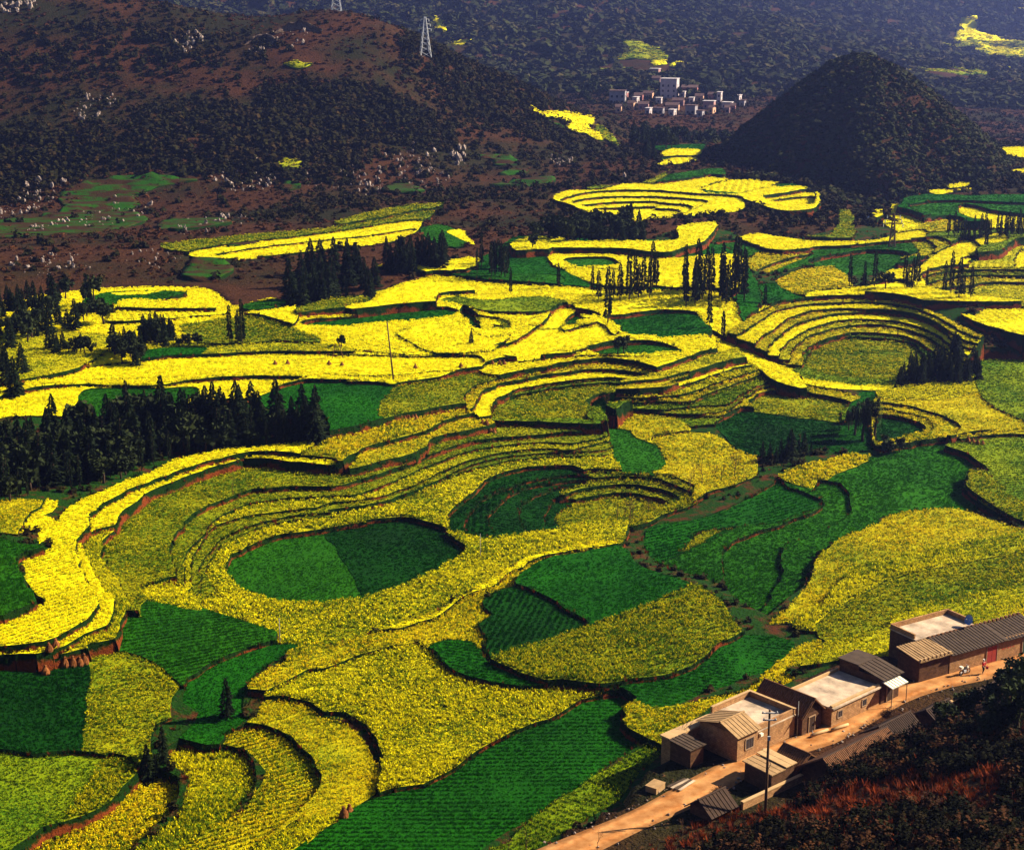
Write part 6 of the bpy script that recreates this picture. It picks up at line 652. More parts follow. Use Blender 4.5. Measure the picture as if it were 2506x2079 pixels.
# ------------------------------------------------------------ field meshes
OFF = 0.0
used_v = {}
field_tops = []                                        # (obj index) for scatter
bvh_v, bvh_f = [], []
def vz(fi, x, y):
    z = LEVEL[fi] + undulate(x, y)
    if FIELDS[fi][0] == 5: return base_h(x, y) - 0.15 + undulate(x, y)
    if FIELDS[fi][0] >= 10: z = z * 0.25 + base_h(x, y) * 0.75
    return z
NAMES = ['rapeseed_field', 'rapeseed_field', 'rapeseed_field', 'wheat_field', 'wheat_field', 'weedy_ground']
npiece = {}
ZF = {}
for fi in range(len(FIELDS)):
    vi = np.unique(cf[fid == fi])
    if len(vi): ZF[fi] = dict(zip(vi.tolist(), vz(fi, cv[vi, 0], cv[vi, 1]).tolist()))
for cur in lists:
    fi = fid[cur[0]]
    if fi < 0: continue
    kind, lev, _, label = FIELDS[fi]; kind %= 10
    tr = cf[cur]; vi = np.unique(tr); mp = {int(v): k for k, v in enumerate(vi)}
    xy = cv[vi]; z = vz(fi, xy[:, 0], xy[:, 1])
    V3 = np.column_stack([xy, z])
    T3 = np.array([[mp[int(a)] for a in f] for f in tr])
    me = np_mesh(NAMES[kind], V3, T3, [(CANOPY if fi % 5 in (0, 2, 3) or kind == 5 else CANOPY_B)[kind]], smooth=True)
    o = new_obj(NAMES[kind], me)
    n = npiece.get(fi, 0); npiece[fi] = n + 1
    tag(o, label, 'field', 'terraced crop fields', 'structure')
    b0 = len(bvh_v)
    bvh_v += [tuple(v) for v in V3]; bvh_f += [tuple(int(i) + b0 for i in f) for f in T3]
    # banks where the ground beyond is lower
    SV, ST, SD = [], [], []
    cs = set(cur)
    for ti in cur:
        f = cf[ti]
        for k in range(3):
            a, b = int(f[k]), int(f[(k + 1) % 3])
            e = edge[(min(a, b), max(a, b))]
            ot = [t for t in e if t not in cs]
            if len(e) == 2 and not ot: continue
            oid = fid[ot[0]] if ot else -1
            pa, pb = cv[a], cv[b]
            d = pb - pa; L = math.hypot(*d) or 1; nrm = (d[1] / L, -d[0] / L)
            za, zb = V3[mp[a], 2], V3[mp[b], 2]
            base = len(SV)
            for (p, zz, vid) in ((pa, za, a), (pb, zb, b)):
                lo = min(-0.3, ZF[oid][vid] - 0.35 - zz) if oid >= 0 else -2.6
                fl = min(0.22 * -lo, 0.5)
                j = (float(vnoise(p[0] * 0.8, p[1] * 0.8, 8)) - 0.35) * 0.5
                SV.append((p[0], p[1], zz)); SV.append((p[0] + nrm[0] * fl * (0.5 + j), p[1] + nrm[1] * fl * (0.5 + j), zz + lo * 0.5)); SV.append((p[0] + nrm[0] * fl, p[1] + nrm[1] * fl, zz + lo))
                SD += [0.0, 0.5, 1.0]
            for q in (0, 1):
                ST += [(base + q, base + q + 1, base + 3 + q), (base + 3 + q, base + q + 1, base + 4 + q)]
    if ST:
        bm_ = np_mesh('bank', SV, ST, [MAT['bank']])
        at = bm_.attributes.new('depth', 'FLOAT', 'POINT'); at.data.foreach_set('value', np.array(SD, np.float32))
        new_obj('bank', bm_, o)
    field_tops.append((o, fi, kind, V3, T3, area[cur]))
BVH = BVHTree.FromPolygons(bvh_v, bvh_f)
def ground_z(x, y):
    h = BVH.ray_cast(Vector((x, y, 200)), Vector((0, 0, -1)))
    if h[0] is not None: return h[0].z
    return float(height([x], [y])[0])
# ------------------------------------------------------------ small mesh writer
class MB:
    def __init__(self): self.v = []; self.f = []; self.m = []
    def quad(self, a, b, c, d, m=0):
        n = len(self.v); self.v += [tuple(a), tuple(b), tuple(c), tuple(d)]; self.f.append((n, n+1, n+2, n+3)); self.m.append(m)
    def tri(self, a, b, c, m=0):
        n = len(self.v); self.v += [tuple(a), tuple(b), tuple(c)]; self.f.append((n, n+1, n+2)); self.m.append(m)
    def poly(self, pts, m=0):
        n = len(self.v); self.v += [tuple(p) for p in pts]; self.f.append(tuple(range(n, n + len(pts)))); self.m.append(m)
    def box(self, x0, x1, y0, y1, z0, z1, m=0):
        n = len(self.v)
        self.v += [(x0,y0,z0),(x1,y0,z0),(x1,y1,z0),(x0,y1,z0),(x0,y0,z1),(x1,y0,z1),(x1,y1,z1),(x0,y1,z1)]
        for q in ((3,2,1,0),(4,5,6,7),(0,1,5,4),(1,2,6,5),(2,3,7,6),(3,0,4,7)):
            self.f.append(tuple(n + i for i in q)); self.m.append(m)
    def tube(self, pts, rads, n=6, m=0, cap=True):
        b = len(self.v); P = [Vector(p) for p in pts]
        if not hasattr(rads, '__len__'): rads = [rads] * len(P)
        for i, p in enumerate(P):
            d = (P[min(i+1, len(P)-1)] - P[max(i-1, 0)]); d = d.normalized() if d.length > 1e-9 else Vector((0,0,1))
            u = d.cross(Vector((0.31, 0.93, 0.17)));
            if u.length < 1e-3: u = d.cross(Vector((1, 0, 0)))
            u.normalize(); w = d.cross(u)
            for k in range(n):
                a = 2 * math.pi * k / n
                self.v.append(tuple(p + (u * math.cos(a) + w * math.sin(a)) * rads[i]))
        for i in range(len(P) - 1):
            for k in range(n):
                a = b + i*n + k; c = b + i*n + (k+1) % n
                self.f.append((a, c, c + n, a + n)); self.m.append(m)
        if cap:
            self.f.append(tuple(b + k for k in range(n))[::-1]); self.m.append(m)
            e = b + (len(P)-1)*n
            self.f.append(tuple(e + k for k in range(n))); self.m.append(m)
    def lathe(self, prof, n=12, m=0, c=(0,0,0), jit=0.0, r_=None):
        b = len(self.v)
        for r, z in prof:
            for k in range(n):
                a = 2*math.pi*k/n; q = r * (1 + (r_.uniform(-jit, jit) if r_ else 0))
                self.v.append((c[0]+q*math.cos(a), c[1]+q*math.sin(a), c[2]+z))
        for i in range(len(prof)-1):
            for k in range(n):
                a = b+i*n+k; d = b+i*n+(k+1)%n
                self.f.append((a, d, d+n, a+n)); self.m.append(m)
    def mesh(self, name, mats, smooth=False):
        me = bpy.data.meshes.new(name); me.from_pydata(self.v, [], self.f)
        for x in (mats if isinstance(mats, (list, tuple)) else [mats]): me.materials.append(x)
        me.polygons.foreach_set('material_index', np.array(self.m, np.int32))
        if smooth: me.polygons.foreach_set('use_smooth', np.ones(len(self.f), bool))
        me.update(); return me
    def build(self, name, mats, parent=None, smooth=False):
        return new_obj(name, self.mesh(name, mats, smooth), parent)

# ------------------------------------------------------------ crop plants
def plant_mat(name, hi, lo, bias=None, transl=0.25, hue=None):
    t = NT(name)
    oi = t.n('ShaderNodeObjectInfo')
    if bias is None: s = oi.outputs['Random']; a, b = 0.0, 1.0
    else:
        s = t.math('ADD', t.math('MULTIPLY', t.noise(0.09, 3, 0.6), 0.75), t.math('MULTIPLY', oi.outputs['Random'], 0.5)); a, b = bias - 0.12, bias + 0.12
    c = t.mix(t.ramp(s, [(a, 0.0), (b, 1.0)]), lo, hi)
    if hue is not None: c = t.mix(1.0, c, t.ramp(t.noise(0.9, 2, 0.7), [(0.35, (1, 1, 1)), (0.65, hue)]), 'MULTIPLY')
    elif bias is None: c = t.mix(1.0, c, t.ramp(t.noise(0.035, 3, 0.65), [(0.30, (0.6, 0.66, 0.7)), (0.5, (1, 1, 1)), (0.72, (1.8, 1.3, 1.0))]), 'MULTIPLY')
    return t.bsdf(c, 0.9, 0.05, transl=transl)
M_LEAF = plant_mat("rape_leaf", (0.05, 0.10, 0.001), (0.006, 0.034, 0.0005))
M_BLADE = plant_mat("wheat_blade", (0.010, 0.105, 0.0003), (0.002, 0.038, 0.0002))
M_BLADE_B = plant_mat("fresh_wheat_blade", (0.024, 0.13, 0.0003), (0.005, 0.050, 0.0002))
M_DBLADE = plant_mat("dark_wheat_blade", (0.003, 0.048, 0.0003), (0.001, 0.017, 0.0002))
M_FL = [plant_mat("rape_flower_full", (0.86, 0.76, 0.001), (0.62, 0.58, 0.001), 0.45, 0.35, (1.0, 0.9, 1)),
        plant_mat("rape_flower", (0.74, 0.61, 0.001), (0.11, 0.17, 0.001), 0.54, 0.3, (0.98, 0.78, 1)),
        plant_mat("rape_flower_early", (0.50, 0.43, 0.001), (0.06, 0.13, 0.001), 0.62, 0.3, (0.95, 0.85, 1))]
M_FLB = [M_FL[0], plant_mat("rape_flower_lime", (0.72, 0.60, 0.001), (0.11, 0.17, 0.001), 0.56, 0.3, (0.9, 0.9, 1)), plant_mat("rape_bud_lime", (0.36, 0.38, 0.001), (0.04, 0.12, 0.001), 0.62, 0.3, (0.9, 0.95, 1))]
def rand_unit(r):
    z = r.uniform(-1, 1); a = r.uniform(0, 6.283); q = math.sqrt(1 - z*z); return Vector((q*math.cos(a), q*math.sin(a), z))
def clump(ny, ng, r, blade=False):
    b = MB()
    for i in range(ng):
        a = r.uniform(0, 6.28); x, y = r.uniform(-.42, .42), r.uniform(-.42, .42); h = r.uniform(.45, 1.0) if blade else r.uniform(.3, .8)
        w = 0.09 if blade else 0.16; lx, ly = math.cos(a), math.sin(a); t = r.uniform(.05, .3)
        b.tri((x - ly*w, y + lx*w, -.2), (x + ly*w, y - lx*w, -.2), (x + lx*t, y + ly*t, h), 0)
    for i in range(ny):
        x, y = r.uniform(-.45, .45), r.uniform(-.45, .45); z = r.uniform(.5, 1.0); s = r.uniform(.10, .19)
        u = rand_unit(r); w = u.cross(rand_unit(r)).normalized()
        c = Vector((x, y, z)); b.quad(c - u*s - w*s, c + u*s - w*s, c + u*s + w*s, c - u*s + w*s, 1)
    return b
PROTO = []
pr = random.Random(77)
for var in (0, 1):
    for k, (ny, ng) in enumerate(((11, 1), (8, 4), (5, 7), (0, 13), (0, 13))):
        c = bpy.data.collections.new("crop_plants_%d_%d" % (k, var))
        for j in range(4):
            me = clump(ny - 2 * var * (k in (1, 2)), ng + 2 * var, pr, k >= 3).mesh("crop_plant", [M_LEAF if k < 3 else ((M_BLADE, M_BLADE_B)[var] if k == 3 else M_DBLADE), (M_FL, M_FLB)[var][min(k, 2)]])
            c.objects.link(bpy.data.objects.new("crop_plant", me))
        PROTO.append(c)

def scatter_tree(coll, tilt=0.2):
    g = bpy.data.node_groups.new("scatter_" + coll.name, 'GeometryNodeTree')
    g.interface.new_socket("Geometry", in_out='INPUT', socket_type='NodeSocketGeometry')
    g.interface.new_socket("Geometry", in_out='OUTPUT', socket_type='NodeSocketGeometry')
    N = g.nodes; i = N.new('NodeGroupInput'); o = N.new('NodeGroupOutput')
    ci = N.new('GeometryNodeCollectionInfo'); ci.inputs['Collection'].default_value = coll
    ci.inputs['Separate Children'].default_value = True; ci.inputs['Reset Children'].default_value = True
    ip = N.new('GeometryNodeInstanceOnPoints'); ip.inputs['Pick Instance'].default_value = True
    rv = N.new('FunctionNodeRandomValue'); rv.data_type = 'FLOAT_VECTOR'
    rv.inputs[0].default_value = (-tilt, -tilt, 0); rv.inputs[1].default_value = (tilt, tilt, 6.283)
    na = N.new('GeometryNodeInputNamedAttribute'); na.data_type = 'FLOAT_VECTOR'; na.inputs['Name'].default_value = 'scl'
    L = g.links
    L.new(i.outputs[0], ip.inputs['Points']); L.new(ci.outputs[0], ip.inputs['Instance'])
    L.new(rv.outputs[0], ip.inputs['Rotation']); L.new(na.outputs['Attribute'], ip.inputs['Scale']); L.new(ip.outputs[0], o.inputs[0])
    return g
def scatter(name, pts, scl, tree, parent=None):
    me = bpy.data.meshes.new(name); me.vertices.add(len(pts)); me.vertices.foreach_set('co', np.asarray(pts, np.float32).ravel())
    a = me.attributes.new('scl', 'FLOAT_VECTOR', 'POINT'); a.data.foreach_set('vector', np.asarray(scl, np.float32).ravel())
    o = new_obj(name, me, parent); o["kind"] = "stuff"
    m = o.modifiers.new("scatter", 'NODES'); m.node_group = tree
    return o
CROP_TREE = [scatter_tree(c) for c in PROTO]
for o, fi, kind, V3, T3, ar in field_tops:
    if kind == 5: continue
    yy = V3[T3][:, :, 1].mean(1); sp = np.clip(0.0017 * yy, 0.25, 0.85)
    w = ar / sp ** 2; n = int(w.sum())
    if n < 3: continue
    t = rng.choice(len(T3), n, p=w / w.sum()); r1 = np.sqrt(rng.random(n)); r2 = rng.random(n)
    P = V3[T3[t]]; pts = P[:, 0] * (1 - r1)[:, None] + P[:, 1] * (r1 * (1 - r2))[:, None] + P[:, 2] * (r1 * r2)[:, None]
    fr = random.Random(int(fi) * 7 + 1); fs = fr.uniform(.75, 1.3); fh = fr.uniform(.7, 1.45)
    if fr.random() < (.45 if kind >= 3 else .2):          # sown in rows
        an = fr.uniform(0, 3.14); nx_, ny_ = math.cos(an), math.sin(an); w_ = np.maximum(.8, .0042 * pts[:, 1])
        w_ = np.full(n, float(np.median(w_))); u = pts[:, 0] * nx_ + pts[:, 1] * ny_ + 1.2 * vnoise(pts[:, 0] * .03, pts[:, 1] * .03, 6)
        du = (np.floor(u / w_) + .5) * w_ - u; keep_ = rng.random(n) < .85; du = np.where(keep_, du * .5, 0); pts[:, 0] += du * nx_; pts[:, 1] += du * ny_
    thin = vnoise(pts[:, 0] * .11, pts[:, 1] * .11, 31 + int(fi)) + .3 * rng.random(n) > .24
    pts = pts[thin]; t = t[thin]; n = len(pts)
    s = sp[t] * rng.uniform(0.7, 1.25, n) * fs
    hh = (0.24 if kind == 0 else 0.32 if kind < 3 else 0.22) * rng.uniform(0.75, 1.3, n) * (0.7 + 0.7 * vnoise(pts[:, 0] * .2, pts[:, 1] * .2, 12)) * fh
    scatter('crop', pts, np.stack([s, s, hh], 1), CROP_TREE[kind + (0 if fi % 5 in (0, 2, 3) else 5)], o)

# rough grass on the bank edges and gullies
def tuft(r, n=12):
    b = MB()
    for i in range(n):
        a = r.uniform(0, 6.28); q = r.uniform(0, .3); x, y = q*math.cos(a), q*math.sin(a); t = r.uniform(.1, .45); w = .07
        b.tri((x - math.sin(a)*w, y + math.cos(a)*w, -.1), (x + math.sin(a)*w, y - math.cos(a)*w, -.1), (x + math.cos(a)*t, y + math.sin(a)*t, r.uniform(.5, 1)), 0)
    return b
M_TUFT = plant_mat("bank_grass_blade", (0.015, 0.05, 0.003), (0.004, 0.016, 0.002))
M_DRY = plant_mat("dry_grass_blade", (0.20, 0.035, 0.008), (0.035, 0.008, 0.003))
ct = bpy.data.collections.new("bank_tufts")
for j in range(4): ct.objects.link(bpy.data.objects.new("tuft", tuft(pr).mesh("tuft", [M_TUFT if j < 3 else M_DRY])))
tuft_tree = scatter_tree(ct, 0.35)
bp, bs = [], []
for k, v in edge.items():
    ids = [fid[t] for t in v]
    if len(ids) == 2 and ids[0] == ids[1]: continue
    hi = max(ids, key=lambda q: LEVEL[q] if q >= 0 else -99)
    if hi < 0: continue
    zt = max(ZF[q][k[0]] for q in ids if q >= 0); drop = zt - min((ZF[q][k[0]] if q >= 0 else zt - 1.2) for q in ids)
    if drop < 0.25 and len(ids) == 2: continue
    a, b = cv[k[0]], cv[k[1]]; L = math.hypot(*(b - a)); sp = max(0.4, 0.0024 * a[1])
    n = np.random.default_rng(k[0]).poisson(L / sp * 1.3)
    for q in range(n):
        u = rng.random(); p = a + (b - a) * u; s = sp * rng.uniform(.6, 1.5)
        bp.append((p[0] + rng.uniform(-.25, .25), p[1] + rng.uniform(-.35, .1), zt - rng.uniform(0.05, max(.1, drop)))); bs.append((s, s, rng.uniform(.35, .7)))
tag(scatter('bank_grass', bp, bs, tuft_tree), "rough grass growing on the terrace banks", "grass", kind="stuff")
print("crop", sum(len(c.data.vertices) for c in bpy.data.objects if c.name.startswith('crop') and c.type == 'MESH'), "tufts", len(bp))

# ------------------------------------------------------------ patches of field laid over the hillsides
t = NT("hill_pasture"); n1 = t.noise(.16, 4, .7, (.5, 1.6, 1)); n2 = t.noise(1.5, 3, .7)
M_PAST = t.bsdf(t.mix(t.ramp(n1, [(.47, 0.), (.55, 1.)]), t.mix(n2, (.010, .006, .002), (.05, .02, .006)), t.mix(n2, (.004, .03, .001), (.02, .08, .002))), .95, .05, n2, .8, .3)
for pi, (kind, step, flat, label) in enumerate(PATCHES):
    q = np.array(flat).reshape(-1, 2)
    q = smooth_poly(q, step)
    X, Y = np.meshgrid(np.arange(q[:, 0].min(), q[:, 0].max(), step), np.arange(q[:, 1].min(), q[:, 1].max(), step))
    X = X.ravel(); Y = Y.ravel(); k = in_poly(X, Y, q)
    pv = [Vector((float(a), float(b))) for a, b in list(q) + list(zip(X[k], Y[k]))]
    n = len(q)
    v2, _, f2, _, _, _ = delaunay_2d_cdt(pv, [(i, (i+1) % n) for i in range(n)], [], 1, 0.02, False)
    v2 = np.array([(v.x, v.y) for v in v2]); f2 = np.array([f for f in f2 if len(f) == 3])
    if len(f2) == 0: continue
    c2 = v2[f2].mean(1); f2 = f2[in_poly(c2[:, 0], c2[:, 1], q)]
    if len(f2) == 0: continue
    st = 1.3 if step < 5 else 2.5
    z = height(v2[:, 0], v2[:, 1]); zq = np.floor(z / st) * st
    z3 = z * (0.2 if kind == 3 else 0.45) + zq * (0.8 if kind == 3 else 0.55) + 1.0 + (0 if step < 5 else 1.2)
    V3 = np.column_stack([v2, z3]); nv = len(V3)
    ec = {}
    for f in f2:
        for j in range(3):
            a, b = int(f[j]), int(f[(j+1) % 3]); ec[(a, b)] = 1
    bd = [(a, b) for (a, b) in ec if (b, a) not in ec]
    V4 = np.concatenate([V3, V3 - [0, 0, 2.5]])
    T = [tuple(f) for f in f2] + [(a, a + nv, b) for a, b in bd] + [(b, a + nv, b + nv) for a, b in bd]
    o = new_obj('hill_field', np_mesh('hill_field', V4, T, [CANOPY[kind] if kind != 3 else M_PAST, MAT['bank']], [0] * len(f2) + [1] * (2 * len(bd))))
    tag(o, label, 'field', 'small fields on the hillsides', 'structure')
    a = 0.5 * np.abs(np.cross(V3[f2[:, 1], :2] - V3[f2[:, 0], :2], V3[f2[:, 2], :2] - V3[f2[:, 0], :2]))
    sp = 0.0024 * np.mean(v2[:, 1]); n = int(a.sum() / sp ** 2)
    if n > 3 and n < 20000 and kind != 3:
        t = rng.choice(len(f2), n, p=a / a.sum()); r1 = np.sqrt(rng.random(n)); r2 = rng.random(n); P = V3[f2[t]]
        pts = P[:, 0] * (1 - r1)[:, None] + P[:, 1] * (r1 * (1 - r2))[:, None] + P[:, 2] * (r1 * r2)[:, None]
        s = sp * rng.uniform(1., 1.7, n); scatter('crop', pts, np.stack([s, s, rng.uniform(.4, .9, n)], 1), CROP_TREE[kind], o)

# ------------------------------------------------------------ scrub on the hills
def bush(r, n, squash=0.75, leaf=0.16):
    b = MB()
    for i in range(n):
        d = rand_unit(r); d.z = abs(d.z); q = r.uniform(.55, 1.0) * (0.8 + 0.3 * math.sin(d.x * 5 + d.y * 7))
        c = Vector((d.x * q * .5, d.y * q * .5, d.z * q * squash)); s = leaf * r.uniform(.6, 1.3)
        u = (d + rand_unit(r) * .7).normalized(); w = u.cross(rand_unit(r)).normalized(); u = w.cross(u)
        b.quad(c - u*s - w*s, c + u*s - w*s*.6, c + u*s + w*s, c - u*s*.7 + w*s)
    return b
def scrub_mat(name, cols):
    t = NT(name); oi = t.n('ShaderNodeObjectInfo')
    return t.bsdf(t.ramp(oi.outputs['Random'], [(i / (len(cols) - 1), c) for i, c in enumerate(cols)]), 0.95, 0.05)
M_SCRUB = [scrub_mat("dark_scrub", [(0.007, 0.007, 0.002), (0.018, 0.016, 0.003), (0.011, 0.010, 0.002), (0.034, 0.020, 0.005)]),
           scrub_mat("brown_scrub", [(0.020, 0.009, 0.004), (0.050, 0.019, 0.006), (0.030, 0.012, 0.005), (0.080, 0.028, 0.008)]),
           scrub_mat("forest", [(0.014, 0.018, 0.005), (0.030, 0.034, 0.008), (0.020, 0.022, 0.007), (0.055, 0.044, 0.014)])]
SCR = []
for k in range(3):
    c = bpy.data.collections.new("scrub_%d" % k)
    for j in range(4): c.objects.link(bpy.data.objects.new("scrub_clump", bush(pr, 60 if k < 2 else 44, 0.8 if k != 1 else 0.55, 0.13 if k < 2 else 0.17).mesh("scrub_clump", [M_SCRUB[k]])))
    SCR.append(scatter_tree(c, 0.25))
patch_polys = [np.array(p[2]).reshape(-1, 2) for p in PATCHES]
def wild_points(n, x0, x1, y0, y1, wedge=0.36):
    x = rng.uniform(x0, x1, n); y = rng.uniform(y0, y1, n)
    k = (np.abs(x) < wedge * y + 25) & ~in_fields(x, y)
    x, y = x[k], y[k]
    bad = np.zeros(len(x), bool)
    for q, pk in zip(patch_polys, PATCHES): bad |= in_poly(x, y, q) & (rng.random(len(x)) < (0.6 if pk[0] == 3 else 1.0))
    if y0 >= 1000:                                   # keep the ground just before the far fields open
        for q, pk in zip(patch_polys, PATCHES):
            if pk[1] > 4:
                for d in (20, 40, 65): bad |= in_poly(x, y + d, q)
    return x[~bad], y[~bad]
x, y = wild_points(98000, -400, 400, 380, 1010)
xc, yc = wild_points(11000, CONE[0] - 58, CONE[0] + 58, CONE[1] - 112, CONE[1] + 40); x = np.append(x, xc); y = np.append(y, yc)
for zx, zy, zrx, zry in ((-99, 600, 44, 36), (-180, 575, 34, 38), (-12, 705, 36, 36), (-60, 640, 38, 22)):
    xc, yc = wild_points(2600, zx - zrx, zx + zrx, zy - zry, zy + zry); x = np.append(x, xc); y = np.append(y, yc)
dn = fbm(x * 0.018, y * 0.018, 55, 4); cone = np.hypot((x - CONE[0]) / 56, (y - CONE[1]) / 107) < 1.05
cone = np.hypot((x - CONE[0]) / 58, (y - CONE[1]) / 110) < 0.95 + 0.4 * (vnoise(x * .06, y * .06, 7) - .3)
zone = np.zeros(len(x))
for zx, zy, zrx, zry in ((-99, 600, 48, 42), (-180, 575, 38, 42), (-12, 705, 40, 40), (-60, 640, 40, 25), (70, 560, 40, 25), (-160, 690, 60, 25), (140, 480, 60, 40)):
    zone = np.maximum(zone, 1.3 - np.hypot((x - zx) / zrx, (y - zy) / zry))
dark = (dn + 0.22 * rng.random(len(x)) + 0.62 * np.clip(zone, 0, .6) > 0.68) | cone | (rng.random(len(x)) < .14)
z = height(x, y)
s = (0.5 + 2.0 * rng.random(len(x)) ** 2.2) * np.where(dark, 1.1, 0.8) * (1 + .6 * np.clip(zone, 0, 1))
rr_ = rng.random(len(x)); kd = dark & (rr_ < np.where(cone, 0.88, 0.75)); kb = (~dark & (rr_ < 0.9)) | (cone & (rr_ > 0.9))
kc = kd & cone; kd = kd & ~cone
tag(scatter('cone_scrub', np.stack([x, y, z - .15], 1)[kc], np.stack([s*1.3, s*1.3, s*1.1], 1)[kc], SCR[2]), "olive green scrub clothing the conical hill", "scrub", kind="stuff")
tag(scatter('hill_scrub', np.stack([x, y, z - .15], 1)[kd], np.stack([s*1.3, s*1.3, s*1.1], 1)[kd], SCR[0]), "dark evergreen scrub covering the hillsides", "scrub", kind="stuff")
tag(scatter('dry_scrub', np.stack([x, y, z - .1], 1)[kb], np.stack([s*1.4, s*1.4, s*.8], 1)[kb], SCR[1]), "brown dry bushes covering the open hillside", "scrub", kind="stuff")
x, y = wild_points(60000, -900, 1000, 1000, 2700, 0.34)
z = height(x, y); s = rng.uniform(4.0, 9.0, len(x)) * (0.7 + 0.0003 * y)
tag(scatter('forest', np.stack([x, y, z - .8], 1), np.stack([s*1.3, s*1.3, s], 1), SCR[2]), "hazy dark forest on the far mountains", "forest", kind="stuff")
# bushes and weeds on the ground between the plots
for o, fi, kind, V3, T3, ar in field_tops:
    if kind != 5: continue
    n = int(ar.sum() / 2.2)
    if n < 4: continue
    t = rng.choice(len(T3), n, p=ar / ar.sum()); r1 = np.sqrt(rng.random(n)); r2 = rng.random(n); P = V3[T3[t]]
    pts = P[:, 0] * (1 - r1)[:, None] + P[:, 1] * (r1 * (1 - r2))[:, None] + P[:, 2] * (r1 * r2)[:, None]
    k = vnoise(pts[:, 0] * .15, pts[:, 1] * .15, 44) + .4 * rng.random(n) > .62
    pts = pts[k]; s = rng.uniform(.4, 1.3, len(pts)); kk = rng.random(len(pts)) < .5
    if kk.sum() > 2: scatter('weeds', pts[~kk], np.stack([s, s, s * .6], 1)[~kk], tuft_tree, o); scatter('bushes', pts[kk], np.stack([s * 1.2, s * 1.2, s], 1)[kk], SCR[0], o)
# near slope below the camera
M_SLOPE = scrub_mat('slope_leaves', [(0.003, 0.004, 0.001), (0.010, 0.009, 0.002), (0.005, 0.005, 0.001), (0.016, 0.010, 0.003)])
cb_ = bpy.data.collections.new("slope_bushes")
for j in range(4): cb_.objects.link(bpy.data.objects.new("slope_bush", bush(pr, 260, 0.85, 0.052).mesh("slope_bush", [M_SLOPE if j < 3 else M_SCRUB[1]])))
slope_tree = scatter_tree(cb_, 0.25)
x = rng.uniform(-12, 78, 16000); y = rng.uniform(58, 138, 16000)
dr = road_dist(x, y)
k = (dr > 4.0) & (np.abs(x) < 0.40 * y + 6) & ~in_fields(x, y) & (side_of_road(x, y) > 0)
x, y, dr = x[k], y[k], dr[k]; z = height(x, y)
nn = fbm(x * .07, y * .07, 91, 3) + 0.12 * rng.random(len(x))
kd = (nn > .47) & (rng.random(len(x)) < .55) & (dr > 9); kg = ~kd
s = rng.uniform(.6, 1.7, len(x))
tag(scatter('slope_scrub', np.stack([x, y, z], 1)[kd], np.stack([s*1.3, s*1.3, s*1.1], 1)[kd], slope_tree), "dark bushes on the steep slope at lower right", "scrub", kind="stuff")
cd = bpy.data.collections.new("dry_tufts")
for j in range(4): cd.objects.link(bpy.data.objects.new("tuft", tuft(pr, 16).mesh("tuft", [M_DRY])))
dry_tree = scatter_tree(cd, 0.4)
tag(scatter('dry_grass', np.stack([x, y, z], 1)[kg], np.stack([s*.8, s*.8, s*.42], 1)[kg], dry_tree), "reddish dry grass on the steep slope at lower right", "grass", kind="stuff")
# ------------------------------------------------------------ trees
def tree_mat(name, a, b):
    t = NT(name); oi = t.n('ShaderNodeObjectInfo'); nz = t.noise(1.5, 2, 0.6)
    return t.bsdf(t.mix(t.math('MULTIPLY', t.math('ADD', nz, oi.outputs['Random']), 0.5), a, b), 0.9, 0.1, transl=0.1)
M_FIR = tree_mat("conifer_needles", (0.004, 0.008, 0.002), (0.016, 0.026, 0.006))
M_BROAD = tree_mat("broad_leaves", (0.006, 0.011, 0.003), (0.030, 0.038, 0.008))
M_BARK = simple("bark", (0.05, 0.028, 0.016), 0.95, scale=6)
M_TWIG = simple("twigs", (0.10, 0.045, 0.022), 0.95, scale=6)
def trunk(h, r0, r1, n=6, r=None, lean=0.02):
    b = MB(); pts = [(lean * math.sin(i) * (i > 0), lean * math.cos(i * 1.7) * (i > 0), h * i / 4 - (0.02 if i == 0 else 0)) for i in range(5)]
    b.tube(pts, [r0 + (r1 - r0) * i / 4 for i in range(5)], n); return b
def conifer(r, width, start, levels, nb, pw):
    b = MB()
    for i in range(levels):
        t = start + (1 - start) * (i / levels) ** 0.95; rad = width * (1 - t) ** pw * r.uniform(.7, 1.2) + 0.012
        for k in range(nb):
            if r.random() < .12: continue
            a = r.uniform(0, 6.283); q = rad * r.uniform(.65, 1.15); dx, dy = math.cos(a), math.sin(a)
            z = t + r.uniform(-.02, .02); tip = Vector((dx*q, dy*q, z - q * r.uniform(.05, .35))); w = q * r.uniform(.25, .5)
            root = Vector((0, 0, z + .01)); mid = root.lerp(tip, .55); sd_ = Vector((-dy, dx, 0)) * w * .5
            b.quad(root, mid - sd_ + Vector((0, 0, -.015)), tip, mid + sd_ + Vector((0, 0, .012)))
            b.tri(mid + Vector((0, 0, .03)), mid - Vector((0, 0, .035)), tip + Vector((0, 0, r.uniform(-.03, .01))))
    b.tri((-.008, 0, .96), (.008, 0, .96), (0, 0, 1.02)); return b
def leafball(r, n, cx, rx, rz, cz, leaf):
    b = MB(); cl = [(rand_unit(r) * r.uniform(.3, .85)) for _ in range(9)]
    for i in range(n):
        c0 = r.choice(cl); d = c0 + rand_unit(r) * r.uniform(.15, .42)
        c = Vector((d.x * rx, d.y * rx, cz + d.z * rz)); u = rand_unit(r); w = u.cross(rand_unit(r)).normalized(); s = leaf * r.uniform(.6, 1.3)
        b.quad(c - u*s - w*s, c + u*s - w*s*.5, c + u*s*.9 + w*s, c - u*s*.6 + w*s)
    return b
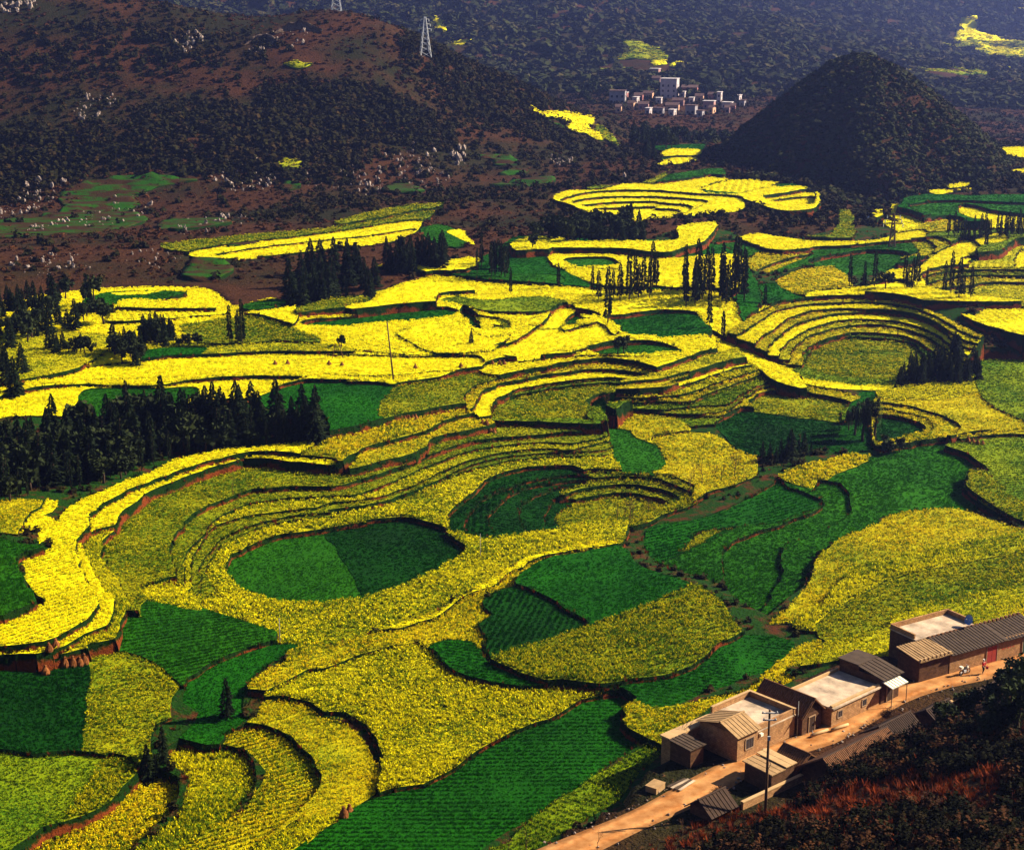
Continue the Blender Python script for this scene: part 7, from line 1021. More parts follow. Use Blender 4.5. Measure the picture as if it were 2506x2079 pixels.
def bare(r, depth=4):
    b = MB()
    def br(p, d, L, rad, k):
        e = p + d * L; m = p + d * L * .5 + rand_unit(r) * L * .05
        b.tube([p, m, e], [rad, rad * .85, rad * .65], 4, cap=False)
        if k == 0: return
        for j in range(2 + (r.random() < .6)):
            nd = (d + rand_unit(r) * .55 + Vector((0, 0, .15))).normalized(); br(p + d * L * r.uniform(.6, 1), nd, L * r.uniform(.55, .75), rad * .6, k - 1)
    br(Vector((0, 0, -.02)), Vector((0, 0, 1)), .36, .011, depth); return b
def weep(r):
    b = leafball(r, 200, 0, .12, .26, .66, .022)
    for i in range(170):
        a = r.uniform(0, 6.28); q = .12 * math.sqrt(r.random()) + .02; z = r.uniform(.45, .8); L = r.uniform(.15, .4); x, y = q*math.cos(a), q*math.sin(a)
        b.tri((x - .012, y, z), (x + .012, y, z), (x * 1.1, y * 1.1, z - L))
    return b
KINDS = {}
tr_ = random.Random(9)
for k, (fn, tr0, bark) in {
    'fir': (lambda: conifer(tr_, tr_.uniform(.20, .30), .08, 30, 11, .8), (.98, .020, .004), M_BARK),
    'cyp': (lambda: conifer(tr_, tr_.uniform(.075, .10), .16, 34, 7, .38), (.98, .014, .003), M_BARK),
    'round': (lambda: leafball(tr_, 420, 0, .36, .36, .60, .045), (.55, .035, .02), M_BARK),
    'dark': (lambda: leafball(tr_, 900, 0, .42, .46, .52, .034), (.5, .04, .02), M_BARK),
    'weep': (lambda: weep(tr_), (.75, .03, .012), M_BARK),
    'bare': (lambda: bare(tr_, 4), None, M_TWIG)}.items():
    KINDS[k] = []
    for j in range(5 if k in ('fir', 'cyp') else 4):
        cr = fn().mesh('crown' if k != 'bare' else 'branches', [bark if k == 'bare' else (M_FIR if k in ('fir', 'cyp') else M_BROAD)])
        tk = trunk(*tr0).mesh('trunk', [bark], True) if tr0 else None
        KINDS[k].append((cr, tk))
TN = {'fir': 'conifer_tree', 'cyp': 'cypress_tree', 'round': 'round_tree', 'dark': 'bushy_tree', 'weep': 'weeping_tree', 'bare': 'bare_tree'}
def place_tree(kind, x, y, h, label, group=None, cat='tree', z=None):
    cr, tk = rnd.choice(KINDS[kind])
    o = empty(TN[kind], (x, y, (ground_z(x, y) if z is None else z) - 0.08), rnd.uniform(0, 6.28)); w = rnd.uniform(.85, 1.25)
    o.scale = (h * w, h * w, h)
    tag(o, label, cat, group)
    if tk: new_obj('trunk', tk, o)
    new_obj('crown' if tk else 'branches', cr, o)
    return o
for kind, x, y, h, li in TREES:
    la, gr, ca = TREE_LABELS[li]
    place_tree(kind, x, y, h, la, gr, ca)

# ------------------------------------------------------------ limestone rocks
t = NT("limestone"); nz = t.noise(0.8, 5, 0.7)
M_ROCK = t.bsdf(t.ramp(nz, [(.3, (0.08, 0.055, 0.045)), (.52, (0.26, 0.19, 0.15)), (.78, (0.52, 0.40, 0.33))]), .9, .1, nz, 1.0, .3)
def rock(r):
    bm = bmesh.new(); bmesh.ops.create_icosphere(bm, subdivisions=2, radius=.5)
    for v in bm.verts:
        d = v.co.normalized(); v.co *= 1 + .35 * math.sin(d.x * 5 + r.random()) * math.cos(d.y * 6) + r.uniform(-.18, .18)
        v.co.z = v.co.z * 1.0 + .2
    me = bpy.data.meshes.new('limestone_rock'); bm.to_mesh(me); bm.free(); me.materials.append(M_ROCK); return me
ROCKM = [rock(rnd) for _ in range(6)]
cr_ = bpy.data.collections.new("rock_pieces")
for m in ROCKM: cr_.objects.link(bpy.data.objects.new("rock_piece", m))
rock_tree = scatter_tree(cr_, 0.3)
allr = []
RWHERE = ["in the dense cluster at the left picture edge", "above the lower green pasture", "on the upper green pasture", "along the thin green pasture", "below the dark wooded slope",
 "high up the left hill", "on the cliff left of the quarry hollow", "in the bright quarry face", "on the shaded quarry wall", "at the top left hill crest", "on the brown slope in mid hill", "in the tall white outcrop",
 "round the green dell", "on the slope below the dark wood", "lining the top of the upper pasture", "in the brown scrub at lower left hill", "right of the lower scrub", "at the tip of the hill foot", "behind the conical hill top", "on the far mountain spur",
 "on the right hand scree", "under the hill top pylon"]
allr_c = []
for (cx, cy, rx, ry, n, big) in ROCKS:
    for _ in range(n):
        a = rnd.uniform(0, 6.283); q = math.sqrt(rnd.random()); allr.append((cx + rx*q*math.cos(a), cy + ry*q*math.sin(a), (.22 + .85 * rnd.random() ** 2) * big, len(allr_c)))
    allr_c.append(1)
allr = [p for p in allr if not in_fields(np.array([p[0]]), np.array([p[1]]))[0]]
allr.sort(key=lambda p: -p[2] / p[1])
rx = np.array([p[0] for p in allr]); ry = np.array([p[1] for p in allr]); rz_ = height(rx, ry)
for i, p in enumerate(allr[:260]):
    o = new_obj('limestone_rock', ROCKM[i % 6]); o.location = (p[0], p[1], rz_[i] + .1 * p[2])
    o.rotation_euler = (rnd.uniform(-.3, .3), rnd.uniform(-.3, .3), rnd.uniform(0, 6.28)); o.scale = (p[2] * rnd.uniform(.7, 1.1), p[2] * .8, p[2] * rnd.uniform(.8, 1.9))
    tag(o, "pale limestone boulder " + RWHERE[p[3]], "rock", "limestone boulders " + RWHERE[p[3]])
rs = np.array([p[2] for p in allr[260:]])
tag(scatter('rock_rubble', np.stack([rx, ry, rz_], 1)[260:], np.stack([rs*.8, rs*.8, rs*1.2], 1), rock_tree), "small pale limestone rubble strewn over the hillside", "rubble", kind="stuff")

# ------------------------------------------------------------ quarry scar on the hill
t = NT('weathered_cliff'); nz = t.noise(.6, 5, .75, (1, 1, .35))
M_SCAR = t.bsdf(t.ramp(nz, [(.35, (.02, .014, .010)), (.52, (.11, .075, .055)), (.62, (.05, .03, .02)), (.75, (.34, .24, .17))]), .95, .05, nz, 1.0, .8)
def scar(x0, x1, y, h, label):
    N, K = 30, 10; V = []; T = []
    for i in range(N + 1):
        u = i / N; x = x0 + (x1 - x0) * u; zg = ground_z(x, y) - 1.0; hh = h * (.35 + .65 * math.sin(math.pi * min(1, max(0, u * .9 + .06)))) * (.8 + .4 * float(vnoise(x * .5, 3.3, 2)))
        for k in range(K + 1):
            w = k / K; dy = (float(fbm(x * .25, w * 6, 61, 3)) - .5) * 5 - 4.5 * math.sin(math.pi * u) * -1
            if k == K: V.append((x, y + dy + 9, zg + hh * .9))
            else: V.append((x + (float(vnoise(x, w * 9, 3)) - .5), y + dy + w * 1.5, zg + hh * w / .9))
    for i in range(N):
        for k in range(K):
            a = i * (K + 1) + k; b = a + K + 1; T += [(a, b, a + 1), (b, b + 1, a + 1)]
    o = new_obj('rock_scar', np_mesh('rock_scar', V, T, [M_SCAR])); tag(o, label, 'cliff')
if len(ROCKS) > 8:
    scar(ROCKS[7][0] - 7, ROCKS[7][0] + 6, ROCKS[7][1] + 1, 5.5, "bright sunlit rock scar high on the brown hill")
    scar(ROCKS[8][0] - 6, ROCKS[8][0] + 14, ROCKS[8][1] + 4, 6, "shaded grey quarry wall right of the bright scar")
# ------------------------------------------------------------ road and stream
def strip(name, pts, w, dz, mat, zf):
    P = [Vector((x, y, 0)) for x, y in smooth_line(pts, 2.0)]; b = MB(); prev = None
    for i, p in enumerate(P):
        d = (P[min(i+1, len(P)-1)] - P[max(i-1, 0)]).normalized(); s = Vector((-d.y, d.x, 0)); ww = w * (1 + .12 * math.sin(i * .7))
        row = [p + s * ww * u for u in (-.5, -.25, 0, .25, .5)]
        row = [Vector((q.x, q.y, zf(q.x, q.y) + dz - (.12 if k in (0, 4) else 0))) for k, q in enumerate(row)]
        if prev:
            for k in range(4): b.quad(prev[k], prev[k+1], row[k+1], row[k])
        prev = row
    return b.build(name, [mat])
t = NT("road_earth"); n1 = t.noise(.5, 4, .65); n2 = t.noise(6, 3, .7)
at = t.n('ShaderNodeAttribute'); at.attribute_name = 'across'
rut = t.ramp(t.math('ADD', at.outputs['Fac'], t.math('MULTIPLY', t.math('SUBTRACT', t.noise(.9, 3, .7), .5), .35)), [(.10, .55), (.24, 1.0), (.42, .72), (.58, .72), (.76, 1.0), (.92, .5)])
M_ROAD = t.bsdf(t.mix(1.0, t.mix(t.ramp(n1, [(.35, 0.), (.65, 1.)]), (0.34, 0.12, 0.03), (0.56, 0.26, 0.09)), rut, 'MULTIPLY'), .95, .05, n2, .5, .03)
def wear(o):
    me = o.data; a = me.attributes.new('across', 'FLOAT', 'POINT'); v = []
    for q in range(len(me.vertices) // 4): 
        k = q % 4; v += [k / 4, (k + 1) / 4, (k + 1) / 4, k / 4]
    a.data.foreach_set('value', np.array(v, np.float32))
rd = strip('road', ROAD, 3.6, 0.10, M_ROAD, lambda x, y: ROAD_Z)
wear(rd)
tag(rd, "pale orange earth road running past the hamlet", "road", kind="structure")
t = NT("stream_water"); M_WATER = t.bsdf((0.02, 0.035, 0.06), .12, .5)
b = MB(); sp_ = STREAM
for i in range(len(sp_) - 1):
    (x0, y0), (x1, y1) = sp_[i], sp_[i+1]
    b.quad((x0 - 1.6, y0, ground_z(x0, y0) + .5), (x0 + 1.6, y0, ground_z(x0, y0) + .5), (x1 + 1.6, y1, ground_z(x1, y1) + .5), (x1 - 1.6, y1, ground_z(x1, y1) + .5))
tag(b.build('stream', [M_WATER]), "small dark stream in front of the conical hill", "stream", kind="structure")

# ------------------------------------------------------------ far village
def plaster(name, c): return simple(name, c, .9, .1, .3, .6, .2, .05)
VM = [plaster("village_white", (.50, .39, .36)), plaster("village_pink", (.36, .19, .17)), plaster("village_grey", (.27, .23, .23)), plaster("village_orange", (.55, .30, .18)), plaster("village_red", (.34, .13, .11))]
M_VROOF = simple("village_roof", (.10, .055, .05), scale=1.0); M_SLAB = simple("roof_slab", (.5, .42, .40), scale=.6); M_GLASS = NT("window_dark").bsdf((.02, .025, .035), .2, .5)
VN = ["tall white house, highest in the far village", "pink house left of the tall white village house", "long grey house at the left end of the far village", "orange fronted hut near the left end of the far village", "small pink house up behind the tall white one",
 "red walled house right of the tall white village house", "grey house at the back of the far village", "grey house lowest in the middle of the far village", "pink house in the lower right of the far village", "narrow tall white house right of village centre",
 "low white house beside the narrow tall one", "small white house second from the right village end", "grey house at the right end of the far village", "red hut left of the village centre", "orange house just left of the tall white house",
 "orange house in front of the tall white house", "grey house at the front of the far village", "pink house squeezed between grey and red houses", "pink hut at the village front near the trees", "red house behind the lower right pink one", "tiny red house behind the long grey one", "small orange house right of the red walled house",
 "white hut at the foot of the tall white house", "white hut behind the orange fronted one", "white hut on top of the grey front house", "orange hut lowest on the village right", "pink hut under the low white house", "white hut between pink and red houses", "white hut lowest in the village middle", "grey hut beside the lowest grey house", "orange hut below the long grey house", "white hut in the trees left of middle", "grey hut highest on the village right", "red hut near the right village end"]
for i, (cx, y, w, h, m) in enumerate(VILLAGE):
    zg = min(ground_z(cx - w/2, y), ground_z(cx + w/2, y)) - .3
    o = empty('village_house', (cx, y, zg), rnd.uniform(-.5, -.15)); tag(o, VN[i], 'house', 'houses of the far village')
    h = max(h, 3.2) + .3; d = max(5, w * .8); w = w * .95
    b = MB(); b.box(-w/2, w/2, 0, d, -1, h); b.build('wall', [VM[m]], o)
    b = MB()
    if m in (0, 2) or i % 4 == 0: b.box(-w/2 - .3, w/2 + .3, -.3, d + .3, h, h + .35); b.build('roof', [M_SLAB if m != 2 else M_VROOF], o)
    else:
        r_ = h + 1.4
        b.quad((-w/2-.4, -.5, h), (w/2+.4, -.5, h), (w/2+.4, d/2, r_), (-w/2-.4, d/2, r_)); b.quad((-w/2-.4, d/2, r_), (w/2+.4, d/2, r_), (w/2+.4, d+.5, h), (-w/2-.4, d+.5, h))
        b.tri((-w/2, 0, h), (-w/2, d/2, r_ - .1), (-w/2, d, h)); b.tri((w/2, 0, h), (w/2, d, h), (w/2, d/2, r_ - .1)); b.build('roof', [M_VROOF], o)
    nf = max(1, int(h / 3.1)); nw = max(1, int(w / 2.6))
    for fl in range(nf):
        for k in range(nw):
            x = -w/2 + w * (k + .5) / nw; z = 1.0 + fl * 3.0
            b = MB(); b.box(x - .55, x + .55, -.06, .05, z, z + 1.3); b.build('window', [M_GLASS], o)
        b = MB(); b.box(w/2 - .05, w/2 + .06, d*.4, d*.4 + 1.1, 1.0 + fl*3, 2.3 + fl*3); b.build('window', [M_GLASS], o)

# ------------------------------------------------------------ pylons, poles
M_STEEL = simple("galvanised_steel", (.45, .43, .42), .5, .4, scale=2); M_CONC = simple("pole_concrete", (.30, .26, .22), .9, scale=2); M_WOOD = simple("pole_wood", (.12, .06, .03), .9, scale=4)
M_CER = simple("ceramic", (.6, .58, .55), .3, .5)
M_RUST = simple('rusty_steel', (.16, .085, .05), .8)
def pylon(x, y, h, label, w=3.2, z=None, M_STEEL=M_STEEL):
    zb = ground_z(x, y) - .3 if z is None else z
    o = empty('lattice_pylon', (x, y, zb), rnd.uniform(-.3, .3)); tag(o, label, 'pylon')
    def wd(t): return w * (1 - t * .86) / 2
    for sx in (-1, 1):
        for sy in (-1, 1):
            b = MB(); b.tube([(sx*wd(0), sy*wd(0), 0), (sx*wd(.5), sy*wd(.5), h*.5), (sx*wd(1), sy*wd(1), h)], .16, 4); b.build('leg', [M_STEEL], o)
    N = 9
    for i in range(N):
        t0, t1 = 1 - (1 - i/N) ** 1.25, 1 - (1 - (i+1)/N) ** 1.25
        b = MB(); a, c = wd(t0), wd(t1)
        for (p, q) in (((-1,-1),(1,-1)), ((1,-1),(1,1)), ((1,1),(-1,1)), ((-1,1),(-1,-1))):
            b.tube([(p[0]*a, p[1]*a, h*t0), (q[0]*c, q[1]*c, h*t1)], .09, 4, cap=False); b.tube([(q[0]*a, q[1]*a, h*t0), (p[0]*c, p[1]*c, h*t1)], .09, 4, cap=False)
        b.build('brace', [M_STEEL], o)
    for zz, L in ((.70, 2.6), (.82, 2.2), (.94, 1.7)):
        b = MB(); q = wd(zz); b.tube([(-L, 0, h*zz), (-q, 0, h*zz + .25)], .1, 4); b.tube([(L, 0, h*zz), (q, 0, h*zz + .25)], .1, 4); b.tube([(-L, 0, h*zz), (L, 0, h*zz)], .1, 4)
        c = b.build('crossarm', [M_STEEL], o)
        for s in (-1, 1): b = MB(); b.tube([(s*L, 0, h*zz), (s*L, 0, h*zz - .9)], .12, 5); b.build('insulator', [M_CER], c)
pylon(-36.5, 701, 16.5, "tall lattice pylon on the right shoulder of the brown hill", 4.4)
pylon(-77.6, 741, 15, "lattice pylon on the hill top cut by the picture edge", 4.4)
pylon(104, 442, 9.5, "lattice pylon among the yellow terraces right of the stream", 1.7, None, M_RUST)
def pole(x, y, h, label, r=.12, arms=2, mat=None, lean=(0, 0), plate=False):
    o = empty('utility_pole', (x, y, ground_z(x, y) - .2)); tag(o, label, 'pole'); mat = mat or M_CONC
    b = MB(); b.tube([(0, 0, 0), (lean[0]*.5, lean[1]*.5, h*.5), (lean[0], lean[1], h)], [r, r*.85, r*.7], 8); b.build('shaft', [mat], o, True)
    for k in range(arms):
        z = h - .25 - .7*k; L = .75 - .12*k; b = MB(); b.box(lean[0]-L, lean[0]+L, lean[1]-.05-r, lean[1]+.05-r, z-.05, z+.05); c = b.build('crossarm', [M_STEEL], o)
        for s in (-1, 1): b = MB(); b.lathe([(.05, 0), (.07, .06), (.04, .14), (0, .16)], 6, 0, (lean[0]+s*L*.85, lean[1]-r, z+.05)); b.build('insulator', [M_CER], c)
    if plate:
        b = MB(); b.box(-.14, .14, -r-.10, -r, h*.72, h*.72+.42); b.build('meter_box', [M_CER], o)
        b = MB(); b.tube([(0, -r-.05, h*.55), (.25, -r-.2, h*.5), (.05, -r-.05, h*.45)], .03, 5); b.build('cable_loop', [M_GLASS], o)
pole(-21.8, 290.9, 11.2, "leaning wooden pole between yellow fields", .17, 0, M_WOOD, (-1.0, .2))
pole(-4.4, 213.2, 3.8, "thin pale pole at the edge of the fan shaped field", .06, 0)
pole(-28, 182.5, 3.6, "pale thin pole by the wide green field", .06, 0)
pole(23.6, 136.8, 10.6, "tall dark pole with meter box in front of the window house", .15, 2, M_WOOD, (0, 0), True)
pole(29.3, 153.0, 4.0, "short thin pole at the corner of the flat roof house", .06, 0)
o = empty('timber_frame', (-33.7, 306.5, ground_z(-33.7, 306.5))); tag(o, "wooden trestle standing in the long yellow field", "trestle")
for s in (-1, 1): b = MB(); b.tube([(s*1.1, 0, -.1), (s*.35, 0, 3.0)], .07, 5); b.build('leg', [M_WOOD], o)
b = MB(); b.tube([(-.75, 0, 1.6), (.75, 0, 1.6)], .06, 5); b.build('rail', [M_WOOD], o)

# ------------------------------------------------------------ straw stacks
t = NT("straw"); nz = t.noise(3, 4, .7, (1, 1, .25)); M_STRAW = t.bsdf(t.ramp(nz, [(.3, (.06, .018, .005)), (.7, (.26, .09, .025))]), .95, .05, nz, 1.0, .12)
SL = ["straw stack against the dark bank of the long yellow field", "straw bundle in the row below the leaning wooden pole", "straw bundle beside the curved yellow strips", "straw bundle in the heap on the red bank at left", "straw stack at the road side corner of the curved lobes", "straw bundle in the row on the yellow ridge", "straw bundle at the end of the long yellow field"]
for x, y, k in STRAW:
    o = empty('straw_stack', (x, y, ground_z(x, y) - .1), rnd.uniform(0, 6)); tag(o, SL[k], 'straw stack', ['stacks on the long bank', 'row below the pole', 'strip end bundles', 'red bank heap', 'two roadside stacks', 'ridge row', 'field end bundles'][k])
    h = rnd.uniform(.95, 1.35) * (1.1 if k in (3, 4) else 1); o.scale = (.72, .72, .9); b = MB()
    b.lathe([(.62, 0), (.66, .25*h), (.50, .55*h), (.26, .8*h), (.16, .88*h)], 11, 0, (0, 0, 0), .12, rnd); b.build('bundle', [M_STRAW], o)
    b = MB(); b.lathe([(.15, .84*h), (.24, .95*h), (.14, 1.04*h), (0, 1.06*h)], 9, 0, (0, 0, 0), .2, rnd); b.build('tuft', [M_STRAW], o)
# ------------------------------------------------------------ hamlet by the road
def brickwall(name, a, b_, mort):
    t = NT(name); tc = t.n('ShaderNodeTexCoord'); mp = t.n('ShaderNodeMapping'); mp.inputs['Rotation'].default_value = (R(90), 0, 0)
    sx = t.n('ShaderNodeSeparateXYZ'); t.l(tc.outputs['Object'], sx.inputs[0]); cb = t.n('ShaderNodeCombineXYZ')
    t.l(t.math('ADD', sx.outputs[0], sx.outputs[1]), cb.inputs[0]); t.l(sx.outputs[2], cb.inputs[1])
    br = t.n('ShaderNodeTexBrick'); t.l(cb.outputs[0], br.inputs['Vector'])
    br.inputs['Scale'].default_value = 1.0; br.inputs['Brick Width'].default_value = .40; br.inputs['Row Height'].default_value = .2; br.inputs['Mortar Size'].default_value = .018
    br.inputs['Color1'].default_value = (*a, 1); br.inputs['Color2'].default_value = (*b_, 1); br.inputs['Mortar'].default_value = (*mort, 1)
    nz = t.noise(2.5, 4, .7)
    return t.bsdf(t.mix(1.0, br.outputs['Color'], t.ramp(nz, [(.25, .45), (.7, 1.1)]), 'MULTIPLY'), .95, .05, br.outputs['Fac'], -.4, .02)
M_BLOCK = brickwall("cement_block_wall", (.44, .23, .10), (.34, .165, .07), (.25, .13, .06))
M_BRICK = brickwall("old_brick_wall", (.13, .06, .03), (.09, .04, .02), (.07, .038, .02))
M_CEM = simple("cement_roof", (.52, .37, .25), .9, .1, .7, .55, .2, .02)
M_CEM2 = simple("cement_edge", (.46, .28, .13), .9, .1, .3, 1.0, .2, .02)
M_SHEET = simple("cement_sheet", (.34, .20, .09), .85, .1, .4, 1.2, .2, .02)
M_DSHEET = simple("dark_sheet", (.07, .045, .03), .85, .1, .4, 1.2, .2, .02)
M_TILE = simple("clay_tile", (.045, .022, .012), .85, .15, .5, 2.5, .3, .02)
M_TILE2 = simple("clay_tile_worn", (.17, .07, .028), .85, .15, .55, 2.5, .3, .02)
M_RED = simple("red_paint", (.28, .025, .015), .7, .2, .3, 2.0); M_GRNP = simple("green_paint", (.02, .05, .03), .7, .2, .3, 2.0)
M_FRAME = simple("window_frame", (.30, .18, .10), .8); M_BLUE = simple("dish_blue", (.10, .22, .45), .5, .3, .2); M_WHITE = simple("white_sheet", (.75, .66, .5), .7, .2, .2)
M_REDW = simple("red_lettering", (.38, .02, .015), .8, .1, .2)
HA = R(42.0); HU = (math.cos(HA), math.sin(HA)); HZ0 = ROAD_Z
def hp(s, t): return (22.5 + s*HU[0] - t*HU[1], 147.0 + s*HU[1] + t*HU[0], HZ0)
def house(s, t, label, ang=HA, name='house', loc=None):
    o = empty(name, loc or hp(s, t), ang); tag(o, label, 'house' if 'house' in name else name.split('_')[-1], 'buildings of the roadside hamlet'); return o
def pbox(o, name, mat, *a): b = MB(); b.box(*a); return b.build(name, [mat], o)
def parapet(o, x0, x1, y0, y1, z, h, mat, th=.18, sides='nsew'):
    if 's' in sides: pbox(o, 'parapet', mat, x0, x1, y0, y0 + th, z, z + h)
    if 'n' in sides: pbox(o, 'parapet', mat, x0, x1, y1 - th, y1, z, z + h)
    if 'w' in sides: pbox(o, 'parapet', mat, x0, x0 + th, y0 + th, y1 - th, z, z + h)
    if 'e' in sides: pbox(o, 'parapet', mat, x1 - th, x1, y0 + th, y1 - th, z, z + h)
def slope_sheet(o, name, mat, p00, p10, p11, p01, n=6, th=.06, rib=.05):
    """roof slope with ribs running from eave to ridge"""
    b = MB(); A, B, C, D = map(Vector, (p00, p10, p11, p01)); nn = (B - A).cross(D - A).normalized()
    for i in range(n):
        u0, u1, u2 = i / n, (i + .55) / n, (i + 1) / n
        for (a, c, h0, h1) in ((u0, u1, rib, rib), (u1, u2, 0, 0)):
            q = [A.lerp(B, a) + nn*h0, A.lerp(B, c) + nn*h1, D.lerp(C, c) + nn*h1, D.lerp(C, a) + nn*h0]; b.quad(*q)
        a = u1; b.quad(A.lerp(B, a) + nn*rib, A.lerp(B, a), D.lerp(C, a), D.lerp(C, a) + nn*rib)
        a = u0; b.quad(A.lerp(B, a), A.lerp(B, a) + nn*rib, D.lerp(C, a) + nn*rib, D.lerp(C, a))
    b.quad(A - nn*th, D - nn*th, C - nn*th, B - nn*th); b.quad(A - nn*th, B - nn*th, B + nn*rib, A + nn*rib)
    b.quad(A, D, D - nn*th, A - nn*th); b.quad(B - nn*th, C - nn*th, C, B)
    return b.build(name, [mat], o)
def gable_s(o, L, D, h, rise, mat, wall, yr=None, x0=0., y0=0., n=10, over=.35, rib=.05, ridge=None):
    yr = D/2 if yr is None else yr; zr = h + rise; k = rise / yr; k2 = rise / (D - yr)
    slope_sheet(o, 'roof_slope', mat, (x0-over, y0-over, h - k*over), (x0+L+over, y0-over, h - k*over), (x0+L+over, y0+yr, zr), (x0-over, y0+yr, zr), n, .06, rib)
    slope_sheet(o, 'roof_slope', mat, (x0+L+over, y0+D+over, h - k2*over), (x0-over, y0+D+over, h - k2*over), (x0-over, y0+yr, zr), (x0+L+over, y0+yr, zr), n, .06, rib)
    b = MB(); b.tube([(x0-over, y0+yr, zr+.03), (x0+L+over, y0+yr, zr+.03)], .11, 6); b.build('ridge_cap', [ridge or mat], o)
    b = MB()
    for x in (x0+.01, x0+L-.01): b.tri((x, y0, h), (x, y0+D, h), (x, y0+yr, zr-.08)); b.tri((x, y0, h), (x, y0+yr, zr-.08), (x, y0+D, h))
    b.build('gable', [wall], o)
def gable_t(o, L, D, h, rise, mat, wall, x0=0., y0=0., n=10, over=.35, rib=.05):
    xr = x0 + L/2; zr = h + rise; k = rise / (L/2)
    slope_sheet(o, 'roof_slope', mat, (x0-over, y0+D+over, h-k*over), (x0-over, y0-over, h-k*over), (xr, y0-over, zr), (xr, y0+D+over, zr), n, .06, rib)
    slope_sheet(o, 'roof_slope', mat, (x0+L+over, y0-over, h-k*over), (x0+L+over, y0+D+over, h-k*over), (xr, y0+D+over, zr), (xr, y0-over, zr), n, .06, rib)
    b = MB(); b.tube([(xr, y0-over, zr+.03), (xr, y0+D+over, zr+.03)], .11, 6); b.build('ridge_cap', [mat], o)
    b = MB()
    for y in (y0+.01, y0+D-.01): b.tri((x0, y, h), (x0+L, y, h), (xr, y, zr-.08)); b.tri((x0, y, h), (xr, y, zr-.08), (x0+L, y, h))
    b.build('gable', [wall], o)
def window(o, x, z, w, h, y=0., bars=2):
    f = empty('window', (0, 0, 0), 0, o)
    pbox(f, 'pane', M_GLASS, x+.06, x+w-.06, y-.025, y+.05, z+.06, z+h-.06)
    b = MB(); b.box(x, x+w, y-.07, y-.002, z-.06, z+.06); b.box(x, x+w, y-.07, y-.002, z+h-.06, z+h+.06); b.box(x-.06, x+.05, y-.068, y-.003, z+.06, z+h-.06); b.box(x+w-.05, x+w+.06, y-.068, y-.003, z+.06, z+h-.06); b.build('frame', [M_FRAME], f)
    for i in range(bars):
        u = x + w * (i+1) / (bars+1); b = MB(); b.box(u-.025, u+.025, y-.05, y-.026, z+.06, z+h-.06); b.build('bar', [M_DSHEET], f)
def door(o, x, w, h, mat, y=0., z=0.):
    d = empty('door', (0, 0, 0), 0, o)
    for i in range(2): pbox(d, 'leaf', mat, x + w*i/2 + .02, x + w*(i+1)/2 - .02, y-.05, y+.05, z, z+h)
    b = MB(); b.box(x-.1, x, y-.09, y-.001, z, z+h+.1); b.box(x+w, x+w+.1, y-.09, y-.001, z, z+h+.1); b.box(x, x+w, y-.09, y-.001, z+h, z+h+.1); b.build('frame', [M_FRAME], d)
# window house
o = house(0, 0, "block house with barred window, small gabled room and walled flat roof")
pbox(o, 'wall', M_BLOCK, -.3, 2.8, 0, 5.0, -1, 2.9)
gable_s(o, 3.1, 5.0, 2.9, .85, M_SHEET, M_BLOCK, 2.1, -.3, 0., 7, .3, .04)
window(o, .9, 1.0, 1.25, 1.15, 0, 2)
pbox(o, 'wall', M_BLOCK, 2.802, 8.9, .15, 6.2, -1, 2.2)
pbox(o, 'roof_slab', M_CEM, 2.803, 8.95, .1, 6.25, 2.201, 2.34)
parapet(o, 2.82, 8.92, .16, 6.22, 2.341, .62, M_BLOCK, .2, 'nse')
pbox(o, 'coping', M_CEM2, 8.66, 8.98, .1, 6.28, 2.962, 3.02); pbox(o, 'coping', M_CEM2, 2.8, 8.659, 5.97, 6.28, 2.962, 3.02)
pbox(o, 'wall', M_BLOCK, -4.6, 2.79, 5.002, 6.2, -1, 2.1); pbox(o, 'roof_slab', M_CEM2, -4.75, 2.79, 5.003, 6.3, 2.101, 2.26)
pbox(o, 'wall', M_BRICK, -4.6, -2.7, 2.3, 5.0, -1, 2.0); slope_sheet(o, 'lean_to_roof', M_DSHEET, (-4.9, 2.1, 2.02), (-2.5, 2.1, 2.02), (-2.5, 5.0, 2.2), (-4.9, 5.0, 2.2), 5)
pbox(o, 'water_box', M_WHITE, 3.15, 3.55, -.15, .14, 1.75, 2.05)
# tiled house
o = house(9.3, -.5, "brown tiled house squeezed between two flat roofs")
pbox(o, 'wall', M_BRICK, 0, 3.3, 0, 6.2, -1, 2.2); gable_t(o, 3.3, 6.2, 2.2, 1.5, M_TILE2, M_BRICK, 0, 0, 26, .3, .07)
door(o, 1.1, .9, 1.7, M_TILE, 0)
# white flat roof
o = house(13.0, -1.4, "low house with a wide pale cement roof terrace")
pbox(o, 'wall', M_BLOCK, 0, 8.3, 0, 5.6, -1, 2.1); pbox(o, 'roof_slab', M_CEM, -.05, 8.35, -.25, 5.65, 2.101, 2.26); parapet(o, 0, 8.3, .3, 5.6, 2.261, .32, M_CEM2, .2, 'n'); pbox(o, 'ledge', M_CEM2, .05, 8.3, -.02, .3, 2.261, 2.45)
window(o, 1.0, .8, .8, .8, 0, 1); window(o, 5.2, .8, .8, .8, 0, 1)
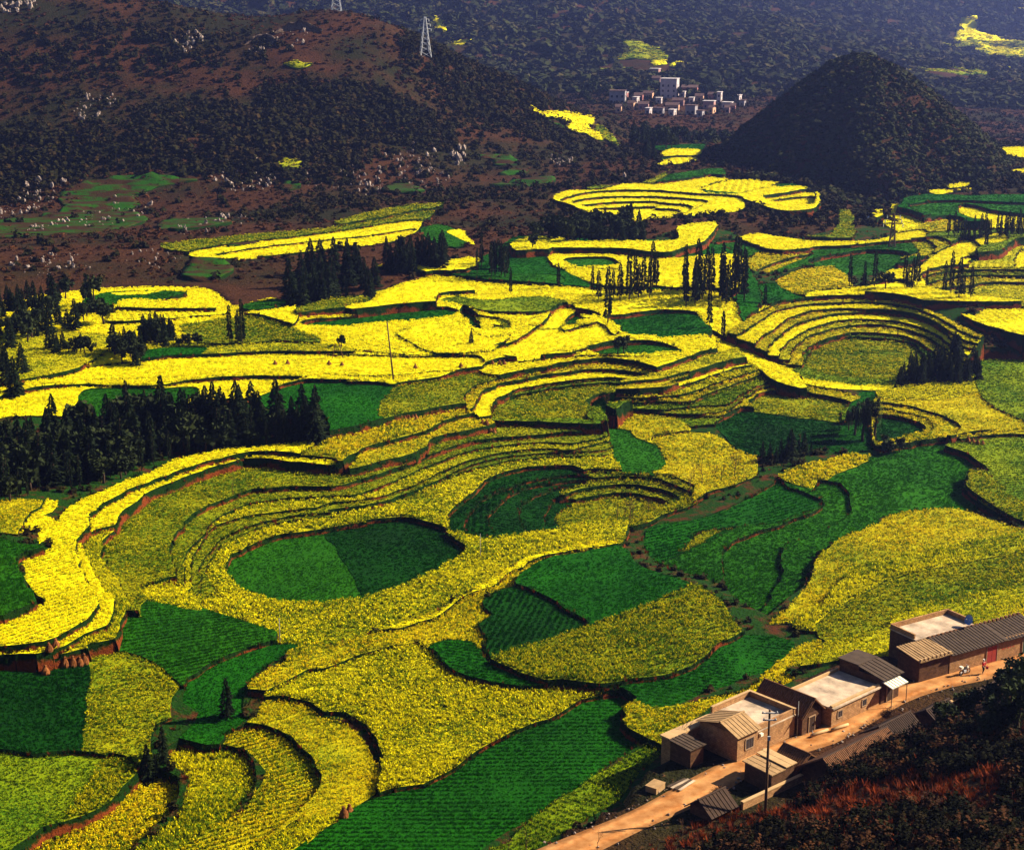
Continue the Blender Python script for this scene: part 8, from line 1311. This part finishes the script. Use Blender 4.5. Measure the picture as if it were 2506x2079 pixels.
# dark box house
o = house(21.5, -1.5, "dark two level house with a bright awning over the road")
pbox(o, 'wall', M_BRICK, 0, 3.2, 0, 5.6, -1, 3.0); slope_sheet(o, 'roof_slope', M_DSHEET, (-.2, -.4, 2.95), (3.5, -.4, 2.95), (3.5, 3.0, 3.6), (-.2, 3.0, 3.6), 6)
pbox(o, 'wall', M_BRICK, .02, 3.18, 3.01, 5.58, 3.002, 3.5); pbox(o, 'roof_slab', M_DSHEET, -.15, 3.35, 3.0, 5.75, 3.61, 3.72)
slope_sheet(o, 'awning', M_WHITE, (.1, -1.3, 2.25), (3.0, -1.3, 2.25), (3.0, -.02, 2.6), (.1, -.02, 2.6), 6)
for x in (.2, 2.9): b = MB(); b.tube([(x, -1.2, -.1), (x, -1.2, 2.25)], .05, 5); b.build('post', [M_WOOD], o)
door(o, 1.0, 1.0, 1.9, M_TILE, 0)
# compound with the dish
o = house(0, 0, "long house with red double door, brick annex and walled flat roof", R(31), 'house', (48.9, 168.3, HZ0))
pbox(o, 'wall', M_BLOCK, 0, 14.5, 0, 3.4, -1, 2.5)
slope_sheet(o, 'roof_slope', M_DSHEET, (-.1, -.45, 2.42), (8.6, -.45, 2.42), (8.6, 3.4, 3.25), (-.1, 3.4, 3.25), 18, .06, .06)
slope_sheet(o, 'roof_slope', M_DSHEET, (8.62, -.45, 2.36), (14.8, -.45, 2.36), (14.8, 3.4, 3.1), (8.62, 3.4, 3.1), 12, .06, .06)
b = MB()
for i in range(22): b.box(-.1 + i*.68, .25 + i*.68, 3.25, 3.5, 3.12, 3.36)
q = b.build('ridge_tiles', [M_TILE2], o); q["kind"] = "stuff"
door(o, 5.8, 1.6, 2.0, M_RED, 0); door(o, 11.6, 1.0, 1.9, M_GRNP, 0)
pbox(o, 'wall', M_BRICK, -4.6, -.002, .05, 3.4, -1, 2.6)
for i in range(4): slope_sheet(o, 'roof_plate', M_SHEET, (-4.9 + i*1.25, -.35, 2.62 + .03*(i % 2)), (-3.62 + i*1.25, -.35, 2.62 + .03*(i % 2)), (-3.62 + i*1.25, 3.5, 3.15 + .03*(i % 2)), (-4.9 + i*1.25, 3.5, 3.15 + .03*(i % 2)), 3)
b = MB()
for i in range(8): b.box(-4.8 + i*.62, -4.5 + i*.62, -.30, -.05, 2.72, 2.95)
q = b.build('roof_weights', [M_CEM2], o); q["kind"] = "stuff"
pbox(o, 'wall', M_BRICK, -1.9, 7.2, 3.402, 7.6, -1, 3.2); pbox(o, 'roof_slab', M_CEM, -1.95, 7.25, 3.52, 7.65, 3.201, 3.32); parapet(o, -1.9, 7.2, 3.6, 7.6, 3.321, .55, M_BLOCK, .2, 'nwe')
b = MB()
for i, (w_, h_) in enumerate(((.24, .1), (.1, .24), (.24, .1), (.1, .2), (.22, .1))): b.box(8.3 + i*.42, 8.3 + i*.42 + w_, -.012, -.002, 1.2, 1.2 + h_)
q = b.build('wall_lettering', [M_REDW], o); q["label"] = "faded red characters painted on the wall"; q["kind"] = "stuff"
# dish
o = empty('satellite_dish', (52.6, 174.4, HZ0 + 3.33), R(-60)); tag(o, "blue satellite dish standing on the walled flat roof", "dish")
b = MB(); prof = [(.02, 0), (.25, .03), (.45, .10), (.6, .19)]; b.lathe(prof, 16); b.lathe([(r*.99, z + .02) for r, z in prof[::-1]], 16)
d = b.build('reflector', [M_BLUE], o, True); d.location = (0, 0, .75); d.rotation_euler = (R(70), 0, 0)
b = MB(); b.tube([(0, 0, 0), (0, 0, .75)], .04, 6); b.build('post', [M_STEEL], o)
b = MB(); b.tube([(0, -.15, .45), (0, -.55, .95)], .02, 5); b.box(-.05, .05, -.6, -.5, .9, 1.0); b.build('feed_arm', [M_STEEL], o)
# houses below the road
o = house(1.8, -11.6, "long low house with striped clay tile roof below the road")
pbox(o, 'wall', M_BRICK, 0, 9.6, 0, 5.2, -3, 1.5); gable_s(o, 9.6, 5.2, 1.5, 1.75, M_TILE2, M_BRICK, 2.6, 0, 0, 44, .4, .09, M_TILE)
o = house(1.6, -6.1, "small brown tiled shed between slab hut and striped roof", name='shed')
pbox(o, 'wall', M_BRICK, 0, 3.2, 0, 2.9, -2, 1.1); gable_t(o, 3.2, 2.9, 1.1, 1.0, M_TILE2, M_BRICK, 0, 0, 14, .25, .07)
o = house(-2.6, -6.2, "hut with two flat slab roofs, one bright and one brown", name='hut')
pbox(o, 'wall', M_BRICK, 0, 3.4, 0, 3.3, -2, 1.9); slope_sheet(o, 'roof_slab', M_SHEET, (-.2, -.2, 1.92), (1.9, -.2, 1.92), (1.9, 3.5, 2.12), (-.2, 3.5, 2.12), 3, .08, .03); slope_sheet(o, 'roof_slab', M_CEM2, (1.95, -.2, 2.05), (3.6, -.2, 2.05), (3.6, 3.5, 2.25), (1.95, 3.5, 2.25), 2, .08, .02)
o = house(-11.2, -6.2, "dark thatched shed beside the road bend", name='shed')
pbox(o, 'wall', M_BRICK, 0, 3.0, 0, 2.6, -2, .9); gable_s(o, 3.0, 2.6, .9, 1.0, M_TILE, M_BRICK, None, 0, 0, 8, .4, .05)
o = house(12.6, -9.6, "dark gabled roof nearest the road middle, in the trees")
pbox(o, 'wall', M_BRICK, 0, 4.8, 0, 3.8, -3, 1.3); gable_s(o, 4.8, 3.8, 1.3, 1.3, M_TILE, M_BRICK, None, 0, 0, 20, .4, .06)
o = house(19.4, -10.0, "small dark shed with a lit window below the road", name='shed')
pbox(o, 'wall', M_BRICK, 0, 3.6, 0, 2.8, -3, 1.7); gable_s(o, 3.6, 2.8, 1.7, .9, M_TILE, M_BRICK, None, 0, 0, 14, .3, .06); window(o, 1.2, .8, .9, .7, 0, 1)
o = house(24.6, -12.4, "dark ruined house with a broken ridge under the trees")
pbox(o, 'wall', M_BRICK, 0, 5.0, 0, 4.2, -3, 1.6); gable_s(o, 5.0, 4.2, 1.6, 1.6, M_TILE, M_BRICK, 2.3, 0, 0, 20, .4, .06)
def yard_wall(s0, t0, s1, t1, h, label):
    p = hp(s0, t0); q = hp(s1, t1); L = math.hypot(q[0]-p[0], q[1]-p[1]); o = empty('yard_wall', p, math.atan2(q[1]-p[1], q[0]-p[0])); tag(o, label, 'wall')
    pbox(o, 'masonry', M_BLOCK, 0, L, -.13, .13, -1.5, h); pbox(o, 'coping', M_CEM2, -.03, L+.03, -.19, .19, h+.001, h+.08)
yard_wall(-7.2, -6.5, 1.3, -6.75, .75, "long low wall in front of the slab hut")
yard_wall(21.2, -6.6, 26.6, -7.0, .8, "short pale coped wall beside the lit window shed")
# brushwood heaps and roadside stones
def brush_heap(s, t, r, h, label):
    p = hp(s, t); o = empty('brushwood_heap', p, rnd.uniform(0, 6)); tag(o, label, 'heap')
    b = MB()
    for i in range(90):
        a = rnd.uniform(0, 6.28); q = r * math.sqrt(rnd.random()); z = h * (1 - (q / r) ** 1.5) * rnd.random(); d = rand_unit(rnd) * .45; c = Vector((q*math.cos(a), q*math.sin(a), z + .05))
        b.tube([c - d, c + d * .9], [.018, .008], 4, cap=False)
    b.build('sticks', [M_TWIG], o); b = bush(rnd, 120, h, .07); b.v = [(x*r*1.5, y*r*1.5, z) for x, y, z in b.v]; b.build('leaves', [M_SCRUB[1]], o)
brush_heap(20.2, -3.6, .8, .7, "dark brushwood heap on the road before the pale roof terrace")
brush_heap(16.5, -4.6, .9, .6, "reddish brushwood heap across the road from the pale terrace")
brush_heap(-6.2, -3.0, .7, .6, "brushwood heap beside the slab hut")
cs_ = bpy.data.collections.new("stones")
for m in ROCKM: cs_.objects.link(bpy.data.objects.new("stone", m))
st_tree = scatter_tree(cs_, 1.0); SP, SS = [], []
for i in range(420):
    k = rnd.randrange(len(RP) - 1); d = RP[k+1] - RP[k]; d = d / (np.hypot(*d) + 1e-6); off = rnd.choice((-1, 1)) * rnd.gauss(1.75, .35) if i < 330 else rnd.uniform(-1.5, 1.5)
    SP.append((RP[k][0] - d[1]*off + rnd.uniform(-1, 1)*d[0], RP[k][1] + d[0]*off + rnd.uniform(-1, 1)*d[1], ROAD_Z + .06)); q = rnd.uniform(.06, .3) if i < 330 else rnd.uniform(.04, .1); SS.append((q, q, q*.7))
tag(scatter('road_gravel', SP, SS, st_tree), "loose stones along the edges of the earth road", "gravel", kind="stuff")
# bits lying about
for i, (s, t) in enumerate(((9.6, -1.5), (12.2, -2.1))):
    p = hp(s, t); o = empty('log', (p[0], p[1], HZ0 + .3), HA - .12); tag(o, ["pale log lying before the tiled house, lower end", "pale log lying before the tiled house, upper end"][i], 'log')
    b = MB(); b.tube([(0, 0, 0), (1.2, .03, .02), (2.4, 0, 0)], [.17, .16, .15], 8); b.build('stem', [M_CEM2], o, True)
    b = MB(); b.tube([(2.401, 0, 0), (2.43, 0, 0)], .13, 8); b.build('cut_end', [M_SHEET], o)
p = hp(-9.3, 1.0)
for i in range(4):
    o = empty('plank', (p[0] + i*.35, p[1] - i*.28, HZ0 + .14 + .03*i), HA + .05*i); tag(o, ["grey plank on the roadside, farthest from the road", "grey plank on the roadside, second from the field", "grey plank on the roadside, third from the field", "grey plank on the roadside, nearest the road"][i], 'plank', 'planks beside the road')
    pbox(o, 'board', M_CEM if i % 2 else M_DSHEET, 0, 2.6, -.14, .14, 0, .05); pbox(o, 'batten', M_WOOD, .3, .4, -.12, .12, -.06, -.001)
p = hp(-11.0, .9); o = empty('crate', (p[0], p[1], HZ0), HA + .2); tag(o, "open brown box lying beside the planks", 'box')
for a in ((0, 1.5, -.05, 0, 0, .6), (0, 1.5, 1.1, 1.15, 0, .6), (-.05, -.001, -.05, 1.15, 0, .6), (1.501, 1.55, -.05, 1.15, 0, .6)): pbox(o, 'side', M_SHEET, *a)
pbox(o, 'lid', M_SHEET, -.1, 1.6, -.1, 1.2, .601, .64)

# ------------------------------------------------------------ person
def skin_mesh(name, joints, edges, root, mat, parent, sub=2):
    me = bpy.data.meshes.new(name); me.from_pydata([j[:3] for j in joints], edges, []); me.materials.append(mat)
    o = new_obj(name, me, parent); m = o.modifiers.new("skin", 'SKIN'); m.use_smooth_shade = True
    for i, j in enumerate(joints):
        v = me.skin_vertices[0].data[i]; v.radius = (j[3], j[4] if len(j) > 4 else j[3]); v.use_root = (i == root)
    s = o.modifiers.new("sub", 'SUBSURF'); s.levels = sub; s.render_levels = sub
    return o
M_SKIN = simple("skin", (.42, .22, .13), .6, .3, .1); M_JACK = simple("red_jacket", (.50, .03, .03), .9, .1, .3, 6); M_TROU = simple("dark_trousers", (.02, .02, .03), .9, .1, .3, 6); M_SCARF = simple("white_scarf", (.72, .62, .55), .9, .1, .2); M_HAIR = simple("hair", (.012, .009, .008), .6, .3, .2)
def person(x, y, rz, label):
    o = empty('person', (x, y, HZ0 + .10), rz); tag(o, label, 'person')
    J = [(0,0,.95,.13,.10),(0,0,1.15,.12,.09),(0,0,1.36,.15,.10),(0,0,1.47,.055),(0,.01,1.55,.075),(0,.015,1.64,.085),(0,.01,1.70,.05),
         (.19,0,1.40,.06),(.25,.04,1.14,.045),(.20,.20,.98,.035),(.17,.25,.93,.03),(-.19,0,1.40,.06),(-.25,.03,1.14,.045),(-.21,.17,.97,.035),(-.19,.22,.92,.03),
         (.09,0,.88,.09),(.10,.10,.50,.06),(.10,.02,.09,.045),(.10,.17,.05,.04),(-.09,0,.88,.09),(-.10,.0,.50,.06),(-.10,-.16,.10,.045),(-.10,-.03,.05,.04)]
    E = [(0,1),(1,2),(2,3),(3,4),(4,5),(5,6),(2,7),(7,8),(8,9),(9,10),(2,11),(11,12),(12,13),(13,14),(0,15),(15,16),(16,17),(17,18),(0,19),(19,20),(20,21),(21,22)]
    for base, sx in ((10, 1), (14, -1)):
        bx, by, bz = J[base][:3]
        for k in range(5):
            a = (k - 1.5) * .018; n = len(J)
            if k < 4: J += [(bx + a, by + .05, bz - .03, .010), (bx + a, by + .06, bz - .075, .008)]
            else: J += [(bx - sx*.035, by + .03, bz - .01, .010), (bx - sx*.045, by + .06, bz - .03, .009)]
            E += [(base, n), (n, n + 1)]
    skin_mesh('body', J, E, 0, M_SKIN, o)
    skin_mesh('jacket', [(0,0,.92,.165,.13),(0,0,1.15,.15,.12),(0,0,1.37,.18,.125),(.20,0,1.40,.08),(.255,.04,1.14,.065),(.21,.17,1.0,.05),(-.20,0,1.40,.08),(-.255,.03,1.14,.065),(-.215,.14,.99,.05)], [(0,1),(1,2),(2,3),(3,4),(4,5),(2,6),(6,7),(7,8)], 0, M_JACK, o)
    skin_mesh('trousers', [(0,0,.93,.15,.12),(.09,0,.86,.105),(.10,.10,.50,.078),(.10,.03,.13,.065),(-.09,0,.86,.105),(-.10,0,.50,.078),(-.10,-.15,.14,.065)], [(0,1),(1,2),(2,3),(0,4),(4,5),(5,6)], 0, M_TROU, o)
    skin_mesh('headscarf', [(0,-.03,1.58,.09),(0,-.02,1.67,.10),(0,0,1.73,.07)], [(0,1),(1,2)], 1, M_SCARF, o)
    b = MB()
    for s in (-1, 1): b.box(s*.032-.012, s*.032+.012, .088, .104, 1.625, 1.64)
    b.build('eyes', [M_HAIR], o); b = MB(); b.tri((-.014, .09, 1.59), (.014, .09, 1.59), (0, .115, 1.60)); b.tri((-.014, .09, 1.59), (0, .115, 1.60), (0, .095, 1.635)); b.tri((.014, .09, 1.59), (0, .095, 1.635), (0, .115, 1.60)); b.build('nose', [M_SKIN], o)
    b = MB(); b.box(-.022, .022, .085, .096, 1.565, 1.573); b.build('mouth', [M_RED], o)
    return o
person(52.7, 168.3, R(-150), "person in red jacket and pale headscarf walking on the road")
p = (53.05, 168.15); o = empty('bag', (p[0], p[1], HZ0 + .78), 0); tag(o, "red bag carried by the person on the road", "bag"); b = MB(); b.box(-.13, .13, -.09, .09, 0, .28); b.build('sack', [M_JACK], o); b = MB(); b.tube([(-.08, 0, .28), (0, 0, .42), (.08, 0, .28)], .012, 5); b.build('handle', [M_JACK], o)
# ------------------------------------------------------------ motorcycle
M_TYRE = simple("tyre", (.015, .014, .013), .9)
o = empty('motorcycle', (50.6, 168.2, HZ0 + .1), R(35)); tag(o, "small white motorcycle parked against the brick annex", "motorcycle")
for x in (-.62, .62):
    b = MB(); n = 16
    b.tube([(x + .28*math.cos(2*math.pi*k/n), 0, .29 + .28*math.sin(2*math.pi*k/n)) for k in range(n+1)], .055, 6, cap=False); w_ = b.build('wheel', [M_TYRE], o)
    b = MB(); b.tube([(x, -.05, .29), (x, .05, .29)], .08, 8)
    for k in range(6): b.tube([(x, 0, .29), (x + .25*math.cos(k*1.05), 0, .29 + .25*math.sin(k*1.05))], .012, 4)
    b.build('rim', [M_STEEL], w_)
b = MB(); b.tube([(.62, 0, .29), (.48, 0, .75), (.42, 0, .98)], .04, 6); b.build('fork', [M_STEEL], o)
b = MB(); b.tube([(.40, -.34, 1.02), (.43, 0, .98), (.40, .34, 1.02)], .02, 6); b.build('handlebar', [M_STEEL], o)
b = MB(); b.tube([(.42, 0, .80), (.05, 0, .45), (-.62, 0, .32)], .06, 6); b.build('frame', [M_STEEL], o)
b = MB(); b.lathe([(.02, -.22), (.15, -.12), (.17, .05), (.10, .2), (.02, .24)], 10); q = b.build('fairing', [M_WHITE], o, True); q.location = (.34, 0, .72); q.rotation_euler = (0, .5, 0)
b = MB(); b.box(-.65, .15, -.13, .13, .72, .82); b.build('seat', [M_TYRE], o)
b = MB(); b.box(-.25, .15, -.14, .14, .28, .55); b.build('engine', [M_STEEL], o)
b = MB(); b.box(-.80, -.45, -.2, .2, .83, 1.08); b.build('top_box', [M_WHITE], o)

# ------------------------------------------------------------ haze
b = MB(); b.box(-2400, 2800, -60, 5200, -60, 760)
o = b.build('haze', []); tag(o, "blue haze filling the far valley", "haze", kind="stuff")
hm = bpy.data.materials.new("haze"); hm.use_nodes = True; nt = hm.node_tree; nt.nodes.clear()
vo = nt.nodes.new('ShaderNodeVolumePrincipled'); vo.inputs['Color'].default_value = (.32, .40, 1.0, 1); vo.inputs['Density'].default_value = HAZE; vo.inputs['Anisotropy'].default_value = .6
om = nt.nodes.new('ShaderNodeOutputMaterial'); nt.links.new(vo.outputs[0], om.inputs['Volume'])
o.data.materials.append(hm)
